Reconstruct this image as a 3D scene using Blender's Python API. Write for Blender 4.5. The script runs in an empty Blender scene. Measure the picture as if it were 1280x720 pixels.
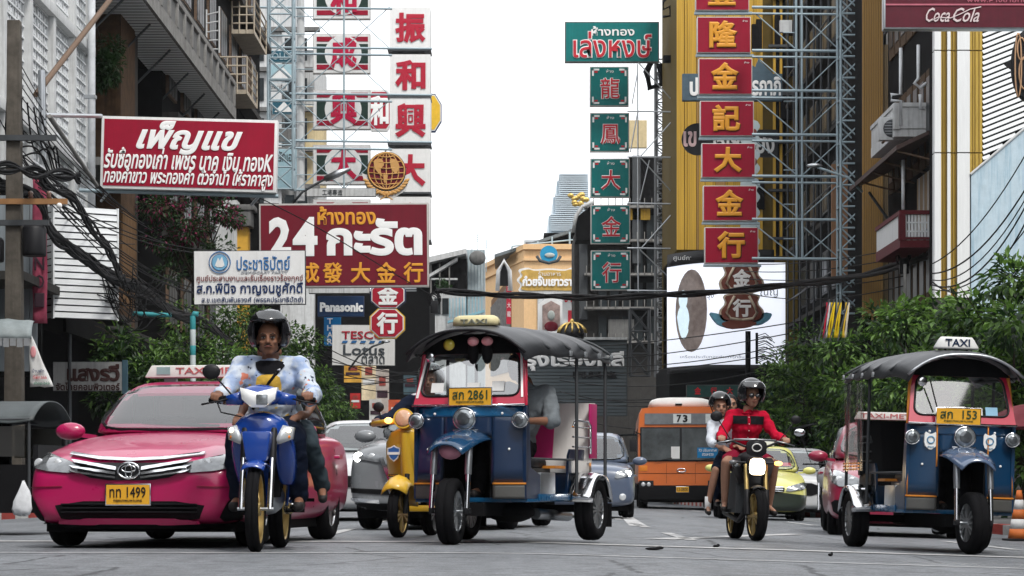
import bpy, bmesh, math, random
from math import radians as R, sin, cos, pi
from mathutils import Vector as V, Matrix, Quaternion
from mathutils.bvhtree import BVHTree
SC = bpy.context.scene
COL = SC.collection
rnd = random.Random(7)
# ---------------------------------------------------------------- camera
F = 3022.0      # focal length in pixels of a 1280 px wide picture
HZ = 611.0      # row of the horizon
CH = 0.46       # camera height, the photographer crouches at the crossing
cam = bpy.data.cameras.new('camera')
cam.sensor_width = 36.0
cam.lens = 36.0 * F / 1280.0
cam.shift_y = (HZ - 360.0) / 1280.0
cam.clip_start = 0.5
cam.clip_end = 6000.0
cam.dof.use_dof = False
cob = bpy.data.objects.new('camera', cam)
COL.objects.link(cob)
cob.location = (0, 0, CH)
cob.rotation_euler = (R(90), 0, 0)
SC.camera = cob
# ---------------------------------------------------------------- world: overcast white sky
SUN_EL, SUN_AZ = R(55), R(152)
w = bpy.data.worlds.new('World')
SC.world = w
w.use_nodes = True
nt = w.node_tree
bg = nt.nodes['Background']
sky = nt.nodes.new('ShaderNodeTexSky')
sky.sky_type = 'NISHITA'
sky.sun_disc = False
sky.sun_elevation = SUN_EL
sky.sun_rotation = SUN_AZ
sky.air_density = 1.0
sky.dust_density = 6.0
mixn = nt.nodes.new('ShaderNodeMixRGB')          # thin even cloud over the sky
mixn.blend_type = 'MIX'
mixn.inputs[0].default_value = 0.9
mixn.inputs[2].default_value = (9.6, 9.8, 10.1, 1)
nt.links.new(sky.outputs[0], mixn.inputs[1])
nt.links.new(mixn.outputs[0], bg.inputs[0])
bg.inputs[1].default_value = 0.107
sun = bpy.data.lights.new('sun', 'SUN')
sun.energy = 1.5
sun.angle = R(12)
sun.color = (1.0, 0.97, 0.92)
so = bpy.data.objects.new('sun', sun)
COL.objects.link(so)
# direction the light comes from: behind the camera, high, a little to the left
sd = V((-sin(SUN_AZ) * -cos(SUN_EL) * -1, cos(SUN_AZ) * cos(SUN_EL), sin(SUN_EL)))
sd = V((sin(SUN_AZ) * cos(SUN_EL), cos(SUN_AZ) * cos(SUN_EL), sin(SUN_EL)))
so.rotation_euler = sd.to_track_quat('Z', 'Y').to_euler()
so.location = (0, 0, 60)
SC.view_settings.view_transform = 'Standard'
SC.view_settings.look = 'None'
SC.view_settings.exposure = 0.8
SC.view_settings.gamma = 1.0
# ---------------------------------------------------------------- helpers
def P(px, py, Y):
 "the point at distance Y seen at photograph pixel (px, py)"
 return V(((px - 640.0) * Y / F, Y, CH - (py - HZ) * Y / F))
def gz(x):
 "height of the crowned road at lateral position x"
 return -0.03 * min(max(x, 0.0), 6.2)
MATS = {}
def mt(name, col, rough=0.6, metal=0.0, var=0.12, scale=4.0, bump=0.0, bscale=40.0, coat=0.0,
 streak=0.0, dirt=0.0, dcol=(0.05, 0.045, 0.04), emit=None, es=1.0, ior=None, stretch=(1, 1, 1), alpha=1.0, coord='Object'):
 if name in MATS:
  return MATS[name]
 m = bpy.data.materials.new(name)
 MATS[name] = m
 m.use_nodes = True
 t = m.node_tree
 N, L = t.nodes, t.links
 b = N['Principled BSDF']
 b.inputs['Roughness'].default_value = rough
 b.inputs['Metallic'].default_value = metal
 if ior: b.inputs['IOR'].default_value = ior
 elif metal == 0 and not coat: b.inputs['Specular IOR Level'].default_value = .06 if rough > .75 else .22
 if coat:
  b.inputs['Coat Weight'].default_value = coat
  b.inputs['Coat Roughness'].default_value = 0.05
 b.inputs['Alpha'].default_value = alpha
 tc = N.new('ShaderNodeTexCoord')
 src = tc.outputs[coord]
 if stretch != (1, 1, 1):
  mp = N.new('ShaderNodeMapping'); mp.inputs['Scale'].default_value = stretch
  L.new(src, mp.inputs[0]); src = mp.outputs[0]
 c4 = (*col, 1)
 b.inputs['Base Color'].default_value = c4
 last = None
 if var > 0:
  n = N.new('ShaderNodeTexNoise'); n.inputs['Scale'].default_value = scale
  n.inputs['Detail'].default_value = 6; n.inputs['Roughness'].default_value = 0.65
  L.new(src, n.inputs['Vector'])
  r = N.new('ShaderNodeMapRange')
  r.inputs[1].default_value = 0.3; r.inputs[2].default_value = 0.7
  r.inputs[3].default_value = 1 - var; r.inputs[4].default_value = 1 + var
  L.new(n.outputs[0], r.inputs[0])
  mx = N.new('ShaderNodeMixRGB'); mx.blend_type = 'MULTIPLY'; mx.inputs[0].default_value = 1
  mx.inputs[1].default_value = c4
  L.new(r.outputs[0], mx.inputs[2])
  last = mx.outputs[0]
  r2 = N.new('ShaderNodeMapRange')
  r2.inputs[3].default_value = max(0.02, rough - 0.08); r2.inputs[4].default_value = min(1, rough + 0.12)
  L.new(n.outputs[0], r2.inputs[0]); L.new(r2.outputs[0], b.inputs['Roughness'])
 if streak > 0 or dirt > 0:
  mp = N.new('ShaderNodeMapping')
  mp.inputs['Scale'].default_value = (7, 7, 0.35) if streak > 0 else (1.3, 1.3, 1.3)
  L.new(tc.outputs[coord], mp.inputs[0])
  n2 = N.new('ShaderNodeTexNoise'); n2.inputs['Scale'].default_value = 1.6
  n2.inputs['Detail'].default_value = 8; n2.inputs['Roughness'].default_value = 0.7
  L.new(mp.outputs[0], n2.inputs['Vector'])
  r3 = N.new('ShaderNodeMapRange')
  r3.inputs[1].default_value = 0.48; r3.inputs[2].default_value = 0.72
  r3.inputs[4].default_value = max(streak, dirt)
  L.new(n2.outputs[0], r3.inputs[0])
  mx2 = N.new('ShaderNodeMixRGB'); mx2.inputs[2].default_value = (*dcol, 1)
  if last: L.new(last, mx2.inputs[1])
  else: mx2.inputs[1].default_value = c4
  L.new(r3.outputs[0], mx2.inputs[0])
  last = mx2.outputs[0]
 if last: L.new(last, b.inputs['Base Color'])
 if bump > 0:
  n3 = N.new('ShaderNodeTexNoise'); n3.inputs['Scale'].default_value = bscale
  n3.inputs['Detail'].default_value = 5
  L.new(src, n3.inputs['Vector'])
  bp = N.new('ShaderNodeBump'); bp.inputs['Strength'].default_value = bump
  bp.inputs['Distance'].default_value = 0.02
  L.new(n3.outputs[0], bp.inputs['Height']); L.new(bp.outputs[0], b.inputs['Normal'])
 if emit:
  b.inputs['Emission Color'].default_value = (*emit, 1)
  b.inputs['Emission Strength'].default_value = es
 return m
def glassmat(name, tint=(0.8, 0.85, 0.85), fac=0.35, rough=0.03, spec=(1, 1, 1)):
 "a pane: part mirror, part see-through"
 if name in MATS: return MATS[name]
 m = bpy.data.materials.new(name); MATS[name] = m
 m.use_nodes = True
 t = m.node_tree; N, L = t.nodes, t.links
 N.remove(N['Principled BSDF'])
 g = N.new('ShaderNodeBsdfGlossy'); g.inputs[0].default_value = (*spec, 1); g.inputs['Roughness'].default_value = rough
 tr = N.new('ShaderNodeBsdfTransparent'); tr.inputs[0].default_value = (*tint, 1)
 fr = N.new('ShaderNodeLayerWeight'); fr.inputs[0].default_value = 0.35
 ad = N.new('ShaderNodeMath'); ad.operation = 'ADD'; ad.inputs[1].default_value = fac; ad.use_clamp = True
 ml = N.new('ShaderNodeMath'); ml.operation = 'MULTIPLY'; ml.inputs[1].default_value = 0.6
 L.new(fr.outputs['Fresnel'], ml.inputs[0]); L.new(ml.outputs[0], ad.inputs[0])
 mx = N.new('ShaderNodeMixShader')
 L.new(ad.outputs[0], mx.inputs[0]); L.new(tr.outputs[0], mx.inputs[1]); L.new(g.outputs[0], mx.inputs[2])
 L.new(mx.outputs[0], N['Material Output'].inputs[0])
 return m
def rpoly(pts, k=2):
 "round the corners of an outline"
 for _ in range(k):
  o = []
  for i in range(len(pts)):
   a, b = pts[i], pts[(i + 1) % len(pts)]
   o.append((a[0] * .8 + b[0] * .2, a[1] * .8 + b[1] * .2))
   o.append((a[0] * .2 + b[0] * .8, a[1] * .2 + b[1] * .8))
  pts = o
 return pts
def rrect(pts, r, k=4):
 "round only the corners, by distance r"
 o = []
 n = len(pts)
 for i in range(n):
  p = V(pts[i]); a = V(pts[i - 1]); b = V(pts[(i + 1) % n])
  u = (a - p).normalized() * r; w_ = (b - p).normalized() * r
  for j in range(k + 1):
   t = j / k
   q = (p + u) * (1 - t) ** 2 + p * 2 * t * (1 - t) + (p + w_) * t ** 2
   o.append((q.x, q.y))
 return o
def frame_of(d):
 d = V(d).normalized()
 u = V((0, 0, 1)) if abs(d.z) < 0.95 else V((0, 1, 0))
 x = u.cross(d).normalized()
 y = d.cross(x)
 return x, y, d
class MB:
 def __init__(s):
  s.v = []; s.f = []; s.sm = []
 def add(s, vs, fs, sm=False):
  o = len(s.v)
  s.v += [V(p) for p in vs]
  s.f += [tuple(i + o for i in f) for f in fs]
  s.sm += [sm] * len(fs)
  return s
 def box(s, cx, cy, cz, sx, sy, sz, M=None):
  x, y, z = sx / 2, sy / 2, sz / 2
  vs = [V((a * x, b * y, c * z)) for a in (-1, 1) for b in (-1, 1) for c in (-1, 1)]
  if M: vs = [M @ p for p in vs]
  c = V((cx, cy, cz))
  return s.add([p + c for p in vs], [(0, 1, 3, 2), (4, 6, 7, 5), (0, 4, 5, 1), (2, 3, 7, 6), (0, 2, 6, 4), (1, 5, 7, 3)])
 def b2(s, x0, x1, y0, y1, z0, z1):
  return s.box((x0 + x1) / 2, (y0 + y1) / 2, (z0 + z1) / 2, abs(x1 - x0), abs(y1 - y0), abs(z1 - z0))
 def bar(s, p, q, w, h=None, up=None):
  h = h or w
  p, q = V(p), V(q)
  x, y, d = frame_of(q - p)
  if up:
   y = V(up).normalized(); x = y.cross(d).normalized(); y = d.cross(x)
  vs = []
  for c in (p, q):
   for a, b in ((-1, -1), (1, -1), (1, 1), (-1, 1)):
    vs.append(c + x * a * w / 2 + y * b * h / 2)
  return s.add(vs, [(3, 2, 1, 0), (4, 5, 6, 7), (0, 1, 5, 4), (1, 2, 6, 5), (2, 3, 7, 6), (3, 0, 4, 7)])
 def tube(s, p, q, r, n=8, r2=None):
  p, q = V(p), V(q); r2 = r if r2 is None else r2
  x, y, d = frame_of(q - p)
  vs = []
  for c, rr in ((p, r), (q, r2)):
   for i in range(n):
    a = 2 * pi * i / n
    vs.append(c + (x * cos(a) + y * sin(a)) * rr)
  o = len(s.v)
  s.add(vs, [(i, (i + 1) % n, n + (i + 1) % n, n + i) for i in range(n)], True)
  s.add([], []); s.f += [tuple(o + i for i in reversed(range(n))), tuple(o + n + i for i in range(n))]; s.sm += [False, False]
  return s
 def path(s, pts, r, n=6, closed=False):
  pts = [V(p) for p in pts]
  m = len(pts); vs = []
  rr = r if hasattr(r, '__len__') else [r] * m
  for k in range(m):
   a = pts[k - 1] if (k > 0 or closed) else pts[k]
   b = pts[(k + 1) % m] if (k < m - 1 or closed) else pts[k]
   x, y, d = frame_of(b - a)
   for i in range(n):
    t = 2 * pi * i / n
    vs.append(pts[k] + (x * cos(t) + y * sin(t)) * rr[k])
  fs = []
  for k in range(m if closed else m - 1):
   k2 = (k + 1) % m
   for i in range(n):
    fs.append((k * n + i, k * n + (i + 1) % n, k2 * n + (i + 1) % n, k2 * n + i))
  o = len(s.v)
  s.add(vs, fs, True)
  if not closed:
   s.f += [tuple(o + i for i in reversed(range(n))), tuple(o + (m - 1) * n + i for i in range(n))]; s.sm += [False, False]
  return s
 def lathe(s, prof, M=None, n=24, sm=True, caps=True):
  "prof: (radius, height) pairs turned about local Z, then M"
  vs = []
  for r, h in prof:
   for i in range(n):
    a = 2 * pi * i / n
    vs.append(V((r * cos(a), r * sin(a), h)))
  if M: vs = [M @ p for p in vs]
  m = len(prof)
  fs = [(k * n + i, k * n + (i + 1) % n, (k + 1) * n + (i + 1) % n, (k + 1) * n + i) for k in range(m - 1) for i in range(n)]
  o = len(s.v)
  s.add(vs, fs, sm)
  if caps:
   s.f += [tuple(o + i for i in reversed(range(n))), tuple(o + (m - 1) * n + i for i in range(n))]; s.sm += [False, False]
  return s
 def ell(s, c, r, n=16, M=None, m=None):
  m = m or max(6, n // 2)
  if not hasattr(r, '__len__'): r = (r, r, r)
  vs = []; c = V(c)
  for k in range(1, m):
   t = pi * k / m
   for i in range(n):
    a = 2 * pi * i / n
    p = V((r[0] * sin(t) * cos(a), r[1] * sin(t) * sin(a), r[2] * cos(t)))
    vs.append((M @ p if M else p) + c)
  top = V((0, 0, r[2])); bot = V((0, 0, -r[2]))
  vs += [(M @ top if M else top) + c, (M @ bot if M else bot) + c]
  fs = [(k * n + i, (k + 1) * n + i, (k + 1) * n + (i + 1) % n, k * n + (i + 1) % n) for k in range(m - 2) for i in range(n)]
  T, B = (m - 1) * n, (m - 1) * n + 1
  fs += [(T, i, (i + 1) % n) for i in range(n)]
  fs += [(B, (m - 2) * n + (i + 1) % n, (m - 2) * n + i) for i in range(n)]
  return s.add(vs, fs, True)
 def cap(s, p, q, r1, r2=None, n=12):
  "tapered capsule"
  r2 = r1 if r2 is None else r2
  p, q = V(p), V(q)
  if (q - p).length < 1e-5: return s.ell(p, r1, n)
  x, y, d = frame_of(q - p)
  vs = []; L = (q - p).length
  rings = []
  for k in range(1, 4):
   t = pi / 2 * k / 3 ; rings.append((p - d * r1 * cos(t), r1 * sin(t)))
  for k in range(0, 3):
   t = pi / 2 * k / 3 ; rings.append((q + d * r2 * sin(t), r2 * cos(t)))
  for c, rr in rings:
   for i in range(n):
    a = 2 * pi * i / n
    vs.append(c + (x * cos(a) + y * sin(a)) * rr)
  m = len(rings)
  vs += [p - d * r1, q + d * r2]
  fs = [(k * n + i, k * n + (i + 1) % n, (k + 1) * n + (i + 1) % n, (k + 1) * n + i) for k in range(m - 1) for i in range(n)]
  fs += [(m * n, (i + 1) % n, i) for i in range(n)]
  fs += [(m * n + 1, (m - 1) * n + i, (m - 1) * n + (i + 1) % n) for i in range(n)]
  return s.add(vs, fs, True)
 def prism(s, poly, a0, a1, plane='xz', sm=False):
  "outline in a plane, given depth from a0 to a1 along the third axis"
  def mk(u, w, a):
   return V((u, a, w)) if plane == 'xz' else (V((a, u, w)) if plane == 'yz' else V((u, w, a)))
  n = len(poly)
  vs = [mk(u, w, a0) for u, w in poly] + [mk(u, w, a1) for u, w in poly]
  o = len(s.v)
  s.add(vs, [(i, (i + 1) % n, n + (i + 1) % n, n + i) for i in range(n)], sm)
  s.f += [tuple(o + i for i in reversed(range(n))), tuple(o + n + i for i in range(n))]; s.sm += [False, False]
  return s
 def loft(s, rings, closed=True, caps=True, sm=True):
  n = len(rings[0]); o = len(s.v); vs = []
  for r in rings: vs += [V(p) for p in r]
  e = n if closed else n - 1
  fs = [(k * n + i, k * n + (i + 1) % n, (k + 1) * n + (i + 1) % n, (k + 1) * n + i) for k in range(len(rings) - 1) for i in range(e)]
  s.add(vs, fs, sm)
  if caps:
   s.f += [tuple(o + i for i in reversed(range(n))), tuple(o + (len(rings) - 1) * n + i for i in range(n))]; s.sm += [sm, sm]
  return s
 def mesh(s, name, bevel=0, seg=2):
  me = bpy.data.meshes.new(name)
  me.from_pydata([tuple(p) for p in s.v], [], s.f)
  me.polygons.foreach_set('use_smooth', s.sm)
  bm = bmesh.new(); bm.from_mesh(me)
  bmesh.ops.recalc_face_normals(bm, faces=bm.faces[:])
  if bevel:
   es = [e for e in bm.edges if len(e.link_faces) == 2 and e.calc_face_angle(0) > 0.6]
   bmesh.ops.bevel(bm, geom=es, offset=bevel, segments=seg, affect='EDGES', profile=0.6, clamp_overlap=True)
   for f in bm.faces: f.smooth = True
  bm.to_mesh(me); bm.free()
  if bevel:
   try: me.set_sharp_from_angle(angle=R(35))
   except Exception: pass
  return me
 def build(s, name, m, parent=None, bevel=0, seg=2, label=None):
  o = link(name, s.mesh(name, bevel, seg), m, parent)
  if label: o['label'] = label
  return o
def link(name, me, m=None, parent=None):
 o = bpy.data.objects.new(name, me)
 COL.objects.link(o)
 if m is not None:
  me.materials.clear()
  for k in (m if isinstance(m, (list, tuple)) else [m]): me.materials.append(k)
 if parent is not None: o.parent = parent
 return o
def tag(o, label=None, cat=None, group=None, kind=None):
 if label: o['label'] = label
 if cat: o['category'] = cat
 if group: o['group'] = group
 if kind: o['kind'] = kind
 return o
def thing(name, label, cat, loc=(0, 0, 0), rz=0.0, group=None, rx=0.0, ry=0.0):
 o = bpy.data.objects.new(name, None)
 COL.objects.link(o)
 o.empty_display_size = 0.2
 o.location = loc; o.rotation_euler = (rx, ry, rz)
 return tag(o, label, cat, group)
TMP = bpy.data.scenes.new('workbench')
def tmp_eval(o, extra=()):
 "evaluate one object in a small scratch scene (fast)"
 for k in (o, *extra): TMP.collection.objects.link(k)
 TMP.view_layers[0].update()
 me = bpy.data.meshes.new_from_object(o.evaluated_get(TMP.view_layers[0].depsgraph))
 for k in (o, *extra): TMP.collection.objects.unlink(k)
 return me
def evald(o, mods):
 "mesh of an object after modifiers; mods = list of (type, dict)"
 for t, d in mods:
  md = o.modifiers.new(t, t)
  for k, v in d.items(): setattr(md, k, v)
 extra = [d['object'] for t, d in mods if 'object' in d]
 me = tmp_eval(o, extra)
 o.modifiers.clear()
 return me
def apply_mods(o, mods):
 ms = list(o.data.materials)
 me = evald(o, mods)
 me.materials.clear()
 for k in ms: me.materials.append(k)
 old = o.data; o.data = me; bpy.data.meshes.remove(old)
 return o
def bvh_of(me):
 bm = bmesh.new(); bm.from_mesh(me)
 t = BVHTree.FromBMesh(bm); bm.free()
 return t
def patch(name, bvh, poly, m, parent, axis='y-', off=0.004, thick=0.02, res=0.035, label=None, sm=True, holes=None):
 "an outline laid on a curved body: axis names the side it is cast from ('y-' = from the front)"
 bm = bmesh.new()
 vs = [bm.verts.new((a, b, 0)) for a, b in poly]
 bm.faces.new(vs)
 x0 = min(p[0] for p in poly); x1 = max(p[0] for p in poly)
 z0 = min(p[1] for p in poly); z1 = max(p[1] for p in poly)
 k = x0 + res
 while k < x1:
  bmesh.ops.bisect_plane(bm, geom=bm.verts[:] + bm.edges[:] + bm.faces[:], plane_co=(k, 0, 0), plane_no=(1, 0, 0)); k += res
 k = z0 + res
 while k < z1:
  bmesh.ops.bisect_plane(bm, geom=bm.verts[:] + bm.edges[:] + bm.faces[:], plane_co=(0, k, 0), plane_no=(0, 1, 0)); k += res
 if axis == 'y-': O = lambda a, b: V((a, -20, b)); D = V((0, 1, 0))
 elif axis == 'y+': O = lambda a, b: V((a, 20, b)); D = V((0, -1, 0))
 elif axis == 'x+': O = lambda a, b: V((20, a, b)); D = V((-1, 0, 0))
 elif axis == 'x-': O = lambda a, b: V((-20, a, b)); D = V((1, 0, 0))
 else: O = lambda a, b: V((a, b, 20)); D = V((0, 0, -1))
 for v in bm.verts:
  o = O(v.co.x, v.co.y)
  h = bvh.ray_cast(o, D)
  if h[0] is None:
   h = bvh.find_nearest(o + D * 18)
   q = h[0]
   v.co = q
  else:
   nn = h[1] if h[1].dot(D) < 0 else -h[1]
   v.co = h[0] - D * off + nn * off * 1.6
 be = [e for e in bm.edges if len(e.link_faces) == 1]
 r = bmesh.ops.extrude_edge_only(bm, edges=be)
 for g in r['geom']:
  if isinstance(g, bmesh.types.BMVert): g.co = g.co + D * (off + thick)
 bmesh.ops.recalc_face_normals(bm, faces=bm.faces[:])
 me = bpy.data.meshes.new(name)
 for f in bm.faces: f.smooth = sm
 bm.to_mesh(me); bm.free()
 try: me.set_sharp_from_angle(angle=R(40))
 except Exception: pass
 o = link(name, me, m, parent)
 if label: o['label'] = label
 return o
def text(body, box, m, parent, y=0.0, bold=0.0, shear=0.0, depth=0.01, name='lettering', M=None, keep=False, res=2, vert=False):
 "raised lettering fitted to box (x0, x1, z0, z1) on a plane facing -Y"
 c = bpy.data.curves.new('t', 'FONT')
 c.body = body; c.shear = shear; c.resolution_u = res
 c.bevel_depth = bold; c.bevel_resolution = 0
 o = bpy.data.objects.new('t', c)
 me = tmp_eval(o)
 bpy.data.objects.remove(o); bpy.data.curves.remove(c)
 if not len(me.vertices): return None
 xs = [v.co.x for v in me.vertices]; zs = [v.co.y for v in me.vertices]
 ax, bx, az, bz = min(xs), max(xs), min(zs), max(zs)
 x0, x1, z0, z1 = box
 sx = (x1 - x0) / max(bx - ax, 1e-6); sz = (z1 - z0) / max(bz - az, 1e-6)
 if keep:
  s_ = min(sx, sz);
  cx, cz = (x0 + x1) / 2, (z0 + z1) / 2
  x0 = cx - s_ * (bx - ax) / 2; z0 = cz - s_ * (bz - az) / 2; sx = sz = s_
 bm = bmesh.new(); bm.from_mesh(me)
 bmesh.ops.remove_doubles(bm, verts=bm.verts[:], dist=1e-5)
 for v in bm.verts:
  v.co = V((x0 + (v.co.x - ax) * sx, y - (v.co.z / bold * depth * .5 if bold else 0), z0 + (v.co.y - az) * sz))
 be = [] if bold else [e for e in bm.edges if len(e.link_faces) == 1]
 r = bmesh.ops.extrude_edge_only(bm, edges=be)
 for g in r['geom']:
  if isinstance(g, bmesh.types.BMVert): g.co.y += depth
 if M: bmesh.ops.transform(bm, matrix=M, verts=bm.verts[:])
 bmesh.ops.recalc_face_normals(bm, faces=bm.faces[:])
 bm.to_mesh(me); bm.free()
 for p in me.polygons: p.use_smooth = False
 me.name = name
 return link(name, me, m, parent)
def dup(root, loc=None, rz=None, label=None, group=None):
 c = root.copy(); COL.objects.link(c)
 if loc is not None: c.location = loc
 if rz is not None: c.rotation_euler = (root.rotation_euler[0], root.rotation_euler[1], rz)
 if label: c['label'] = label
 if group: c['group'] = group
 for ch in list(root.children):
  d = ch.copy(); COL.objects.link(d); d.parent = c
  for g in list(ch.children):
   e = g.copy(); COL.objects.link(e); e.parent = d
 return c
def inst(name, me, parent, M):
 "one more piece sharing mesh data"
 o = bpy.data.objects.new(name, me)
 COL.objects.link(o); o.parent = parent
 o.matrix_local = M
 return o
def T(x, y, z): return Matrix.Translation((x, y, z))
def RX(a): return Matrix.Rotation(a, 4, 'X')
def RY(a): return Matrix.Rotation(a, 4, 'Y')
def RZ(a): return Matrix.Rotation(a, 4, 'Z')
def unitbox(name, m):
 me = MB().box(0, 0, 0, 1, 1, 1).mesh(name); me.materials.append(m); return me
def S(x, y, z): return Matrix.Diagonal((x, y, z, 1))
UB = {}
def piece(name, m, parent, x0, x1, y0, y1, z0, z1, rot=None):
 "a box-shaped piece (slat, board, panel) sharing one mesh per material"
 if m.name not in UB: UB[m.name] = unitbox('block', m)
 M_ = T((x0 + x1) / 2, (y0 + y1) / 2, (z0 + z1) / 2)
 if rot: M_ = M_ @ rot
 return inst(name, UB[m.name], parent, M_ @ S(abs(x1 - x0), abs(y1 - y0), abs(z1 - z0)))
UC = {}
def rod(name, m, parent, p, q, r, n=8):
 "a straight pole sharing one mesh per material"
 k = (m.name, n)
 if k not in UC:
  me = MB().tube((0, 0, -.5), (0, 0, .5), 1, n).mesh('pole'); me.materials.append(m); UC[k] = me
 p, q = V(p), V(q); d = q - p
 M_ = Matrix.Translation((p + q) / 2) @ d.to_track_quat('Z', 'Y').to_matrix().to_4x4() @ S(r, r, d.length)
 return inst(name, UC[k], parent, M_)
# ---------------------------------------------------------------- materials
white_m = mt('white_paint', (.74, .74, .73), .5, var=.06, dirt=.25, dcol=(.4, .38, .35))
whitesign = mt('white_sign', (.68, .68, .67), .45, var=.05, streak=.3, dcol=(.42, .41, .39))
whitelet = mt('white_letter', (.80, .80, .79), .45, var=.03)
red_sign = mt('crimson_sign', (.27, .002, .022), .5, var=.12, scale=1.2, streak=.22, dcol=(.12, .01, .015))
red_dark = mt('dark_red_sign', (.14, .005, .016), .5, var=.14, scale=1.2, streak=.25, dcol=(.06, .008, .01))
red_let = mt('red_letter', (.36, .01, .03), .5, var=.06)
gold_let = mt('gold_letter', (.66, .29, .03), .4, var=.06)
teal_sign = mt('teal_sign', (.0, .15, .145), .5, var=.15, scale=1.5, streak=.3, dcol=(.01, .07, .07))
chrome = mt('chrome', (.75, .76, .78), .12, 1.0, var=.03)
steel = mt('steel', (.42, .44, .46), .35, .9, var=.1)
scaf = mt('scaffold_paint', (.30, .38, .42), .55, .2, var=.15, scale=8)
scafd = mt('dark_steel', (.05, .055, .06), .6, .3, var=.2)
black_p = mt('black_plastic', (.012, .012, .014), .45, var=.1)
black_m = mt('matte_black', (.010, .010, .011), .8, var=.15)
rubber = mt('rubber', (.008, .008, .009), .82, var=.25, scale=14)
dark_in = mt('dark_interior', (.008, .008, .009), .9, var=.1)
cable_m = mt('cable_black', (.008, .008, .009), .7, var=.05)
orange_lens = mt('orange_lens', (.7, .22, .03), .15, var=.02)
lensw = mt('clear_lens', (.6, .62, .64), .08, .3, var=.02)
plate_y = mt('plate_yellow', (.70, .36, .03), .5, var=.04)
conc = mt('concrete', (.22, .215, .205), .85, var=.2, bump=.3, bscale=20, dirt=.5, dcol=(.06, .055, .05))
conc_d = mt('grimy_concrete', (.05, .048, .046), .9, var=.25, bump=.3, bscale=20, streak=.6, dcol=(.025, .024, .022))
tintglass = mt('house_glass', (.02, .025, .028), .3, 0.0, var=.2)
def torus(b, M, rx, rz, r, n=24, m=8):
 b.path([M @ V((rx * cos(2 * pi * i / n), rz * sin(2 * pi * i / n), 0)) for i in range(n)], r, m, closed=True)
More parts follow.
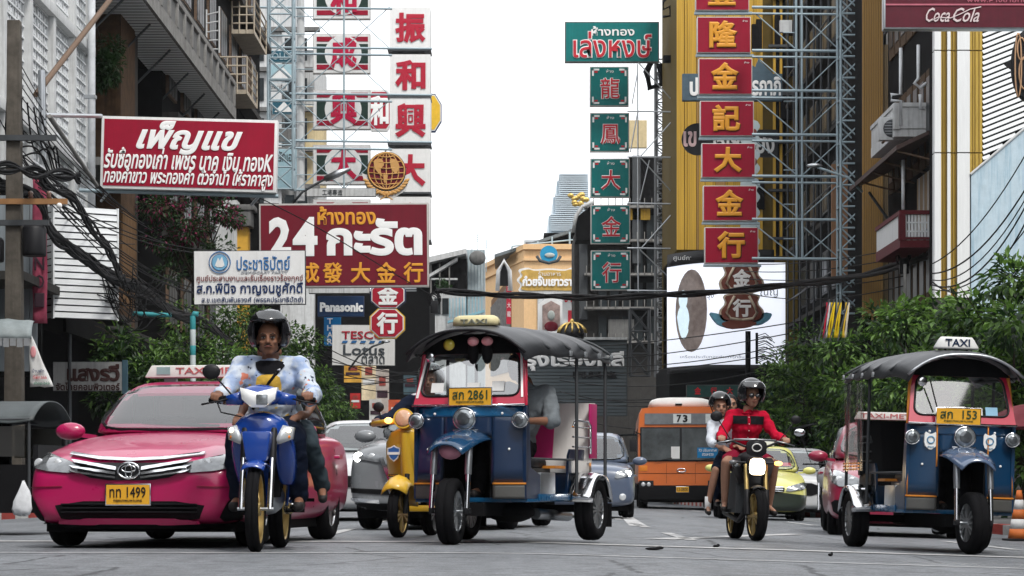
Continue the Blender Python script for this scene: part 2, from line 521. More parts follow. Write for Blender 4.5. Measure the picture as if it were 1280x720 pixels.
# ---------------------------------------------------------------- ground
asph = mt('asphalt', (.055, .058, .062), .8, var=0)
def asphalt_nodes(m):
 t = m.node_tree; N, L = t.nodes, t.links
 b = N['Principled BSDF']
 tc = N.new('ShaderNodeTexCoord')
 def noise(s, det, mp=None):
  n = N.new('ShaderNodeTexNoise'); n.inputs['Scale'].default_value = s; n.inputs['Detail'].default_value = det
  n.inputs['Roughness'].default_value = .7
  if mp:
   k = N.new('ShaderNodeMapping'); k.inputs['Scale'].default_value = mp; L.new(tc.outputs['Object'], k.inputs[0]); L.new(k.outputs[0], n.inputs['Vector'])
  else: L.new(tc.outputs['Object'], n.inputs['Vector'])
  return n
 big = noise(.35, 5); lane = noise(1.0, 4, (1.1, .06, 1)); fine = noise(55, 4); mid = noise(6, 5)
 rp = N.new('ShaderNodeValToRGB')
 rp.color_ramp.elements[0].position = .3; rp.color_ramp.elements[0].color = (.100, .106, .114, 1)
 rp.color_ramp.elements[1].position = .7; rp.color_ramp.elements[1].color = (.205, .216, .232, 1)
 ad = N.new('ShaderNodeMath'); ad.operation = 'MULTIPLY_ADD'; ad.inputs[1].default_value = .5
 L.new(big.outputs[0], ad.inputs[0])
 m2 = N.new('ShaderNodeMath'); m2.operation = 'MULTIPLY'; m2.inputs[1].default_value = .5; L.new(lane.outputs[0], m2.inputs[0])
 L.new(m2.outputs[0], ad.inputs[2]); L.new(ad.outputs[0], rp.inputs[0])
 fr = N.new('ShaderNodeMapRange'); fr.inputs[1].default_value = .35; fr.inputs[2].default_value = .65; fr.inputs[3].default_value = .55; fr.inputs[4].default_value = 1.45
 L.new(fine.outputs[0], fr.inputs[0])
 mx = N.new('ShaderNodeMixRGB'); mx.blend_type = 'MULTIPLY'; mx.inputs[0].default_value = 1
 L.new(rp.outputs[0], mx.inputs[1]); L.new(fr.outputs[0], mx.inputs[2])
 fr2 = N.new('ShaderNodeMapRange'); fr2.inputs[1].default_value = .35; fr2.inputs[2].default_value = .65; fr2.inputs[3].default_value = .75; fr2.inputs[4].default_value = 1.25
 L.new(mid.outputs[0], fr2.inputs[0])
 mx2 = N.new('ShaderNodeMixRGB'); mx2.blend_type = 'MULTIPLY'; mx2.inputs[0].default_value = 1
 L.new(mx.outputs[0], mx2.inputs[1]); L.new(fr2.outputs[0], mx2.inputs[2])
 st = noise(.9, 6); sr = N.new('ShaderNodeMapRange'); sr.inputs[1].default_value = .58; sr.inputs[2].default_value = .70; sr.inputs[4].default_value = .75
 L.new(st.outputs[0], sr.inputs[0])
 mx3 = N.new('ShaderNodeMixRGB'); mx3.inputs[2].default_value = (.045, .046, .05, 1); L.new(sr.outputs[0], mx3.inputs[0]); L.new(mx2.outputs[0], mx3.inputs[1])
 vo = N.new('ShaderNodeTexVoronoi'); vo.feature = 'DISTANCE_TO_EDGE'; vo.inputs['Scale'].default_value = .55; vk = N.new('ShaderNodeMapping'); L.new(tc.outputs['Object'], vk.inputs[0])
 wn = noise(3, 4); wa = N.new('ShaderNodeMixRGB'); wa.inputs[0].default_value = .12; L.new(vk.outputs[0], wa.inputs[1]); L.new(wn.outputs[1], wa.inputs[2]); L.new(wa.outputs[0], vo.inputs['Vector'])
 vr = N.new('ShaderNodeMapRange'); vr.inputs[1].default_value = .004; vr.inputs[2].default_value = .012; vr.inputs[3].default_value = .65; vr.inputs[4].default_value = 0; L.new(vo.outputs[0], vr.inputs[0])
 mx4 = N.new('ShaderNodeMixRGB'); mx4.inputs[2].default_value = (.025, .026, .028, 1); L.new(vr.outputs[0], mx4.inputs[0]); L.new(mx3.outputs[0], mx4.inputs[1])
 L.new(mx4.outputs[0], b.inputs['Base Color'])
 bp = N.new('ShaderNodeBump'); bp.inputs['Strength'].default_value = .6; bp.inputs['Distance'].default_value = .012
 L.new(fine.outputs[0], bp.inputs['Height']); L.new(bp.outputs[0], b.inputs['Normal'])
 rr = N.new('ShaderNodeMapRange'); rr.inputs[3].default_value = .25; rr.inputs[4].default_value = .75
 L.new(big.outputs[0], rr.inputs[0]); L.new(rr.outputs[0], b.inputs['Roughness'])
asphalt_nodes(asph)
pave = mt('paving', (.15, .145, .14), .9, var=.2, bump=.3, dirt=.3)
g0 = MB().add([(-2500, -60, -.22), (2500, -60, -.22), (2500, 4200, -.22), (-2500, 4200, -.22)], [(0, 1, 2, 3)])
tag(g0.build('ground', mt('ground_dirt', (.10, .10, .095), .95, var=.2, scale=.05)), kind='structure')
LX, RXK = -7.6, 6.9      # kerb lines
rd = MB()
xs = [LX - .1, -4, 0, 1.5, 3, 4.5, 6.2, RXK + .1]
ys = [-20, 10, 30, 60, 100, 160, 260, 420]
for i, y in enumerate(ys):
 rd.v += [V((x, y, gz(x))) for x in xs]
n = len(xs)
for k in range(len(ys) - 1):
 for i in range(n - 1):
  rd.f.append((k * n + i, k * n + i + 1, (k + 1) * n + i + 1, (k + 1) * n + i)); rd.sm.append(True)
tag(rd.build('road', asph), kind='structure')
tag(MB().b2(LX - 12, LX - .2, -20, 420, -.19, .115).build('pavement', pave), kind='structure')
tag(MB().b2(RXK + .2, RXK + 14, -20, 420, -.19, -.05).build('pavement', pave), kind='structure')
kw = mt('kerb_white', (.45, .45, .43), .8, var=.2, dirt=.5)
kr = mt('kerb_red', (.30, .05, .04), .8, var=.2, dirt=.5)
for side, x0, zt in ((0, LX - .2, .125), (1, RXK, -.05)):
 kt = thing('kerb', ('left' if side == 0 else 'right') + ' kerb of short painted stones along the street', 'kerb', (x0, 0, 0))
 kt['kind'] = 'structure'; del kt['category']
 for i in range(90):
  piece('kerb_stone', kw if i % 2 else kr, kt, 0, .2, 14 + i * 1.0, 14.985 + i * 1.0, -.2, zt + .002 * (i % 3))
# painted markings, sheets a few mm proud of the road
mk = mt('road_paint', (.42, .42, .42), .7, var=.35, scale=9, dirt=.75, dcol=(.09, .095, .10))
def mark(pts, name='lane_marking'):
 b = MB()
 # cut in strips so the sheet follows the crown
 (x0, y0), (x1, y1), (x2, y2), (x3, y3) = pts
 N_ = 24
 for k in range(N_ + 1):
  t = k / N_
  for (a, c) in (((x0, y0), (x1, y1)), ((x3, y3), (x2, y2))):
   x = a[0] + (c[0] - a[0]) * t; y = a[1] + (c[1] - a[1]) * t
   b.v.append(V((x, y, gz(x) + .006)))
 for k in range(N_):
  b.f.append((2 * k, 2 * k + 2, 2 * k + 3, 2 * k + 1)); b.sm.append(True)
 return tag(b.build(name, mk), kind='structure')
mark([(-7.3, 21.0), (6.6, 20.4), (6.6, 20.75), (-7.3, 21.35)], 'stop_line')
mark([(-7.3, 17.3), (6.6, 17.0), (6.6, 17.1), (-7.3, 17.4)], 'crossing_line')
for x in (-1.9, 1.72, 4.95):
 for y in range(24, 150, 8):
  mark([(x, y), (x + .13, y), (x + .13, y + 4.0), (x, y + 4.0)])
mark([(1.3, 24.0), (3.4, 30.0), (3.65, 30.0), (1.6, 24.0)], 'hatch_marking')
mark([(1.6, 33.0), (2.1, 47.0), (2.3, 47.0), (1.85, 33.0)], 'hatch_marking')
# litter on the asphalt
for (px, py, w_) in ((817, 687, .07), (895, 681, .03), (1038, 688, .02)):
 Y = F * (CH + .03) / (py - HZ)
 q = P(px, py, Y)
 b = MB().ell((0, 0, 0), (w_, .05, .012), 8)
 b.ell((w_ * .7, .02, .006), (w_ * .5, .03, .014), 8)
 o = b.build('litter', black_m); o.location = (q.x, q.y, gz(q.x) + .012)
 tag(o, {817: 'dark scrap of litter on the asphalt left of the black motorbike', 895: 'small dark pebble of litter on the road under the black motorbike', 1038: 'tiny dark crumb of litter on the road before the right three-wheeler'}[px], 'litter')
# ================================================================ buildings and street setting
brown_w = mt('stained_brown_wall', (.085, .052, .032), .9, var=.35, streak=.7, dcol=(.02, .016, .014), bump=.3)
grey_w = mt('grey_render', (.15, .15, .147), .9, var=.2, streak=.6, dcol=(.04, .038, .035), bump=.3)
dark_w = mt('dark_shade_wall', (.007, .007, .0075), .95, var=.4, streak=.4, dcol=(.004, .004, .004))  # near-black base puts the deep street shade into the wall colour
offw = mt('weathered_white', (.52, .53, .53), .7, var=.12, streak=.6, dcol=(.16, .155, .15))
slatw = mt('slat_white', (.70, .72, .73), .6, var=.1, dirt=.4, dcol=(.2, .2, .2))
ochre = mt('ochre_cladding', (.50, .30, .04), .6, var=.2, streak=.6, dcol=(.16, .10, .035))
ochre2 = mt('brown_ochre_cladding', (.36, .21, .07), .65, var=.2, streak=.5, dcol=(.10, .06, .03))
goldp = mt('gold_stripe', (.42, .285, .055), .5, var=.15, streak=.4, dcol=(.16, .10, .02))
paleb = mt('pale_blue_stained', (.42, .52, .58), .6, var=.1, streak=.8, dcol=(.16, .30, .40))
maroon = mt('maroon_trim', (.10, .012, .018), .6, var=.2)
orangeb = mt('orange_plaster', (.62, .41, .22), .8, var=.08, streak=.25, dcol=(.35, .22, .12))
rust = mt('rusty_steel', (.14, .09, .06), .8, .2, var=.4, scale=12)
tealpipe = mt('teal_pipe', (.04, .25, .27), .5, var=.15, dirt=.3)
bark = mt('bark', (.06, .048, .038), .9, var=.3, bump=.5)
def U(px, Y): return (px - 640.0) * Y / F
def Zp(py, Y): return CH - (py - HZ) * Y / F
def ac_unit(x, y, z, rz=0, label='', group='air conditioners on the facades'):
 a = thing('air_conditioner', label, 'air conditioner', (x, y, z), rz, group)
 MB().b2(-.42, .42, -.16, .16, 0, .58).build('case', offw, a, bevel=.02)
 MB().lathe([(.23, 0), (.23, .012), (.02, .016), (.001, .016)], T(-.10, -.163, .29) @ RX(R(90)), 20).build('fan_grille', scafd, a)
 for k in range(5): MB().tube((-.10 - .2, -.182, .15 + .07 * k), (-.10 + .2, -.182, .15 + .07 * k), .006, 5).build('grille_wire', steel, a)
 for s_ in (-.3, .3): MB().bar((s_, -.14, -.03), (s_, .2, -.03), .04).build('bracket', rust, a)
 return a
# ---- left row: facades along x = -9.4, seen at a slant
XL = -9.4
# building with the white breeze-block screen
b1 = thing('shophouse', 'shophouse with white lattice screen and round white drainpipe, at the left edge', 'building', (XL, 0, 0))
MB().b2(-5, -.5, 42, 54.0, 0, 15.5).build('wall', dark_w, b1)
for z in (4.7, 7.4, 10.1, 12.9): MB().b2(-.6, .10, 42, 54.0, z, z + .22).build('floor_band', offw, b1, bevel=.01)
for i, y in enumerate((42.1, 44.5, 46.9, 49.3, 51.6, 53.7)):
 MB().b2(-.45, .06, y, y + .26, 4.7, 15.5).build('pier', offw, b1, bevel=.01)
lat = unitbox('lattice', offw)
for i, y in enumerate((42.36, 44.76, 47.16, 49.56, 51.86)):
 w_ = (2.14, 2.14, 2.14, 2.04, 1.84)[i]
 for fz in (4.92, 7.62, 10.32, 13.12):
  lb = MB()
  ny, nz = 9, 11
  for k in range(nz + 1): lb.b2(-.16, -.06, y, y + w_, fz + 2.48 * k / nz - .018, fz + 2.48 * k / nz + .018)
  for k in range(ny + 1):
   lb.b2(-.14, -.08, y + w_ * k / ny - .022, y + w_ * k / ny + .022, fz, fz + 2.48)
  for k in range(nz):
   for j in range(ny):
    if (j + k * 3 + i) % 3 != 0:
     yy, zz = y + w_ * (j + .5) / ny, fz + 2.48 * (k + .5) / nz
     lb.b2(-.13, -.09, yy - .06, yy + .06, zz - .04, zz + .04)
  lo = lb.build('breeze_block_screen', slatw, b1); lo['kind'] = 'stuff'
pp = MB().path([(.20, 52.9, 15.4), (.20, 52.9, 5.7)], .085, 12); pp.build('drainpipe', mt('pipe_white', (.62, .64, .66), .5, var=.1, dirt=.3), b1)
for z in (6.5, 9, 11.5, 14): MB().b2(.05, .30, 52.8, 53.0, z, z + .07).build('pipe_clamp', steel, b1)
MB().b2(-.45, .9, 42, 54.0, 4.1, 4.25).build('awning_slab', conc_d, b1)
MB().b2(-.5, -.3, 42, 54.0, 0, 4.1).build('shopfront', dark_in, b1)
# second building: brown recessed front with balcony
b2_ = thing('shophouse', 'dark brown shophouse with stained recessed front, behind the red Thai gold shop board', 'building', (XL, 0, 0))
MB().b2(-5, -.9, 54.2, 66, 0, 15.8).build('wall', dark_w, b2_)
MB().b2(-.9, -.05, 58.4, 60.6, 4.2, 15.8).build('pier', brown_w, b2_)
MB().b2(-.9, -.12, 60.6, 61.5, 4.2, 15.8).build('pier', conc_d, b2_)
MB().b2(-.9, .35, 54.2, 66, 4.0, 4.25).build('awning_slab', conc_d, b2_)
for z in (7.75,):
 MB().b2(-.9, .3, 54.4, 58.3, z, z + .18).build('balcony_slab', grey_w, b2_)
 MB().b2(.22, .32, 54.4, 58.3, z + .18, z + 1.0).build('balcony_wall', grey_w, b2_, bevel=.01)
 for k in range(10): MB().b2(.20, .225, 54.6 + .36 * k, 54.66 + .36 * k, z + .3, z + .9).build('baluster', dark_w, b2_)
for z in (5.0, 7.9, 10.8, 13.4):
 for y in (61.8, 63.3, 64.7):
  fr = MB().b2(-.93, -.84, y, y + 1.1, z, z + 1.6).build('window', rust, b2_)
  for j in (0, 1):
   MB().b2(-.84, -.825, y + .07 + j * .52, y + .50 + j * .52, z + .08, z + 1.52).build('pane', tintglass, fr)
# brown curtains and boards on the pier
for k in range(9):
 piece('timber_board', mt('timber_old', (.16, .095, .05), .85, var=.35, streak=.5, dcol=(.03, .02, .012)), b2_, -.04, .0, 58.45 + .235 * k, 58.66 + .235 * k, 4.9 + .2 * (k % 3), 7.2)
# long slatted soffit and parapet overhead
b3 = thing('balcony', 'long slatted balcony with concrete parapet overhead above the dark shophouses at the upper left', 'balcony', (XL, 0, 0))
zB = 11.9
for k in range(56):
 y = 55 + .36 * k
 piece('soffit_board', slatw, b3, -.55, .72, y, y + .25, zB + .03, zB + .038)
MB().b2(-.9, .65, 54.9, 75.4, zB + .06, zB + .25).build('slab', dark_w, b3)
MB().b2(.65, .80, 54.9, 75.4, zB + .045, zB + .25).build('slab_edge', conc, b3)
MB().b2(.66, .80, 54.9, 75.4, zB + .25, zB + .42).build('parapet_foot', conc, b3)
MB().b2(.66, .82, 54.9, 75.4, zB + 1.05, zB + 1.2).build('parapet_rail', conc, b3, bevel=.015)
for k in range(15):
 y = 55 + 1.42 * k
 MB().b2(.66, .82, y, y + .2, zB + .42, zB + 1.05).build('parapet_post', conc, b3, bevel=.01)
 if k < 14: MB().b2(.70, .76, y + .25, y + 1.35, zB + .45, zB + 1.0).build('parapet_panel', grey_w, b3)
for k in range(6): rod('strut', scafd, b3, (-.8, 56 + 3.5 * k, zB - 1.3), (.5, 56 + 3.5 * k, zB), .03)
# third: dark building with rusty fire balconies
b4 = thing('apartment_building', 'tall dark apartment block with pale metal fire balconies, left of the blue sign scaffold', 'building', (XL, 0, 0))
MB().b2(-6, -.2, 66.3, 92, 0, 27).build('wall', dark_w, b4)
for z in (4.2, 7.4, 10.6, 13.8, 17, 20.2):
 MB().b2(-.2, .25, 66.3, 92, z, z + .2).build('floor_band', conc_d, b4)
 for k in range(8):
  y = 67 + 3.0 * k
  fr = MB().b2(-.22, -.12, y, y + 1.7, z + .8, z + 2.4).build('window', rust, b4)
  for j in (0, 1, 2): MB().b2(-.12, -.1, y + .06 + j * .55, y + .52 + j * .55, z + .86, z + 2.34).build('pane', tintglass, fr)
creamm = mt('cream_metal', (.42, .36, .28), .6, var=.25, dirt=.5)
def fire_balcony(x0, x1, y0, y1, z, lab):
 f = thing('fire_balcony', lab, 'balcony', (x0, y0, z), 0, 'metal fire balconies on the dark block')
 W_, D_ = x1 - x0, y1 - y0
 MB().b2(0, W_, 0, D_, 0, .14).build('floor_plate', creamm, f)
 for k in range(4):
  z_ = .35 + .28 * k
  for p, q in (((0, 0, z_), (W_, 0, z_)), ((W_, 0, z_), (W_, D_, z_))): rod('rail', creamm, f, p, q, .03, 6)
 for x in (0, W_ * .33, W_ * .66, W_): rod('rail_post', creamm, f, (x, 0, 0), (x, 0, 1.22), .03, 6)
 for y in (D_ * .5, D_): rod('rail_post', creamm, f, (W_, y, 0), (W_, y, 1.22), .03, 6)
fire_balcony(-9.5, -8.55, 78, 81, 13.2, 'cream metal fire balcony with open rails, the higher one right of the slatted soffit')
fire_balcony(-9.5, -8.75, 82, 86, 15.9, 'cream metal fire balcony high at the top edge left of the scaffold tower')
lad = thing('ladder', 'white steel ladder standing above the slatted soffit end', 'ladder', (0, 0, 0), 0)
p0, p1 = P(258, 66, 74), P(258, 12, 74); q0, q1 = P(274, 66, 74), P(274, 8, 74)
rod('ladder_rail', offw, lad, p0, p1, .03, 6); rod('ladder_rail', offw, lad, q0, q1, .03, 6)
for k in range(5):
 t = (k + .4) / 5; rod('rung', offw, lad, p0 + (p1 - p0) * t, q0 + (q1 - q0) * t, .024, 6)
# box of white louvre slats
lv = thing('louvre_box', 'box clad in white horizontal louvre slats hanging over the shop at the left', 'louvre box', (-8.60, 45.4, 4.66), R(33))
MB().b2(0.02, 1.28, .03, .40, -.95, 1.12).build('frame_box', dark_w, lv)
for k in range(17):
 z = -.98 + .125 * k
 piece('slat', slatw, lv, 0, 1.3, -.01, .035, z, z + .098, RX(R(-9)))
 piece('slat', slatw, lv, -.03, .005, .03, .42, z, z + .098, RY(R(-9)))
for x in (0, 1.3): MB().b2(x - .03, x + .0, -.03, .06, -1.0, 1.14).build('corner_post', slatw, lv)
# left pavement dark shop recess and low awnings
sh = thing('shop_awning', 'dark open shopfront with deep awning behind the magenta taxi', 'shop', (XL, 0, 0))
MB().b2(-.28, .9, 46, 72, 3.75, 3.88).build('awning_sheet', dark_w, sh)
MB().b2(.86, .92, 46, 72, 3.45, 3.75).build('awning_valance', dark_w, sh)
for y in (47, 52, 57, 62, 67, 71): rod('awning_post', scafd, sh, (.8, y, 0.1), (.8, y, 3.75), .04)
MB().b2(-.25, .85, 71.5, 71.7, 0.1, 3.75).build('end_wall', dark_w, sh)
aw = thing('vinyl_awning', 'small grey rounded vinyl awning at the far left edge, above the parked three-wheeler', 'awning', (P(10, 425, 38).x, 38, P(10, 425, 38).z), R(6))
b = MB(); rg = []
for i in range(13):
 x = -.55 + .08 * i
 rg.append([V((x, -.5 * cos(a), .34 * sin(a) * (1 - .5 * max(0, x) ** 2) - .02 * abs(sin(x * 9)))) for a in [pi / 2 * k / 8 for k in range(9)]])
apply_mods(b.loft(rg, closed=False, caps=False).build('cover', vinyl_g if 'vinyl_g' in globals() else mt('awning_vinyl', (.20, .23, .235), .45, var=.25, scale=3, dirt=.35, dcol=(.04, .04, .04)), aw), [('SOLIDIFY', dict(thickness=.02))])
for x in (-.5, .35): rod('awning_arm', scafd, aw, (x, .0, .3), (x, -.48, .0), .015)
for k in range(9): piece('scallop', mt('valance_grey', (.22, .23, .24), .8, dirt=.5), aw, -.55 + .105 * k, -.46 + .105 * k, -.51, -.50, -.12 - .02 * (k % 2), .0)
# grey steel doors at far left behind the awning
gd = thing('steel_shutter', 'pale grey steel shutter at the left edge under the wires', 'shutter', (P(8, 400, 44).x, 44, 3.2))
for k in range(8): piece('shutter_strip', mt('grey_blue_shutter', (.22, .25, .27), .6, var=.1, dirt=.4), gd, -.55 + .14 * k, -.42 + .14 * k, 0, .04, -.6, 2.6)
MB().b2(-.6, .62, .045, .2, -.7, 2.7).build('shutter_frame', dark_w, gd)
# concrete utility pole with crossarms, transformer clutter
up = thing('utility_pole', 'square concrete utility pole with crossarms and cable clutter at the upper left', 'pole', (P(18, 300, 40).x, 40, 0))
MB().loft([[V((s * x, s * y, z)) for x, y in ((-.12, -.12), (.12, -.12), (.12, .12), (-.12, .12))] for z, s in ((0, 1.3), (8.2, .85))], sm=False).build('shaft', mt('pole_concrete', (.09, .08, .068), .9, var=.35, streak=.6, dcol=(.05, .045, .04)), up, bevel=.01)
for z, w_ in ((5.15, .75), (6.2, .6), (2.8 + 2.0, .5)):
 MB().b2(-w_, w_ * 1.2, -.19, -.10, z, z + .09).build('crossarm', mt('timber_orange', (.28, .15, .07), .8, var=.2) if z < 5.2 and z > 5 else scafd, up)
for x in (-.5, -.25, .3, .6):
 MB().lathe([(.02, 0), (.05, .03), (.03, .06), (.05, .09), (.02, .13)], T(x, -.15, 5.24), 12).build('insulator', mt('brown_porcelain', (.12, .06, .04), .25, coat=.6), up)
MB().ell((.78, -.2, 5.12), (.05, .05, .05), 12).build('lamp_globe', whitesign, up)
MB().lathe([(.19, 0), (.2, .05), (.2, .45), (.17, .5)], T(.35, -.1, 4.3), 20).build('splice_case', black_p, up)
MB().lathe([(.15, 0), (.16, .05), (.16, .35), (.12, .4)], T(-.3, -.15, 4.2), 20).build('splice_case', black_p, up)
dp = thing('support_pole', 'long diagonal steel pole running up to the top edge above the red Thai board', 'pole', (0, 0, 0))
rod('diagonal_pole', rust, dp, P(45, 118, 44), P(142, -6, 50), .055)
rod('lower_strut', conc, dp, P(62, 145, 44), P(121, 232, 47), .04)
rod('horizontal_strut', steel, dp, P(56, 144, 44), P(126, 145, 50), .045)
rod('upright', steel, dp, P(52, 88, 44), P(54, 205, 44), .07)
# teal pipe
tp = thing('standpipe', 'teal and white striped vertical standpipe in front of the left shrubs', 'pipe', (0, 0, 0))
Yp = 48
for k, (ya, yb) in enumerate(((395, 412), (412, 432), (432, 444), (444, 520))):
 rod('pipe_section', tealpipe if k % 2 == 0 else mt('pipe_pale', (.45, .5, .5), .5, dirt=.3), tp, P(241, ya, Yp), P(241, yb, Yp), .058)
MB().path([P(241, 396, Yp), P(243, 392, Yp), P(248, 393, Yp)], .055, 8).build('pipe_elbow', tealpipe, tp)
rod('side_pipe', tealpipe, tp, P(166, 392, Yp), P(214, 394, Yp), .045)
# pink vertical cloth sign
pk_ = thing('cloth_sign', 'tall narrow pink cloth sign with dark letters at the left, beside the louvre box', 'sign', P(50, 300, 43.5))
b = MB(); rg = []
for i in range(20):
 z = 1.1 - 2.6 * i / 19
 rg.append([V((-.13 + .26 * k / 4, .03 * sin(i * .8 + k), z)) for k in range(5)])
apply_mods(b.loft(rg, closed=False, caps=False).build('cloth', mt('pink_cloth', (.30, .06, .10), .85, var=.4, scale=3, dirt=.6, dcol=(.04, .02, .03)), pk_), [('SOLIDIFY', dict(thickness=.01))])
text('SALON', (-.09, .09, -1.3, -.3), mt('dark_ink', (.02, .015, .02)), pk_, y=-.05, bold=.02) if False else None
for k, ch_ in enumerate('NOI'): text(ch_, (-.09, .09, -.55 - .33 * k, -.30 - .33 * k), mt('dark_ink', (.04, .02, .03)), pk_, y=-.055, bold=.02)
# white column with yellow strip behind the left shrubs, grey capital
wc = thing('column_house', 'white rendered column house with a yellow strip, left of the democracy board', 'building', (0, 72, 0))
MB().b2(U(270, 72), U(296, 72), 0, .8, 0, Zp(250, 72)).build('column', offw, wc)
MB().b2(U(296, 72), U(309, 72), .1, .7, 0, Zp(283, 72)).build('yellow_strip', mt('strip_yellow', (.60, .34, .05), .6, dirt=.3), wc)
MB().b2(U(293, 72), U(314, 72), -.1, .8, Zp(283, 72), Zp(263, 72)).build('capital', grey_w, wc, bevel=.05)
MB().b2(U(288, 72), U(318, 72), -.15, .9, Zp(263, 72), Zp(256, 72)).build('capital_top', grey_w, wc, bevel=.03)
MB().b2(U(310, 72), U(345, 72), .8, 1.4, 0, Zp(250, 72)).build('back_wall', dark_w, wc)
# ---- left far buildings behind the sign scaffolds
lf = thing('shophouse_row', 'pale cluttered shophouse front behind the blue scaffold and the 24 board', 'building', (0, 112, 0))
x0, x1 = U(300, 112), U(520, 112)
MB().b2(x0 - 3, U(352, 112), 0, 8, 0, 27).build('wall', offw, lf)
MB().b2(U(352, 112), U(392, 112), .5, 8, 0, Zp(60, 112)).build('wall', offw, lf)
MB().b2(U(375, 112), U(404, 112), .2, 2, Zp(235, 112), Zp(132, 112)).build('cream_bay', mt('cream_plaster', (.55, .45, .27), .8, streak=.4, dcol=(.25, .2, .12)), lf)
for zpx in (40, 90, 140, 190, 236):
 MB().b2(x0 - 3, U(400, 112), -.3, .1, Zp(zpx, 112), Zp(zpx - 5, 112)).build('floor_band', grey_w, lf)
 for xx in (300, 318, 356, 372):
  MB().b2(U(xx, 112), U(xx + 12, 112), -.08, .0, Zp(zpx + 36, 112), Zp(zpx + 8, 112)).build('window', tintglass, lf)
MB().b2(U(392, 112), U(536, 112), 1, 9, 0, Zp(362, 112)).build('lower_wall', dark_w, lf)
# street level clutter, colourful posters
for i, (xa, ya, xb, yb, c) in enumerate(((430, 455, 452, 478, (.55, .30, .05)), (452, 452, 470, 500, (.62, .52, .35)), (470, 462, 486, 520, (.45, .40, .36)), (486, 500, 520, 520, (.55, .10, .04)), (500, 500, 512, 508, (.5, .3, .08)), (438, 492, 450, 510, (.45, .03, .03)), (462, 500, 476, 530, (.5, .5, .48)), (478, 515, 500, 545, (.42, .30, .26)), (505, 470, 520, 492, (.06, .10, .12)))):
 o = thing('street_poster', ['orange', 'cream', 'grey brown', 'red orange', 'small amber', 'dark red', 'white', 'pinkish tan', 'dark teal'][i] + ' hanging poster panel in the clutter under the supermarket board', 'poster', (U((xa + xb) / 2, 104 - i), 104 - i, Zp((ya + yb) / 2, 104 - i)), 0, 'poster panels under the supermarket board')
 w_, h_ = (xb - xa) * 104 / F / 2, (yb - ya) * 104 / F / 2
 MB().b2(-w_, w_, 0, .1, -h_, h_).build('panel', mt('poster_%d' % i if False else 'poster_paint_' + 'abcdefghi'[i], c, .6, var=.4, scale=2), o)
 MB().b2(-w_ * .8, w_ * .8, -.02, 0, -h_ * .2, h_ * .1).build('print_band', whitesign if i % 2 else mt('dark_ink', (.04, .02, .03)), o)
 MB().b2(-w_ * .5, w_ * .5, -.02, 0, h_ * .3, h_ * .7).build('print_block', mt('poster_print', (.25, .05, .04), .6, var=.5, scale=6), o)
# ---- centre: low white roofs and glass
wh = thing('roof_house', 'low house with white sloping roof edge and dark upper floor, left of the orange building', 'building', (0, 128, 0))
Y = 128
MB().b2(U(520, Y), U(583, Y), .6, 6, 0, Zp(322, Y)).build('wall', dark_w, wh)
b = MB().prism([(U(534, Y), Zp(323, Y)), (U(583, Y), Zp(312, Y)), (U(583, Y), Zp(318, Y)), (U(534, Y), Zp(330, Y))], -.6, 3)
b.build('roof_edge', offw, wh)
b = MB().prism([(U(534, Y), Zp(345, Y)), (U(572, Y), Zp(322, Y)), (U(572, Y), Zp(326, Y)), (U(534, Y), Zp(349, Y))], -.3, .4)
b.build('roof_edge', offw, wh)
for xx in (538, 549, 561): MB().b2(U(xx, Y), U(xx + 1.5, Y), -.2, .1, Zp(366, Y), Zp(330, Y)).build('mullion', conc, wh)
MB().b2(U(537, Y), U(572, Y), -.2, .1, Zp(350, Y), Zp(348, Y)).build('ledge', offw, wh)
MB().b2(U(536, Y), U(582, Y), -.1, .5, 0, Zp(366, Y)).build('lower_wall', offw, wh)
for xx in (543, 553): MB().b2(U(xx, Y), U(xx + 8, Y), -.16, -.1, Zp(393, Y), Zp(373, Y)).build('window', tintglass, wh)
for k in range(11):
 piece('railing_bar', mt('light_blue_paint', (.22, .42, .50), .6), wh, U(562 + 4 * k, Y), U(563 + 4 * k, Y), -.5, -.4, Zp(398, Y), Zp(374 - .3 * k, Y))
MB().prism([(U(560, Y), Zp(402, Y)), (U(606, Y), Zp(388, Y)), (U(606, Y), Zp(391, Y)), (U(560, Y), Zp(405, Y))], -.6, -.3).build('railing_rail', mt('light_blue_paint', (.22, .42, .50), .6), wh)
gh = thing('glass_lean_to', 'pale glazed sheet wall with thin bars between the white roof and the orange building', 'building', (0, 131, 0))
Y = 131
MB().b2(U(580, Y), U(606, Y), 0, 3, 0, Zp(312, Y)).build('sheet_wall', mt('pale_sheet', (.42, .48, .50), .4, var=.15, streak=.3, dcol=(.25, .3, .32)), gh)
for k in range(7): piece('glazing_bar', scaf, gh, U(581 + 4 * k, Y), U(581.7 + 4 * k, Y), -.05, .0, Zp(372, Y), Zp(312, Y))
sdm = MB(); sdm.ell((U(597, Y), -.7, Zp(324, Y)), (.45, .2, .40), 16)
tag(sdm.build('satellite_dish', grey_w, gh))
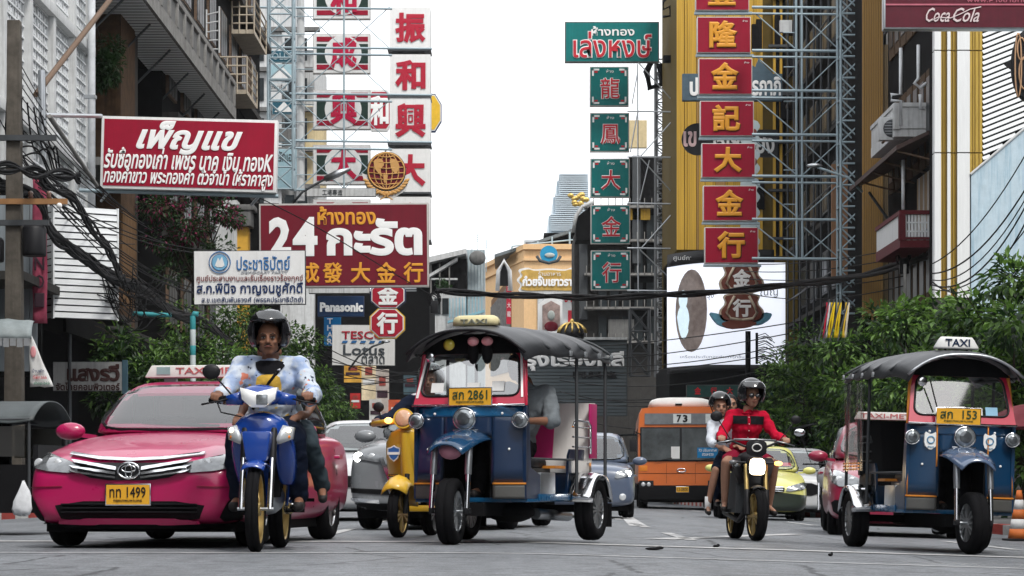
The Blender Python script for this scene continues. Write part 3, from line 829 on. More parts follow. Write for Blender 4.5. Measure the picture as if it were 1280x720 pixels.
# orange building with corner at x=655
ob = thing('corner_building', 'orange plaster corner building with grey shuttered window bays in the centre distance', 'building', (0, 150, 0))
Y = 150
c1, c0, c2 = U(655, Y), U(606, Y + 14), U(722, Y)
prof = [(c1, 0), (c2, 0), (c2, 16), (c0 - 2, 30), (U(606, Y + 14), 14)]
def orange_block(name, zp0, zp1, m, inset=0):
 z0, z1 = Zp(zp0, Y), Zp(zp1, Y)
 MB().prism([(c1 - inset * .2, -inset), (c2 + inset, -inset), (c2, 16), (c0, 30), (c0 - inset, 14 - inset)], z0, z1, 'xy').build(name, m, ob)
orange_block('wall', 640, 305, orangeb)
orange_block('cornice', 312, 306, orangeb, .25)
orange_block('cornice', 326, 323, orangeb, .18)
d = V((c0 - c1, 14)); L_ = d.length; u_ = d.normalized()
an = math.atan2(d.y, d.x)
nrm = V((u_.y, -u_.x)); nrm = -nrm if nrm.x > 0 else nrm
def onface(t, z, dep):  # point on slanting side face
 p = V((c1, 0)) + d * t + nrm * dep
 return (p.x, p.y, z)
for (ta, tb) in ((.30, .80),):
 z0, z1 = Zp(460, Y), Zp(338, Y)
 b = MB(); b.v = [V(onface(ta, z0, .06)), V(onface(tb, z0, .06)), V(onface(tb, z1 - 1.0, .06)), V(onface(ta, z1, .06)), V(onface(ta, z0, -.2)), V(onface(tb, z0, -.2)), V(onface(tb, z1 - 1.0, -.2)), V(onface(ta, z1, -.2))]
 b.f = [(0, 1, 2, 3), (4, 7, 6, 5), (0, 4, 5, 1), (1, 5, 6, 2), (2, 6, 7, 3), (3, 7, 4, 0)]; b.sm = [False] * 6
 b.build('bay_recess', mt('bay_brown', (.16, .09, .05), .8), ob)
 for k in range(16):
  t = ta + (tb - ta) * (k + .15) / 16; t2 = ta + (tb - ta) * (k + .85) / 16
  b = MB(); zz = z1 - .5 - 1.0 * (k / 16)
  b.v = [V(onface(t, z0, .12)), V(onface(t2, z0, .12)), V(onface(t2, zz, .12)), V(onface(t, zz, .12)), V(onface(t, z0, .05)), V(onface(t2, z0, .05)), V(onface(t2, zz, .05)), V(onface(t, zz, .05))]
  b.f = [(0, 1, 2, 3), (4, 7, 6, 5), (0, 4, 5, 1), (1, 5, 6, 2), (2, 6, 7, 3), (3, 7, 4, 0)]; b.sm = [False] * 6
  b.build('shutter_strip', mt('grey_shutter_wood', (.16, .155, .15), .8, var=.4), ob)
MB().b2(U(672, Y), U(722, Y), -.12, 0, Zp(640, Y), Zp(340, Y)).build('white_panel', offw, ob)
# roof shed over it
rs_ = thing('roof_shed', 'dark lean-to roof shed with blue steel frame on top of the orange building', 'shed', (0, 152, 0))
Y = 152
MB().prism([(U(618, Y), Zp(318, Y)), (U(722, Y), Zp(284, Y)), (U(722, Y), Zp(288, Y)), (U(618, Y), Zp(322, Y))], 0, 8).build('roof_sheet', mt('roof_dark', (.12, .14, .15), .6, var=.2), rs_)
MB().b2(U(680, Y), U(722, Y), .5, 5, Zp(306, Y), Zp(290, Y)).build('shed_wall', dark_w, rs_)
for xx, zz in ((640, 312), (655, 307), (672, 302), (690, 296), (712, 290)): rod('frame_post', scaf, rs_, (U(xx, Y), -.1, Zp(308, Y)), (U(xx, Y), -.1, Zp(zz, Y)), .06)
rod('frame_rail', scaf, rs_, (U(640, Y), -.1, Zp(308, Y)), (U(716, Y), -.1, Zp(300, Y)), .05)
# white portrait poster frame, chinese shop
ds = thing('distant_shophouse', 'dark cluttered shophouse with shutters between the orange building and the truss tower', 'building', (0, 126, 0))
Y = 126
MB().b2(U(718, Y), U(786, Y), 0, 6, 0, Zp(292, Y)).b2(U(786.2, Y), U(848, Y), 0, 6, 0, Zp(250, Y)).build('wall', conc_d, ds)['kind'] = 'stuff'
MB().b2(U(786, Y), U(848, Y), -.3, 0, Zp(430, Y), Zp(196, Y)).build('upper_wall', dark_w, ds)
for (xa, ya, xb, yb, m) in ((786, 152, 808, 186, mt('cream_plaster', (.55, .45, .27), .8)), (760, 400, 792, 425, grey_w), (724, 290, 734, 400, scafd), (786, 262, 812, 276, ochre), (790, 196, 800, 330, scafd)):
 MB().b2(U(xa, Y), U(xb, Y), -.5, -.05 if m is not scafd else .1, Zp(yb, Y), Zp(ya, Y)).build('wall_block', m, ds)
for k in range(6):
 for j in range(4):
  MB().b2(U(748 + 15 * k, Y), U(758 + 15 * k, Y), -.36, -.3, Zp(300 + 42 * j, Y), Zp(270 + 42 * j, Y)).build('window', tintglass, ds)
for j in range(5):
 MB().b2(U(730, Y), U(846, Y), -.9, -.1, Zp(262 + 42 * j, Y), Zp(259 + 42 * j, Y)).build('ledge', conc, ds)
 for k in range(12): MB().b2(U(732 + 9 * k, Y), U(733 + 9 * k, Y), -.9, -.86, Zp(262 + 42 * j, Y), Zp(250 + 42 * j, Y)).build('baluster', conc, ds)
# little temple-roof gold ornaments
go = thing('gilt_roof', 'small curved roof eave with gilt ornament in the gap left of the teal squares', 'roof', (0, 120, 0))
Y = 120
MB().path([(U(716, Y), 0, Zp(290, Y)), (U(720, Y), 0, Zp(270, Y)), (U(728, Y), 0, Zp(258, Y)), (U(742, Y), 0, Zp(252, Y))], .10, 8).build('eave', offw, go)
MB().prism([(U(720, Y), Zp(272, Y)), (U(742, Y), Zp(254, Y)), (U(742, Y), Zp(300, Y)), (U(720, Y), Zp(300, Y))], .1, 2).build('roof_side', dark_w, go)
rr = random.Random(3)
b = MB()
for k in range(16):
 p = V((U(713 + 20 * rr.random(), Y), 0, Zp(256 - 14 * rr.random(), Y)))
 b.ell(p, (.16, .08, .12), 8)
b.build('gilt_dragon', mt('gilt', (.60, .42, .12), .35, .6, var=.3, scale=10), go)['kind'] = 'stuff'
# tiny gold dome
gdm = thing('gold_dome', 'small black and gold ribbed dome just above the middle three-wheeler canopy', 'dome', (U(715, 110), 110, Zp(414, 110)))
for k in range(12):
 a = 2 * pi * k / 12
 MB().path([(.66 * sin(R(t)) * cos(a), .66 * sin(R(t)) * sin(a), .5 * cos(R(t)) - .1) for t in (4, 25, 45, 65, 88)], .045, 6).build('rib', mt('gilt', (.60, .42, .12)), gdm)
MB().ell((0, 0, -.1), (.62, .62, .46), 18).build('dome_shell', black_p, gdm)
MB().ell((0, 0, .45), (.09, .09, .12), 10).build('finial', mt('gilt', (.6, .4, .1)), gdm)
# far tower, its haze painted as pale blue, and neighbours
fw_ = mt('far_tower_haze', (.42, .52, .58), .4, var=.1, scale=.02)
st_ = thing('skyscraper', 'pale blue stepped skyscraper with haze painted into its colour, above the orange building', 'skyscraper', (0, 900, 0))
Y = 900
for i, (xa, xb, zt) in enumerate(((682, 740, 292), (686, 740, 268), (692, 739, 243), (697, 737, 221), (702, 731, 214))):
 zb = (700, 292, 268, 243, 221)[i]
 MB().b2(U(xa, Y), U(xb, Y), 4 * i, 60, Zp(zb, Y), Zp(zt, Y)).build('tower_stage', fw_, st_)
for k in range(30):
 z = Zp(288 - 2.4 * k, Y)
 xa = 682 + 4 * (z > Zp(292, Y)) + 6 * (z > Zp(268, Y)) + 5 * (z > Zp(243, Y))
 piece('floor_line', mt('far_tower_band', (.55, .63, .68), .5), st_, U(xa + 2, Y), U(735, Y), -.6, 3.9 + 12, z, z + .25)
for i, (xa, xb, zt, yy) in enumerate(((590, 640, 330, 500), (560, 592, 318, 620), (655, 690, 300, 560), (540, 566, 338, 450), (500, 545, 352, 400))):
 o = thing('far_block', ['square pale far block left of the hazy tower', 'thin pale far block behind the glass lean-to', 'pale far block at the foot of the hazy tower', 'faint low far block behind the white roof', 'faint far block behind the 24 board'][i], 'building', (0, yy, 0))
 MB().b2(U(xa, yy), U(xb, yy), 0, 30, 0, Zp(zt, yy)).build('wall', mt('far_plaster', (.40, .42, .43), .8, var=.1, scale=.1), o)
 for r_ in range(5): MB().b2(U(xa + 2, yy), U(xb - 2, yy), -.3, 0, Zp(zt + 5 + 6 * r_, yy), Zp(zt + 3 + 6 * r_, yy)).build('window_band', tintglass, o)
# roof aerials
for i, (px, py, yy) in enumerate(((590, 285, 150), (597, 292, 150), (608, 300, 150))):
 a = thing('roof_aerial', ['tallest', 'middle', 'smallest'][i] + ' thin roof aerial above the glass lean-to', 'aerial', (U(px, yy), yy, Zp(py + 30, yy)), 0, 'roof aerials')
 hgt = 30 * yy / F
 rod('mast', scaf, a, (0, 0, -.5), (0, 0, hgt), .02, 5)
 for k in range(5): rod('element', scaf, a, (-.25, 0, hgt - .12 * k), (.25, 0, hgt - .12 * k), .012, 5)
# ---- right side
# white and gold building, its side wall faces the camera at y=57
wg = thing('bank_building', 'white building with gold vertical stripes, louvred screen and stained pale blue panel at the right', 'building', (0, 57, 0))
Y = 57
xr = U(1330, Y)
MB().b2(U(1168, Y), xr, .3, .7, 0, 17).build('wall', dark_w, wg)
MB().b2(U(1215, Y), xr, .7, 10, 0, 17).build('rear_block', dark_w, wg)
whp = mt('bright_white_clad', (.66, .67, .67), .55, var=.05, streak=.35, dcol=(.42, .42, .41))
xs_ = [(1168, 1176.5, whp, 0), (1176.5, 1184, goldp, .06), (1184, 1188.5, whp, 0), (1188.5, 1196.5, goldp, .06), (1196.5, 1212.5, whp, 0), (1212.5, 1228.5, goldp, .04)]
for xa, xb, m, dp_ in xs_:
 bot = 372 if xa < 1212 else 218
 for k, (za, zb) in enumerate(((-120, 62), (63, 190), (191, 372))):
  zb = min(zb, bot)
  if za >= zb: continue
  piece('cladding_panel', m, wg, U(xa, Y) + .004, U(xb, Y) - .004, dp_, .3, Zp(zb, Y), Zp(za, Y) - .01)
for xx in (1179, 1182, 1191, 1194.5, 1216, 1219, 1224):
 MB().b2(U(xx, Y), U(xx + .6, Y), -.01 + .03, .06, Zp(218 if xx > 1212 else 372, Y), Zp(-120, Y)).build('stripe_groove', mt('gold_shade', (.20, .12, .02), .6), wg)
# louvre screen, slats slanting
b = MB()
for k in range(46):
 za = -110 + 7.0 * k
 # each slat from x=1228 to right, sloping up to the right
 y1 = za; y2 = za - 40
 xe = 1330
 def clipz(xx, zz):
  lim = 204 - (xx - 1228) * .86
  return zz < lim
 pts = []
 xa_, xb_ = 1229, xe
 # clip to area above the diagonal line
 def yline(xx): return y1 + (y2 - y1) * (xx - 1229) / (xe - 1229)
 while xb_ > xa_ and not clipz(xb_, yline(xb_)): xb_ -= 4
 if xb_ - xa_ < 8: continue
 p_ = V((U(xa_, Y), .04, Zp(yline(xa_), Y))); q_ = V((U(xb_, Y), .04, Zp(yline(xb_), Y)))
 d_ = q_ - p_
 M_ = Matrix.Translation((p_ + q_) / 2) @ RY(-math.atan2(d_.z, d_.x)) @ RX(R(-25)) @ S(d_.length, .03, .085)
 if 'slatw' not in UB: UB[slatw.name] = UB.get(slatw.name) or unitbox('block', slatw)
 inst('slat', UB[slatw.name], wg, M_)
MB().prism([(U(1213, Y), Zp(218, Y)), (xr, Zp(118, Y)), (xr, Zp(400, Y)), (U(1213, Y), Zp(400, Y))], .0, .28).build('stained_panel', paleb, wg)
MB().b2(U(1213, Y), U(1213, Y) + .012, -.012, 0, Zp(400, Y), Zp(218, Y)).build('panel_joint', black_m, wg)
rod('panel_edge', offw, wg, (U(1213, Y), -.02, Zp(218, Y)), (xr, -.02, Zp(118, Y)), .03)
MB().b2(U(1168, Y), xr, .02, .3, 0, Zp(372, Y) - .01).build('lower_wall', conc_d, wg)
# balcony house x 1095-1168
bh = thing('balcony_house', 'old house with white upper balcony, brown canopy and white maroon-trimmed balcony at the right', 'building', (10.5, 0, 0))
MB().b2(0, 5, 57.6, 67.5, 0, 17).build('wall', dark_w, bh)
for z0, z1 in ((12.6, 17), (8.9, 11.2), (5.4, 7.6)):
 for k in range(9):
  y = 58.2 + 1.0 * k
  fr = MB().b2(-.05, .02, y, y + .8, z0 - .3, z1 - .2).build('window', mt('brown_frame', (.09, .06, .04), .8), bh)
  MB().b2(-.07, -.05, y + .1, y + .7, z0, z1 - .4).build('pane', tintglass, fr)
for k in range(20):
 piece('wall_stripe', mt('cream_strip', (.45, .33, .22), .8, dirt=.5) if k % 3 else mt('white_strip', (.55, .55, .53), .7), bh, -.10, -.06, 57.8 + .22 * k, 57.9 + .22 * k, 7.0, 8.4)
def balcony(z, y0, y1, dx, rail, lab, trim, bal=False):
 t = thing('balcony', lab, 'balcony', (10.5, 0, z), 0, 'balconies of the old house')
 MB().b2(-dx, 0, y0, y1, 0, .18).build('slab', trim, t)
 MB().b2(-dx, -dx + .1, y0, y1, .18, .26).build('foot', trim, t)
 MB().b2(-dx - .02, -dx + .12, y0, y1, rail, rail + .1).build('top_rail', trim, t)
 MB().b2(-dx, 0, y0 - .02, y0 + .08, .2, .26).build('foot', trim, t)
 MB().b2(-dx, 0, y0 - .04, y0 + .1, rail, rail + .1).build('top_rail', trim, t)
 MB().b2(-dx - .03, -dx + .13, y0 - .05, y0 + .12, .18, rail).build('corner_post', trim, t)
 if bal:
  for k in range(9):
   x = -dx + .12 + (dx - .15) * k / 9.0
   piece('baluster', slatw, t, x, x + .055, y0 + .01, y0 + .05, .26, rail)
  for k in range(3): piece('rail_bar', slatw, t, -dx + .1, 0, y0 + .0, y0 + .04, .38 + .22 * k, .42 + .22 * k)
  MB().b2(-dx + .02, -dx + .06, y0 + .1, y1, .26, rail).build('side_panel', whp, t)
 else:
  MB().b2(-dx + .01, -dx + .07, y0, y1, .26, rail).build('side_panel', offw, t, bevel=.02)
  MB().b2(-dx, 0, y0 + .0, y0 + .06, .26, rail).build('front_panel', offw, t)
balcony(6.45, 60.0, 64.0, .87, .82, 'lower white balcony with maroon trim and pierced balusters', maroon, True)
balcony(9.35, 61.0, 65, .85, .75, 'upper curved white balcony above the brown canopy', offw, False)
cn_ = thing('brown_canopy', 'sloping brown sheet canopy under the upper white balcony', 'canopy', (10.5, 0, 0))
MB().prism([(-1.15, Zp(196, 60)), (0, Zp(168, 60)), (0, Zp(164, 60)), (-1.15, Zp(190, 60))], 58.8, 67).build('canopy_sheet', mt('brown_sheet', (.07, .045, .04), .6, var=.2), cn_)
for y in (59, 61, 63, 65): rod('canopy_arm', rust, cn_, (-1.1, y, Zp(196, 60)), (0, y, Zp(210, 60)), .025)
ac_unit(U(1119, 61.5), 61.5, Zp(176, 61.5), 0, 'white air conditioner on the brown canopy of the old house')
dpp = thing('drainpipes', 'white bent drainpipes on the wall of the old balcony house', 'pipe', (0, 0, 0))
for pts in (((1126, 60), (1126, 118), (1114, 118), (1114, 126), (1126, 126), (1126, 158)), ((1148, 56), (1148, 98), (1143, 104), (1150, 110), (1158, 104)), ((1129, 200), (1129, 262)), ((1150, 118), (1150, 136), (1156, 136))):
 MB().path([P(a, c, 60.3) for a, c in pts], .045, 8).build('pipe', mt('pipe_white', (.62, .64, .66)), dpp)
for x_ in (1132, 1140, 1149, 1158):
 pass
MB().b2(U(1130, 58.5), U(1133, 58.5), 58.5, 58.6, Zp(470, 58.5), Zp(330, 58.5)).build('pipe', conc, dpp)
# brown-yellow corrugated wall 1078-1105 and dark block behind
yc = thing('corrugated_wall', 'tall orange-brown corrugated metal wall strip beside the truss tower', 'wall', (0, 68.5, 0))
Y = 68.5
MB().b2(U(1078, Y), U(1104, Y), .06, 3, 0, 17.5).build('backing', dark_w, yc)
for k in range(9):
 xa = 1078 + 2.9 * k
 piece('corrugation', ochre2, yc, U(xa, Y), U(xa + 2.3, Y), 0, .06 + .01 * (k % 2), Zp(395, Y) if k % 2 else Zp(402, Y), 17.5)
for k in range(12):
 xa = 1104 + 2.4 * k
 piece('old_board', mt('old_cream_board', (.27, .20, .12), .85, var=.4, streak=.6, dcol=(.05, .04, .03)), yc, U(xa, Y), U(xa + 1.9, Y), .1, .16, Zp(430, Y), Zp(55, Y))
db = thing('dark_block', 'dark netted building block behind the red sign scaffolding', 'building', (11.7, 0, 0))
MB().b2(0, 6, 69, 99, 0, 22).build('wall', dark_w, db)
for z in (4, 7, 10, 13, 16, 19):
 MB().b2(-.5, 0, 69, 99, z, z + .15).build('ledge', conc_d, db)
 for k in range(9):
  y = 70 + 3.2 * k
  fr = MB().b2(-.06, .02, y, y + 2.0, z + .7, z + 2.3).build('window', scafd, db)
  MB().b2(-.08, -.06, y + .1, y + .95, z + .8, z + 2.2).b2(-.08, -.06, y + 1.05, y + 1.9, z + .8, z + 2.2).build('panes', tintglass, fr)['kind'] = 'stuff'
for k in range(14): rod('net_pole', scafd, db, (-.6, 70 + 2.1 * k, 3), (-.6, 70 + 2.1 * k, 21), .04, 6)
for z in (5, 8, 11, 14, 17): rod('net_rail', scafd, db, (-.6, 70, z), (-.6, 98, z), .035, 6)
for (xa, ya, xb, yb, m) in ((1040, 205, 1062, 345, mt('tan_plaster', (.30, .17, .10), .8)), (940, 30, 952, 62, black_m), (975, 25, 990, 40, offw)):
 q = U(xa, 75)
 MB().b2(q - 11.7, U(xb, 75) - 11.7, 75, 75.2, Zp(yb, 75), Zp(ya, 75)).build('wall_patch', m, db)
# yellow ribbed corner building
yb_ = thing('ribbed_building', 'tall yellow ochre ribbed metal-clad corner building behind the red sign column', 'building', (0, 102, 0))
Y = 102
xL, xR = U(846, Y), U(1048, Y)
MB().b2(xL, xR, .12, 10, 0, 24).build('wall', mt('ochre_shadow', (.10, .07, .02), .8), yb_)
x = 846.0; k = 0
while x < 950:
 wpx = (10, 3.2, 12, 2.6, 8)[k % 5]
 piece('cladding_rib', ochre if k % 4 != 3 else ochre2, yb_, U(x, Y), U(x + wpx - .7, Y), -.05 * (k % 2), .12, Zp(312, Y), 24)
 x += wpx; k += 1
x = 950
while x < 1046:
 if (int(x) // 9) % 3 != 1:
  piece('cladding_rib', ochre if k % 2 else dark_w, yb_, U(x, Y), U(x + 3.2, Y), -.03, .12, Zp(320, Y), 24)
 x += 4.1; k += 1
for z in (300, 240, 180, 120, 60, 0):
 MB().b2(U(960, Y), U(1046, Y), -.3, -.02, Zp(z, Y), Zp(z - 3, Y)).build('ledge', scafd, yb_)
for (xa, ya, xb, yb) in ((945, 25, 952, 62), (968, 20, 975, 60), (985, 60, 1000, 95), (1005, 20, 1020, 60), (975, 120, 990, 150), (945, 225, 955, 262)):
 MB().b2(U(xa, Y), U(xb, Y), -.2, .05, Zp(yb, Y), Zp(ya, Y)).build('window', dark_in, yb_)
MB().b2(U(836, Y), xR, -.4, 9, 0, Zp(455, Y)).build('ground_floor', dark_w, yb_)
MB().b2(U(846, Y), xR, .3, 9, Zp(455, Y), Zp(312, Y)).build('lower_wall', dark_w, yb_)
# black truss tower behind the teal squares, blue-grey truss tower in front
def truss_tower(label, xa, xb, ya, yb, Y, m, nb, r=.035, depth=.7, cat='scaffold', group=None, cross=True):
 t = thing('truss_tower', label, cat, (0, Y, 0), 0, group)
 x0, x1 = U(xa, Y), U(xb, Y); z0, z1 = Zp(yb, Y), Zp(ya, Y)
 for x in (x0, x1):
  for y in (0, depth): rod('chord', m, t, (x, y, z0), (x, y, z1), r, 6)
 for k in range(nb + 1):
  z = z0 + (z1 - z0) * k / nb
  rod('rung', m, t, (x0, 0, z), (x1, 0, z), r * .75, 6)
  rod('rung', m, t, (x0, 0, z), (x0, depth, z), r * .7, 6)
  rod('rung', m, t, (x1, 0, z), (x1, depth, z), r * .7, 6)
  if k < nb:
   z2 = z0 + (z1 - z0) * (k + 1) / nb
   rod('brace', m, t, (x0, 0, z), (x1, 0, z2), r * .6, 6)
   if cross: rod('brace', m, t, (x1, 0, z), (x0, 0, z2), r * .6, 6)
   rod('brace', m, t, (x0, depth, z2), (x1, depth, z), r * .6, 6)
   rod('brace', m, t, (x1, 0, z), (x1, depth, z2), r * .6, 6)
 return t
truss_tower('blue-grey steel lattice tower carrying the red sign column, right of centre', 1051, 1079, -10, 392, 70, scaf, 15, .042)
truss_tower('dark lattice tower rising behind the teal sign squares', 820, 842, 74, 470, 112, mt('mid_steel', (.14, .145, .15), .6, .3), 22, .05)
truss_tower('blue-grey lattice tower at the left, beside the red and green square signs', 335, 366, -10, 236, 94, scaf, 9, .05)
# grey mesh fence strips next to the dark tower
ms = thing('mesh_mast', 'grey mesh cable mast between the teal squares and the yellow building', 'mast', (0, 113, 0))
Y = 113
for xx in (822, 829, 836): rod('mast_rod', steel, ms, (U(xx, Y), 0, Zp(470, Y)), (U(xx, Y), 0, Zp(90, Y)), .035, 6)
for k in range(60): rod('mast_rung', steel, ms, (U(821, Y), 0, Zp(465 - 6.2 * k, Y)), (U(837, Y), 0, Zp(465 - 6.2 * k, Y)), .018, 5)
MB().path([P(815, 75, 112), P(808, 90, 112), P(812, 110, 112), P(828, 105, 112), P(824, 80, 112)], .16, 8).build('cable_coil', black_m, None)
bpy.data.objects['cable_coil'].parent = ms; bpy.data.objects['cable_coil'].location = (0, -113, 0)
# scaffolding that holds the red column (double bars with diagonals)
sc1 = thing('sign_scaffold', 'blue-grey tube scaffold of double bars holding the red gold-lettered squares', 'scaffold', (0, 74, 0))
Y = 74
pairs = ((9, 17), (63, 71), (113, 122), (168, 176), (220, 228), (274, 0), (323, 0), (-8, 0))
for a, c in pairs:
 rod('bar', scaf, sc1, (U(940, Y), 0, Zp(a, Y)), (U(1054, Y), 0, Zp(a + 1, Y)), .045)
 if c: rod('bar', scaf, sc1, (U(940, Y), 0, Zp(c, Y)), (U(1054, Y), 0, Zp(c + 1, Y)), .035)
for xx in (996, 1003): rod('post', scaf, sc1, (U(xx, Y), .0, Zp(325, Y)), (U(xx - 1, Y), .0, Zp(-12, Y)), .04)
for k in range(6):
 y1, y2 = 17 + 53 * k, 63 + 52 * k
 rod('brace', scaf, sc1, (U(945, Y), .04, Zp(y1, Y)), (U(997, Y), .04, Zp(y2, Y)), .022, 6)
 rod('brace', scaf, sc1, (U(1050, Y), .04, Zp(y1, Y)), (U(1003, Y), .04, Zp(y2, Y)), .022, 6)
 if k in (0, 3, 5): rod('brace', scaf, sc1, (U(1003, Y), .04, Zp(y1, Y)), (U(1050, Y), .04, Zp(y2, Y)), .02, 6)
for k in range(7): rod('short_bar', scaf, sc1, (U(980, Y), .1, Zp(40 + 43 * k, Y)), (U(997, Y), .1, Zp(40 + 43 * k, Y)), .02, 6)
lampr = thing('street_lamp', 'slender street lamp arm over the scaffold, right of the red squares', 'street lamp', (0, 66, 0))
MB().path([(U(1078, 66), 0, Zp(240, 66)), (U(1060, 66), 0, Zp(222, 66)), (U(1030, 66), 0, Zp(212, 66)), (U(1022, 66), 0, Zp(209, 66))], .035, 8).build('arm', scaf, lampr)
MB().ell((U(1018, 66), 0, Zp(207, 66)), (.22, .1, .06), 14).build('lamp_head', steel, lampr)
rod('pole', scafd, lampr, (U(1086, 66), 0, Zp(240, 66)), (U(1134, 66), 0, Zp(308, 66)), .04)
# scaffold of the left squares
sc2 = thing('sign_scaffold', 'blue-grey tube scaffold of long bars in front of the red and green square signs', 'scaffold', (0, 96, 0))
Y = 96
for z in (10, 60, 68, 118, 126, 177, 186, 238):
 rod('bar', scaf, sc2, (U(308 if z in (10, 60) else 362, Y), 0, Zp(z - 1, Y)), (U(540 if z in (60, 118, 177) else 490, Y), 0, Zp(z + 1, Y)), .045)
rod('post', scaf, sc2, (U(430, Y), 0, Zp(245, Y)), (U(430, Y), 0, Zp(-10, Y)), .04)
for k in range(5):
 z0 = 8 + 58.5 * (k - 0) - (58 if k == 4 else 0)
 for s_ in (-1, 1):
  rod('brace', scaf, sc2, (U(430, Y), .05, Zp(z0, Y)), (U(430 + s_ * 57, Y), .05, Zp(z0 + 52, Y)), .02, 6)
  if k % 2 == 0: rod('brace', scaf, sc2, (U(430 + s_ * 57, Y), .05, Zp(z0, Y)), (U(430, Y), .05, Zp(z0 + 52, Y)), .02, 6)
for z in range(20, 240, 22): rod('short_bar', scaf, sc2, (U(368, Y), .1, Zp(z, Y)), (U(392, Y), .1, Zp(z, Y)), .02, 6)
rod('post', offw, sc2, (U(375, Y), .3, Zp(250, Y)), (U(375, Y), .3, Zp(-10, Y)), .16)
# scaffold of the teal squares
sc3 = thing('sign_scaffold', 'thin steel bracing between the teal squares and the yellow building', 'scaffold', (0, 106, 0))
Y = 106
rod('post', steel, sc3, (U(798, Y), 0, Zp(365, Y)), (U(797, Y), 0, Zp(80, Y)), .03)
for a in (139, 196, 254, 310, 363):
 rod('bar', steel, sc3, (U(784, Y), 0, Zp(a, Y)), (U(852, Y), 0, Zp(a + 1, Y)), .035)
for (xa, ya, xb, yb) in ((798, 78, 852, 138), (852, 138, 800, 196), (800, 196, 852, 253), (852, 254, 800, 312), (800, 312, 840, 350), (800, 250, 812, 200), (790, 130, 797, 90), (788, 190, 797, 140)):
 rod('brace', steel, sc3, (U(xa, Y), .05, Zp(ya, Y)), (U(xb, Y), .05, Zp(yb, Y)), .03, 6)
MB().b2(U(829, Y), U(857, Y), -.2, .2, Zp(78, Y), Zp(70, Y)).build('end_plate', black_m, sc3)
# small scaffold cage below
truss_tower('small dark steel cage behind the middle three-wheeler, under the teal squares', 788, 812, 386, 470, 116, scafd, 3, .06)
# ---- LED screen, curved
led = thing('led_screen', 'large curved white LED billboard with an oval picture, behind the bus', 'billboard', (0, 96, 0))
Y = 96
def ledp(u, z, dep=0):   # u 0..1
 x = U(839, Y) + (U(982, Y) - U(839, Y)) * u
 y = 1.6 * (1 - min(1, u * 2.4)) ** 2 * 1.4 + .9 * max(0, u - .6) ** 2 - dep
 return V((x, y, z))
def ledsheet(name, u0, u1, za, zb, m, dep, n=24):
 b = MB()
 rg = [[ledp(u0 + (u1 - u0) * i / n, Zp(zb, Y), dep), ledp(u0 + (u1 - u0) * i / n, Zp(za, Y), dep)] for i in range(n + 1)]
 b.loft(rg, closed=False, caps=False)
 o = b.build(name, m, led); apply_mods(o, [('SOLIDIFY', dict(thickness=.05, offset=0))]); return o
scr = mt('screen_light', (.6, .62, .68), .4, var=.03, emit=(.80, .84, .93), es=.55)
ledsheet('screen', 0, 1, 328, 456, scr, 0)
ledsheet('top_frame', 0, .9, 312, 328, mt('frame_black', (.02, .02, .022), .5), .06)
ledsheet('bottom_frame', 0, 1, 456, 464, mt('frame_black', (.02, .02, .022)), .06)
text('www.goldshop.th' if False else 'ศูนย์การค้า', (U(843, Y), U(880, Y), Zp(325, Y), Zp(317, Y)), whitelet, led, y=.6, bold=.01)
# oval picture
ovm = mt('screen_portrait', (.16, .14, .13), .4, var=.7, scale=1.5, emit=(.10, .07, .06), es=.4)
b = MB(); ring = []
for i in range(28):
 a = 2 * pi * i / 28
 ring.append(ledp(.19 + .125 * cos(a), Zp(387 + 52 * sin(a), Y), .06))
cen = ledp(.19, Zp(387, Y), .07)
b.v = ring + [cen]; b.f = [(i, (i + 1) % 28, 28) for i in range(28)]; b.sm = [False] * 28
apply_mods(b.build('oval_picture', ovm, led), [('SOLIDIFY', dict(thickness=.03))])
b = MB()
for (u, zc, ru, rz_) in ((.12, 372, .035, 12), (.12, 400, .05, 22)):
 ring = [ledp(u + ru * cos(2 * pi * i / 18), Zp(zc + rz_ * sin(2 * pi * i / 18), Y), .11) for i in range(18)]
 o_ = len(b.v); b.v += ring + [ledp(u, Zp(zc, Y), .12)]; b.f += [(o_ + i, o_ + (i + 1) % 18, o_ + 18) for i in range(18)]; b.sm += [False] * 18
b.build('picture_figure', mt('screen_figure', (.5, .6, .65), .4, emit=(.55, .68, .75), es=.5), led)['kind'] = 'stuff'
text('เครื่องประดับทองคำแท้ทุกชิ้น', (U(850, Y), U(930, Y), Zp(449, Y), Zp(444, Y)), mt('screen_ink', (.25, .27, .32)), led, y=-.1, depth=.02)
text('กรุง', (U(878, Y), U(892, Y), Zp(375, Y), Zp(367, Y)), mt('screen_ink', (.25, .27, .32)), led, y=-.1, depth=.02)
text('ณญ', (U(950, Y), U(972, Y), Zp(372, Y), Zp(362, Y)), mt('screen_ink', (.25, .27, .32)), led, y=-.1, depth=.02)
# ================================================================ vehicles
def paint(name, col, rough=.28, coat=.8, **k):
 return mt(name, col, rough, 0.0, var=.05, scale=2.5, coat=coat * .55, dirt=.12, dcol=(.08, .07, .06), **k)
pink_p = paint('magenta_paint', (.40, .007, .085))
pinkd_p = paint('crease_shade', (.20, .008, .03))
silver_p = paint('silver_paint', (.17, .18, .19), .25)
whitecar_p = paint('white_car_paint', (.48, .49, .50))
bluecar_p = paint('grey_blue_paint', (.08, .105, .16))
yel_p = paint('yellow_green_paint', (.58, .56, .17))
grn_p = paint('green_black_paint', (.02, .03, .02))
blue_p = paint('blue_paint', (.004, .045, .27), .22, 1.0)
tukblue = paint('tuktuk_navy', (.002, .017, .055), .3)
tukblueb = paint('tuktuk_blue', (.002, .032, .085), .3)
tukblue2 = paint('tuktuk_bright_blue', (.004, .08, .19), .25)
tukred = paint('tuktuk_red', (.45, .01, .045), .3)
orange_p = paint('bus_orange', (.60, .135, .022), .35, .4)
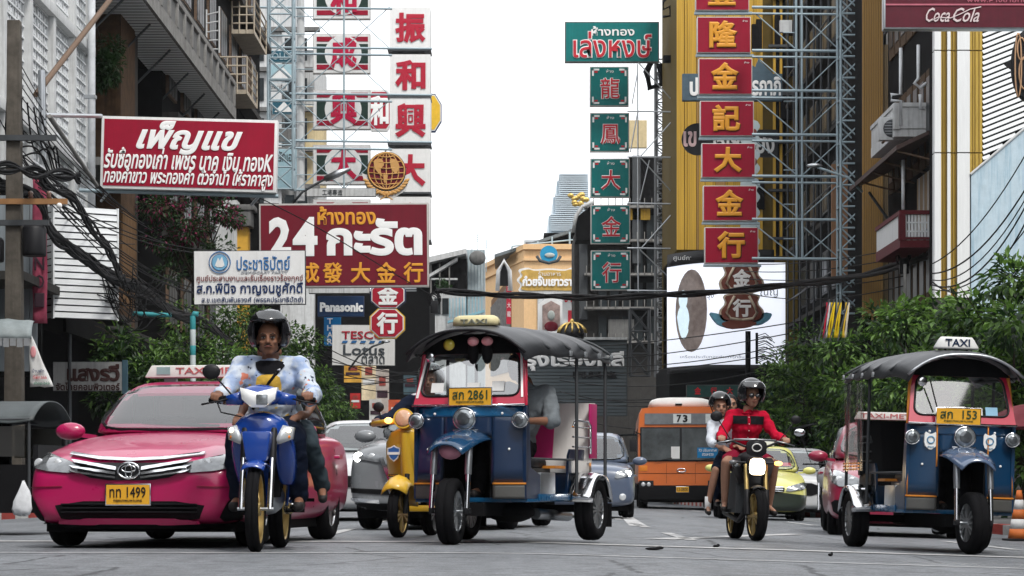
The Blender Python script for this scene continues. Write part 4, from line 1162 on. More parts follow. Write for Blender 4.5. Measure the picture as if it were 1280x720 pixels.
vespa_p = paint('scooter_yellow', (.62, .38, .03), .3, .7)
carglass = mt('windscreen_glass', (.05, .06, .068), .04, 0.0, var=0, ior=2.5)
cargl2 = glassmat('windscreen_pane', (.70, .75, .75), .10, .02)
darkglass = mt('dark_glass', (.015, .018, .02), .05, 0.0, var=0, ior=1.6)
tintglass = mt('house_glass', (.03, .04, .045), .1, 0.0, var=.2)
lit_w = mt('lit_lamp', (.9, .9, .9), .2, emit=(1, .97, .9), es=9, var=0)
lit_warm = mt('lit_warm_lamp', (.9, .7, .5), .2, emit=(1, .78, .5), es=5, var=0)
lit_or = mt('lit_orange_lamp', (.9, .4, .1), .2, emit=(1, .36, .08), es=3.5, var=0)
alloy = mt('alloy_rim', (.38, .39, .40), .3, .85, var=.1)
gold_rim = mt('gold_rim', (.50, .36, .14), .35, .8, var=.1)
def tyre_me(r, w, rr):
 p = []
 for k in range(9):
  a = pi * (k / 8.0) - pi / 2
  p.append((r - (1 - cos(a)) * .28 * (r - rr) , sin(a) * w / 2))
 prof = [(rr, -w * .42), (rr + (r - rr) * .45, -w * .52)] + [(r * .93, -w * .48), (r * .985, -w * .36), (r, -w * .18), (r, -w * .06), (r * .985, -w * .05), (r * .985, w * .05), (r, w * .06), (r, w * .18), (r * .985, w * .36), (r * .93, w * .48)] + [(rr + (r - rr) * .45, w * .52), (rr, w * .42)]
 return prof
def wheel(parent, c, r, w, rim=None, rr=None, spokes=5, steer=0.0, mat_rim=None, wire=False, name='wheel', drum=True):
 "a wheel turning about local X, rim with its tyre as a sub-part"
 rr = rr or r * .62
 mr = mat_rim or alloy
 M = T(*c) @ RZ(steer) @ RY(pi / 2)
 b = MB()
 ins = MB()
 for sgn in (1,):
  b.lathe([(rr * 1.02, -w * .42), (rr * .97, -w * .36), (rr * .97, w * .36), (rr * 1.02, w * .42)], M, 28, caps=False)
  b.lathe([(rr * .93, -w * .36), (rr * .93, w * .36)], M, 28, caps=False)
  hub = .16 * r
  b.lathe([(hub, -w * .4), (hub, w * .4)], M, 14)
  n = spokes
  if wire:
   for i in range(20):
    a = 2 * pi * i / 20; t = a + (.5 if i % 2 else -.5)
    b.bar(M @ V((hub * cos(a), hub * sin(a), w * .25 * (1 if i % 2 else -1))), M @ V((rr * .95 * cos(t), rr * .95 * sin(t), 0)), .005)
  else:
   for i in range(n):
    a = 2 * pi * i / n
    for dt in (-.13, .13):
     for zz in (w * .3, -w * .3):
      b.bar(M @ V((hub * .8 * cos(a + dt), hub * .8 * sin(a + dt), zz)), M @ V((rr * .95 * cos(a + dt * 1.2), rr * .95 * sin(a + dt * 1.2), zz * 1.1)), r * .07, r * .1, up=M.to_3x3() @ V((0, 0, 1)))
 wo = b.build(name, mr, parent)
 t = MB().lathe(tyre_me(r, w, rr) + [tyre_me(r, w, rr)[0]], M, 40, caps=False)
 t.build('tyre', rubber, wo)
 if not wire and drum:
  MB().lathe([(rr * .9, -w * .1), (rr * .9, w * .1)], M, 20).build('brake_disc', black_m, wo)
 return wo
def plate(parent, M, w, h, rows, m=plate_y, lm=black_p, frame=chrome, y=0.0):
 pl = MB().box(0, 0, 0, w + .02, .012, h + .02).build('number_plate', frame, parent, bevel=.003)
 pl.matrix_local = M
 fc = MB().box(0, -.008, 0, w, .006, h).build('plate_face', m, pl)
 z = h / 2 - h * .08
 if len(rows) == 1:
  text(rows[0], (-w * .43, w * .43, -h * .32, h * .32), lm, pl, y=-.0155, bold=.01, depth=.004)
 else:
  text(rows[0], (-w * .42, w * .42, -h * .16, h * .40), lm, pl, y=-.0155, bold=.012, depth=.004)
  text(rows[1], (-w * .33, w * .33, -h * .40, -h * .25), lm, pl, y=-.0155, bold=.005, depth=.004)
 return pl
def car(name, label, cat, loc, rz, pm, L=4.6, W=1.77, H=1.47, group=None, kind='sedan', pm_low=None, ry=0.0, roofm=None, wr=.315, glass=None):
 glass = glass or cargl2
 root = thing(name, label, cat, loc, rz, group, ry=ry)
 h = W / 2
 k = H / 1.47
 if kind == 'sedan':
  st = [(0, .29, .53, .585, .70), (.012, .235, .585, .635, .80), (.06, .19, .655, .70, .895), (.18, .165, .705, .76, .955), (.42, .16, .765, .84, .985), (.9, .165, .84, .92, 1.0),
   (1.25, .165, .885, .985, 1.0), (2.2, .17, .93, 1.0, 1.0), (3.4, .17, .95, 1.02, 1.0), (4.15, .2, .95, 1.06, .97), (4.48, .22, .92, 1.03, .92), (4.57, .26, .88, .98, .84), (4.6, .34, .80, .88, .75)]
  cab = [(.90, 1.12, 4.15, .905), (1.05, 1.42, 4.0, .87), (1.2, 1.68, 3.86, .825), (1.34, 1.95, 3.68, .77), (1.42, 2.14, 3.50, .71), (1.465, 2.4, 3.2, .60), (1.475, 2.6, 3.0, .35)]
 else:
  st = [(0, .33, .62, .72, .72), (.012, .27, .70, .80, .82), (.06, .23, .79, .90, .91), (.18, .20, .85, .96, .96), (.42, .20, .89, .99, .99), (.9, .2, .93, 1.02, 1.0),
   (1.2, .2, .96, 1.06, 1.0), (2.2, .2, .99, 1.06, 1.0), (3.4, .2, 1.0, 1.08, 1.0), (4.2, .22, 1.0, 1.1, .98), (4.48, .24, .99, 1.08, .95), (4.57, .27, .97, 1.05, .90), (4.6, .34, .92, .98, .85)]
  cab = [(.96, 1.05, 4.5, .92), (1.1, 1.28, 4.47, .895), (1.25, 1.52, 4.42, .85), (1.42, 1.8, 4.35, .80), (1.54, 2.05, 4.25, .75), (1.60, 2.4, 4.1, .64), (1.61, 2.7, 3.9, .35)]
  k = H / 1.62
 sy = L / 4.6
 y0 = -L / 2
 def ring(y, zb, zs, zt, f):
  w_ = h * f; yy = y0 + y * sy
  half = [(0, zb), (w_ * .55, zb), (w_ * .9, zb + .03), (w_ * .985, zb + .12), (w_ * 1.0, zb + (zs - zb) * .5), (w_ * .985, zb + (zs - zb) * .78),
    (w_ * .955, zs - .02), (w_ * .88, zs + (zt - zs) * .35), (w_ * .62, zs + (zt - zs) * .8), (w_ * .3, zt - .004), (0, zt)]
  pts = [V((x, yy, z * k)) for x, z in half] + [V((-x, yy, z * k)) for x, z in half[-2:0:-1]]
  return pts
 b = MB().loft([ring(*s_) for s_ in st])
 body = b.build('body', [pm, black_m], root)
 apply_mods(body, [('SUBSURF', dict(levels=2))])
 bv = bvh_of(body.data)
 # wheel arches cut from the body
 fx = y0 + .86 * sy; rx_ = y0 + 3.55 * sy
 cut = MB()
 for yy in (fx, rx_):
  for s_ in (-1, 1):
   cut.tube((s_ * (h - .32), yy, wr), (s_ * (h + .2), yy, wr), wr * 1.17, 28)
 cme = cut.mesh('cut'); cme.materials.append(black_m); co = link('cut', cme)
 apply_mods(body, [('BOOLEAN', dict(object=co, operation='DIFFERENCE', solver='EXACT', material_mode='TRANSFER'))])
 bpy.data.objects.remove(co)
 for p in body.data.polygons: p.use_smooth = True
 try: body.data.set_sharp_from_angle(angle=R(50))
 except Exception: pass
 # cabin
 rings = []
 for z, ya, yb, f in cab:
  r_ = []
  yc, hy, hx = (ya + yb) / 2, (yb - ya) / 2, h * f
  for i in range(48):
   a = 2 * pi * i / 48
   e = .27
   r_.append(V((hx * math.copysign(abs(cos(a)) ** e, cos(a)), y0 + (yc + hy * math.copysign(abs(sin(a)) ** (e * 1.1), sin(a))) * sy, z * k)))
  rings.append(r_)
 cb = MB().loft(rings).build('cabin', roofm or pm, root)
 apply_mods(cb, [('SUBSURF', dict(levels=1))])
 cv = bvh_of(cb.data)
 zc0, zc1 = cab[0][0], cab[4][0]
 ht = cab[4][3] * h; hb = cab[0][3] * h
 zw0 = 1.0 if kind == 'sedan' else 1.08; zw1 = zc1 - .03
 ws = rpoly([(-hb * .91, zw0 * k), (0, (zw0 - .01) * k), (hb * .91, zw0 * k), (ht * .93, zw1 * k), (0, (zw1 + .02) * k), (-ht * .93, zw1 * k)], 2)
 wp = patch('windscreen', cv, ws, glass, root, 'y-', off=.014, res=.05)
 # open the cabin behind the pane, then furnish it
 bm = bmesh.new(); bm.from_mesh(cb.data)
 def inside(x, z, q):
  c_ = False; j = len(q) - 1
  for i in range(len(q)):
   if (q[i][1] > z) != (q[j][1] > z) and x < (q[j][0] - q[i][0]) * (z - q[i][1]) / (q[j][1] - q[i][1]) + q[i][0]: c_ = not c_
   j = i
  return c_
 mz = (zw0 + zw1) / 2 * k; wq = [(x * .975, mz + (z - mz) * .96) for x, z in ws]
 dead = [f for f in bm.faces if f.calc_center_median().y < y0 + 2.45 * sy and all(inside(v.co.x, v.co.z, wq) for v in f.verts)]
 bmesh.ops.delete(bm, geom=dead, context='FACES'); bm.to_mesh(cb.data); bm.free()
 MB().path([(p_.x, p_.y, p_.z) for p_ in [cv.ray_cast(V((x, -20, z)), V((0, 1, 0)))[0] or V((x, y0 + 2, z)) for x, z in ws]], .016, 5, closed=True).build('windscreen_seal', black_p, root)
 zb_ = (zc0 + .02) * k
 MB().b2(-ht + .04, ht - .04, y0 + 2.75 * sy, y0 + 2.8 * sy, zb_ - .2, zw1 * k).b2(-h * .8, h * .8, y0 + 1.6 * sy, y0 + 2.8 * sy, zb_ - .22, zb_ - .18).build('cabin_lining', dark_in, root)['kind'] = 'stuff'
 for s_ in (-1, 1):
  MB().b2(s_ * (ht - .03), s_ * (ht - .01), y0 + 2.2 * sy, y0 + 2.75 * sy, zb_ - .2, zw1 * k).build('door_lining', dark_in, root)
  sb_ = MB().b2(s_ * .36 - .22, s_ * .36 + .22, y0 + 2.42 * sy, y0 + 2.55 * sy, zb_ - .2, zb_ + .20).build('seat', mt('seat_fabric', (.14, .13, .12), .9), root, bevel=.04)
  MB().b2(s_ * .36 - .11, s_ * .36 + .11, y0 + 2.44 * sy, y0 + 2.54 * sy, zb_ + .22, zb_ + .38).build('headrest', mt('seat_fabric', (.14, .13, .12)), sb_, bevel=.03)
 MB().prism([(y0 + 1.35 * sy, zb_ - .05), (y0 + 1.9 * sy, zb_ - .18), (y0 + 1.9 * sy, zb_ + .01), (y0 + 1.6 * sy, zb_ + .01)], -h * .7, h * .7, 'yz').build('dashboard', mt('dash_grey', (.05, .05, .05), .8), root)
 st_w = MB(); st_w.path([V((.36 + .17 * cos(2 * pi * i / 20), y0 + 1.98 * sy, zb_ + .06 + .15 * sin(2 * pi * i / 20))) for i in range(20)], .014, 6, closed=True); st_w.build('steering_wheel', black_p, root)
 MB().b2(-.09, .09, y0 + 2.0 * sy, y0 + 2.02 * sy, zw1 * k - .10, zw1 * k - .04).build('rear_view_mirror', black_p, root)
 wsb = [(-hb * .93, (zw0 - .05) * k), (hb * .93, (zw0 - .05) * k), (hb * .89, (zw0 + .0) * k), (-hb * .89, (zw0 + .0) * k)]
 patch('rear_window', cv, rpoly([(-hb * .8, (zc0 + .1) * k), (hb * .8, (zc0 + .1) * k), (ht * .85, zw1 * k), (-ht * .85, zw1 * k)], 2), darkglass, root, 'y+', off=.010, res=.07)
 # wipers
 wpr = MB()
 for s_ in (-1, 1):
  pts = []
  for t in range(6):
   x = s_ * .06 + (-.55 + s_ * .0) * (t / 5.0) * (1) + .3
   z = (zw0 + .03 + .03 * t / 5.0) * k
   hit = cv.ray_cast(V((x, -20, z)), V((0, 1, 0)))
   if hit[0] is not None: pts.append(hit[0] + V((0, -.025, 0)))
  if len(pts) > 1: wpr.path(pts, .008, 5)
 if wpr.v: wpr.build('wiper', black_p, root)
 z0s, z1s = (zc0 + .07) * k, (zc1 - .05) * k
 if kind == 'sedan':
  sw = [[(y0 + 1.75 * sy, z0s), (y0 + 2.62 * sy, z0s), (y0 + 2.62 * sy, z1s), (y0 + 2.2 * sy, z1s)], [(y0 + 2.70 * sy, z0s), (y0 + 3.72 * sy, z0s + .05), (y0 + 3.4 * sy, z1s), (y0 + 2.70 * sy, z1s)]]
 else:
  sw = [[(y0 + 1.62 * sy, z0s), (y0 + 2.6 * sy, z0s), (y0 + 2.6 * sy, z1s), (y0 + 2.15 * sy, z1s)], [(y0 + 2.68 * sy, z0s), (y0 + 4.1 * sy, z0s + .03), (y0 + 3.9 * sy, z1s), (y0 + 2.68 * sy, z1s)]]
 for ax in ('x+', 'x-'):
  for q in sw:
   patch('side_window', cv, rpoly(q, 1), darkglass, root, ax, off=.010, res=.07)
  # door seams and handles
  for q in (1.62, 2.66, 3.62):
   patch('door_seam', bv, [(y0 + q * sy, .3), (y0 + (q + .012) * sy, .3), (y0 + (q + .012) * sy, .86 * k), (y0 + q * sy, .86 * k)], black_m, root, ax, off=.001, thick=.01, res=.3)
  for q in (2.4, 3.4):
   patch('door_handle', bv, rpoly([(y0 + q * sy, .76 * k), (y0 + (q + .2) * sy, .76 * k), (y0 + (q + .2) * sy, .795 * k), (y0 + q * sy, .795 * k)], 1), pm, root, ax, off=.03, thick=.02, res=.3)
 # mirrors
 for s_ in (-1, 1):
  mb = MB()
  cx, cy, cz = s_ * (h + .10), y0 + 1.62 * sy, (zc0 + .09) * k
  mb.ell((cx, cy, cz), (.13, .07, .075), 16)
  mb.bar((s_ * (h * .86), cy + .02, cz - .05), (cx, cy, cz - .02), .05, .035)
  mi = mb.build('wing_mirror', pm, root)
 for yy in (fx, rx_):
  for s_ in (-1, 1):
   wheel(root, (s_ * (h - .13), yy, wr), wr, .2, spokes=5)
 MB().b2(-h * .85, h * .85, y0 + .3, -y0 - .3, .13 * k, .3).build('underbody', black_m, root)
 # lower edge trim, rear lamps
 for s_ in (-1, 1):
  patch('tail_lamp', bv, [(s_ * h * .5, .72 * k), (s_ * h * .8, .72 * k), (s_ * h * .8, .86 * k), (s_ * h * .5, .86 * k)][::s_], red_let, root, 'y+', off=.004, res=.1)
 return root, bv, cv, dict(h=h, y0=y0, k=k, L=L, sy=sy, zw0=zw0, H=H)
def headlamp(root, bv, q, s_, lit=None, drl=True, label=None):
 pts = [(s_ * x, z) for x, z in q]
 if s_ < 0: pts = pts[::-1]
 hl = patch('headlight', bv, rpoly(pts, 1), mt('lamp_housing', (.16, .17, .18), .08, .4, var=.35, scale=14, coat=1), root, 'y-', off=.008, thick=.02, res=.05, label=label)
 cx = sum(p[0] for p in pts) / len(pts); cz = sum(p[1] for p in pts) / len(pts)
 xs = [p[0] for p in pts]; wd = max(xs) - min(xs)
 for i, dx in enumerate((-.22, .16)):
  x = cx + dx * wd * s_ * -1
  hit = bv.ray_cast(V((x, -20, cz)), V((0, 1, 0)))
  if hit[0] is None: continue
  n = hit[1];
  if n.y > 0: n = -n
  n = (n + V((0, -2.5, 0))).normalized()
  rr = (.048 if i == 0 else .036) if lit else (.034 if i == 0 else .028)
  m = (lit if (lit and i == 0) else lensw)
  b = MB()
  M = Matrix.Translation(hit[0] - V((0, .012, 0))) @ n.to_track_quat('Z', 'Y').to_matrix().to_4x4()
  b.lathe([(rr * 1.15, -.03), (rr * 1.15, .004), (rr, .006), (rr * .8, .008), (rr * .3, .009), (.001, .009)], M, 16)
  b.build('lamp', m, hl)
 return hl
# ---------------------------------------------------------------- magenta taxi in front on the left
g = mt('taxi_roof_white', (.66, .64, .62), .3, coat=.6, var=.03)
TX = thing  # shorthand
tr = R(-7.5)
root, bv, cv, d = car('taxi_car', 'glossy magenta taxi saloon with yellow plate 1499 and white roof sign, behind the blue motorbike', 'taxi', (-2.64, 20.87, 0), tr, pink_p, 4.62, 1.78, 1.40)
h = d['h']
for s_ in (-1, 1):
 headlamp(root, bv, [(h * .47, .575), (h * .80, .595), (h * .985, .66), (h * .995, .755), (h * .84, .735), (h * .45, .64)], s_)
# grille: chrome bars sweeping between the lamps with the emblem
patch('grille', bv, rpoly([(-h * .56, .63), (-h * .30, .525), (h * .30, .525), (h * .56, .63), (h * .50, .665), (0, .655), (-h * .50, .665)], 1), black_p, root, 'y-', off=.004, thick=.02)
for q, t_ in (((.62, .655), .022), ((.585, .615), .016), ((.555, .585), .014)):
 for s_ in (-1, 1):
  o1 = [(s_ * .10, q[0] - t_ * .2), (s_ * .10, q[0] - t_ * 1.2), (s_ * h * .50, q[1] - t_ * .4), (s_ * h * .54, q[1] + t_ * .6)]
  patch('grille_bar', bv, o1[::-s_], chrome, root, 'y-', off=.018, thick=.02)
patch('hood_trim', bv, [(-h * .60, .715), (-h * .3, .675), (0, .662), (h * .3, .675), (h * .60, .715), (h * .60, .735), (h * .3, .697), (0, .684), (-h * .3, .697), (-h * .60, .735)], chrome, root, 'y-', off=.012, thick=.02)
hit = bv.ray_cast(V((0, -20, .6)), V((0, 1, 0)))[0]
em = MB()
M = Matrix.Translation(hit + V((0, -.03, 0))) @ RX(R(90))
torus(em, M, .085, .060, .009)
torus(em, M @ T(0, .014, .004), .055, .026, .006)
torus(em, M @ T(0, -.002, .004), .026, .052, .006)
eb = em.build('emblem', chrome, root)
MB().lathe([(.001, 0), (.08, 0)], M @ T(0, 0, -.006) @ S(1, .7, 1), 20, caps=False).build('emblem_back', black_p, eb)
patch('lower_intake', bv, rpoly([(-h * .60, .20), (h * .60, .20), (h * .68, .365), (-h * .68, .365)], 1), black_m, root, 'y-', off=.003, thick=.02)
patch('bumper_lip', bv, rpoly([(-h * .62, .215), (h * .62, .215), (h * .60, .245), (-h * .60, .245)], 1), pink_p, root, 'y-', off=.03, thick=.03)
for z in (.28, .31, .34):
 patch('intake_bar', bv, [(-h * .6, z), (h * .6, z), (h * .6, z + .008), (-h * .6, z + .008)], black_p, root, 'y-', off=.014, thick=.02)
for s_ in (-1, 1):
 o1 = rpoly([(s_ * h * .76, .205), (s_ * h * .975, .235), (s_ * h * .99, .42), (s_ * h * .88, .40)], 1)
 patch('fog_recess', bv, o1[::s_], black_m, root, 'y-', off=.004, thick=.02)
 patch('underbumper', bv, [(s_ * h * .0, .165), (s_ * h * .98, .165), (s_ * h * .98, .2), (s_ * 0, .195)][::s_], black_m, root, 'y-', off=.006, thick=.02)
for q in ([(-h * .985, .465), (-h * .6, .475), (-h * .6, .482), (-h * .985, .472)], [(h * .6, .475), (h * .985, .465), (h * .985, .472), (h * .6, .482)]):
 patch('bumper_crease', bv, q, pinkd_p, root, 'y-', off=.004, thick=.01)  # thin darker strip, the shade of the crease is in its paint
patch('lower_valance', bv, [(-h * .93, .135), (h * .93, .135), (h * .95, .205), (-h * .95, .205)], black_m, root, 'y-', off=.012, thick=.02)
patch('hood_seam', bv, [(-h * .86, .775), (-h * .80, .80), (-h * .80, .806), (-h * .86, .781)], black_m, root, 'y-', off=.003, thick=.01)
patch('hood_seam', bv, [(h * .80, .80), (h * .86, .775), (h * .86, .781), (h * .80, .806)], black_m, root, 'y-', off=.003, thick=.01)
hp = bv.ray_cast(V((0, -20, .41)), V((0, 1, 0)))[0]
plate(root, T(0, hp.y - .03, .415), .34, .15, ['ทท 1499', 'กรุงเทพมหานคร'])
# roof sign, a lightbox on two feet
rs = MB().prism([(-.56, 0), (.56, 0), (.50, .105), (-.50, .105)], -.10, .10).build('roof_sign', mt('lightbox', (.66, .66, .63), .4, var=.05), root, bevel=.012)
rs.location = (0, d['y0'] + 2.45, 1.425)
text('TAXI-METER', (-.28, .44, .03, .085), mt('pale_red_letter', (.45, .12, .12), .5, var=.2), rs, y=-.105, depth=.005, bold=.01)
MB().b2(-.45, -.33, -.106, -.1, .025, .09).build('roof_sign_badge', mt('faded_teal', (.25, .36, .36), .5), rs)
MB().b2(-.40, -.30, -.04, .04, -.06, .0).b2(.30, .40, -.04, .04, -.06, .0).build('sign_foot', steel, rs)['kind'] = 'stuff'
patch('roof_panel', cv, [(-.50, d['y0'] + 1.95), (.50, d['y0'] + 1.95), (.50, d['y0'] + 2.15), (-.50, d['y0'] + 2.15)], pink_p, root, 'z', off=.002)
tag(root, group=None)
# ---------------------------------------------------------------- silver suv behind
root, bv, cv, d = car('suv_car', 'silver SUV with one headlight lit, half hidden behind the yellow scooter', 'car', (-.61, 28.9, 0), R(-9), silver_p, 4.55, 1.84, 1.66, kind='suv', wr=.35)
h = d['h']
for s_ in (-1, 1):
 headlamp(root, bv, [(h * .50, .74), (h * .93, .80), (h * .96, .88), (h * .50, .83)], s_, lit=lit_w)
 o1 = [(s_ * h * .55, .30), (s_ * h * .95, .34), (s_ * h * .95, .37), (s_ * h * .55, .34)]
 patch('bumper_strip', bv, o1[::s_], chrome, root, 'y-', off=.012, thick=.02)
 o1 = [(s_ * h * .42, .39), (s_ * h * .96, .42), (s_ * h * .96, .47), (s_ * h * .45, .45)]
 patch('fog_slot', bv, o1[::s_], black_m, root, 'y-', off=.004, thick=.02)
patch('grille', bv, rpoly([(-h * .34, .42), (h * .34, .42), (h * .50, .80), (-h * .50, .80)], 1), black_m, root, 'y-', off=.005, thick=.02)
patch('grille_wing', bv, [(-h * .54, .80), (-h * .40, .48), (0, .42), (h * .40, .48), (h * .54, .80), (h * .49, .80), (h * .36, .50), (0, .45), (-h * .36, .50), (-h * .49, .80)], chrome, root, 'y-', off=.02, thick=.02)
patch('lower_bumper', bv, [(-h * .97, .20), (h * .97, .20), (h * .97, .30), (-h * .97, .30)], black_m, root, 'y-', off=.005, thick=.02)
# white saloon further left behind the suv
root, bv, cv, d = car('white_car', 'white car glimpsed between the magenta taxi and the silver SUV', 'car', (-2.15, 36.5, 0), R(-4), whitecar_p, 4.6, 1.78, 1.5)
h = d['h']
for s_ in (-1, 1): headlamp(root, bv, [(h * .52, .58), (h * .95, .66), (h * .97, .76), (h * .52, .68)], s_)
patch('grille', bv, rpoly([(-h * .45, .48), (h * .45, .48), (h * .45, .64), (-h * .45, .64)], 1), black_m, root, 'y-', off=.005)
# small blue grey car with lit lamps, right of the middle three-wheeler
root, bv, cv, d = car('compact_car', 'grey blue compact car with headlights on beside the three-wheeler', 'car', (1.30, 43.0, -.04), R(-1), bluecar_p, 3.9, 1.70, 1.52, kind='suv', wr=.30)
h = d['h']
for s_ in (-1, 1):
 headlamp(root, bv, [(h * .55, .66), (h * .90, .72), (h * .93, .86), (h * .60, .80)], s_, lit=lit_w)
 b = MB(); p = bv.ray_cast(V((s_ * h * .72, -20, .36)), V((0, 1, 0)))[0]
 b.lathe([(.06, -.02), (.06, .012), (.045, .016), (.001, .018)], Matrix.Translation(p) @ RX(R(90)), 16).build('fog_lamp', lensw, root)
patch('grille', bv, rpoly([(-h * .5, .32), (h * .5, .32), (h * .5, .48), (-h * .5, .48)], 1), black_m, root, 'y-', off=.005)
patch('upper_grille', bv, rpoly([(-h * .42, .64), (h * .42, .64), (h * .42, .70), (-h * .42, .70)], 1), black_m, root, 'y-', off=.005)
# yellow and green taxi
root, bv, cv, d = car('taxi_car', 'yellow over dark green taxi saloon behind the black motorbike', 'taxi', (4.95, 48.8, -.15), R(-3), yel_p, 4.55, 1.74, 1.48, ry=R(1.7))
h = d['h']
for s_ in (-1, 1):
 headlamp(root, bv, [(h * .48, .56), (h * .93, .62), (h * .97, .77), (h * .52, .66)], s_)
patch('lower_bumper', bv, rpoly([(-h * .985, .17), (h * .985, .17), (h * .985, .50), (h * .5, .54), (-h * .5, .54), (-h * .985, .50)], 0), grn_p, root, 'y-', off=.004)
patch('grille', bv, rpoly([(-h * .44, .54), (h * .44, .54), (h * .46, .66), (-h * .46, .66)], 1), black_m, root, 'y-', off=.008)
for z in (.565, .60, .635):
 patch('grille_bar', bv, [(-h * .42, z), (h * .42, z), (h * .42, z + .012), (-h * .42, z + .012)], chrome, root, 'y-', off=.02)
patch('sticker', cv, [(.42, 1.06), (.60, 1.06), (.58, 1.13), (.41, 1.13)], mt('pink_sticker', (.6, .12, .15), .5), root, 'y-', off=.012, res=.2)
tag(MB().b2(-.3, .3, -.08, .08, 0, .1).build('roof_sign', mt('lightbox', (.66, .66, .63)), root, bevel=.01)).location = (0, d['y0'] + 2.4, 1.475)
# dark red taxi at the right, behind the right hand three-wheeler
root, bv, cv, d = car('taxi_car', 'deep red taxi saloon half hidden behind the right-hand blue three-wheeler', 'taxi', (5.02, 32.2, -.15), R(-6), paint('wine_paint', (.27, .012, .045)), 4.6, 1.76, 1.5, ry=R(1.7))
h = d['h']
for s_ in (-1, 1):
 headlamp(root, bv, [(h * .50, .60), (h * .93, .62), (h * .97, .84), (h * .80, .80), (h * .52, .70)], s_)
 o1 = rpoly([(s_ * h * .60, .26), (s_ * h * .90, .27), (s_ * h * .95, .45), (s_ * h * .68, .44)], 1)
 patch('fog_recess', bv, o1[::s_], black_m, root, 'y-', off=.004)
patch('grille', bv, rpoly([(-h * .45, .56), (h * .45, .56), (h * .45, .68), (-h * .45, .68)], 1), black_m, root, 'y-', off=.005)
rs = MB().prism([(-.50, 0), (.50, 0), (.45, .10), (-.45, .10)], -.09, .09).build('roof_sign', mt('lightbox', (.66, .66, .63)), root, bevel=.01)
rs.location = (0, d['y0'] + 2.45, 1.53)
text('TAXI-METER', (-.42, .42, .02, .08), mt('pale_red_letter', (.45, .12, .12)), rs, y=-.095, depth=.005, bold=.01)
# white car further back
root, bv, cv, d = car('white_car', 'white pickup-like car behind the yellow taxi and the red taxi', 'car', (6.5, 56, -.19), R(-3), whitecar_p, 4.8, 1.82, 1.62, kind='suv', ry=R(1.7))
h = d['h']
for s_ in (-1, 1): headlamp(root, bv, [(h * .55, .70), (h * .93, .74), (h * .95, .84), (h * .55, .82)], s_)
patch('grille', bv, rpoly([(-h * .45, .5), (h * .45, .5), (h * .45, .78), (-h * .45, .78)], 1), black_m, root, 'y-', off=.005)
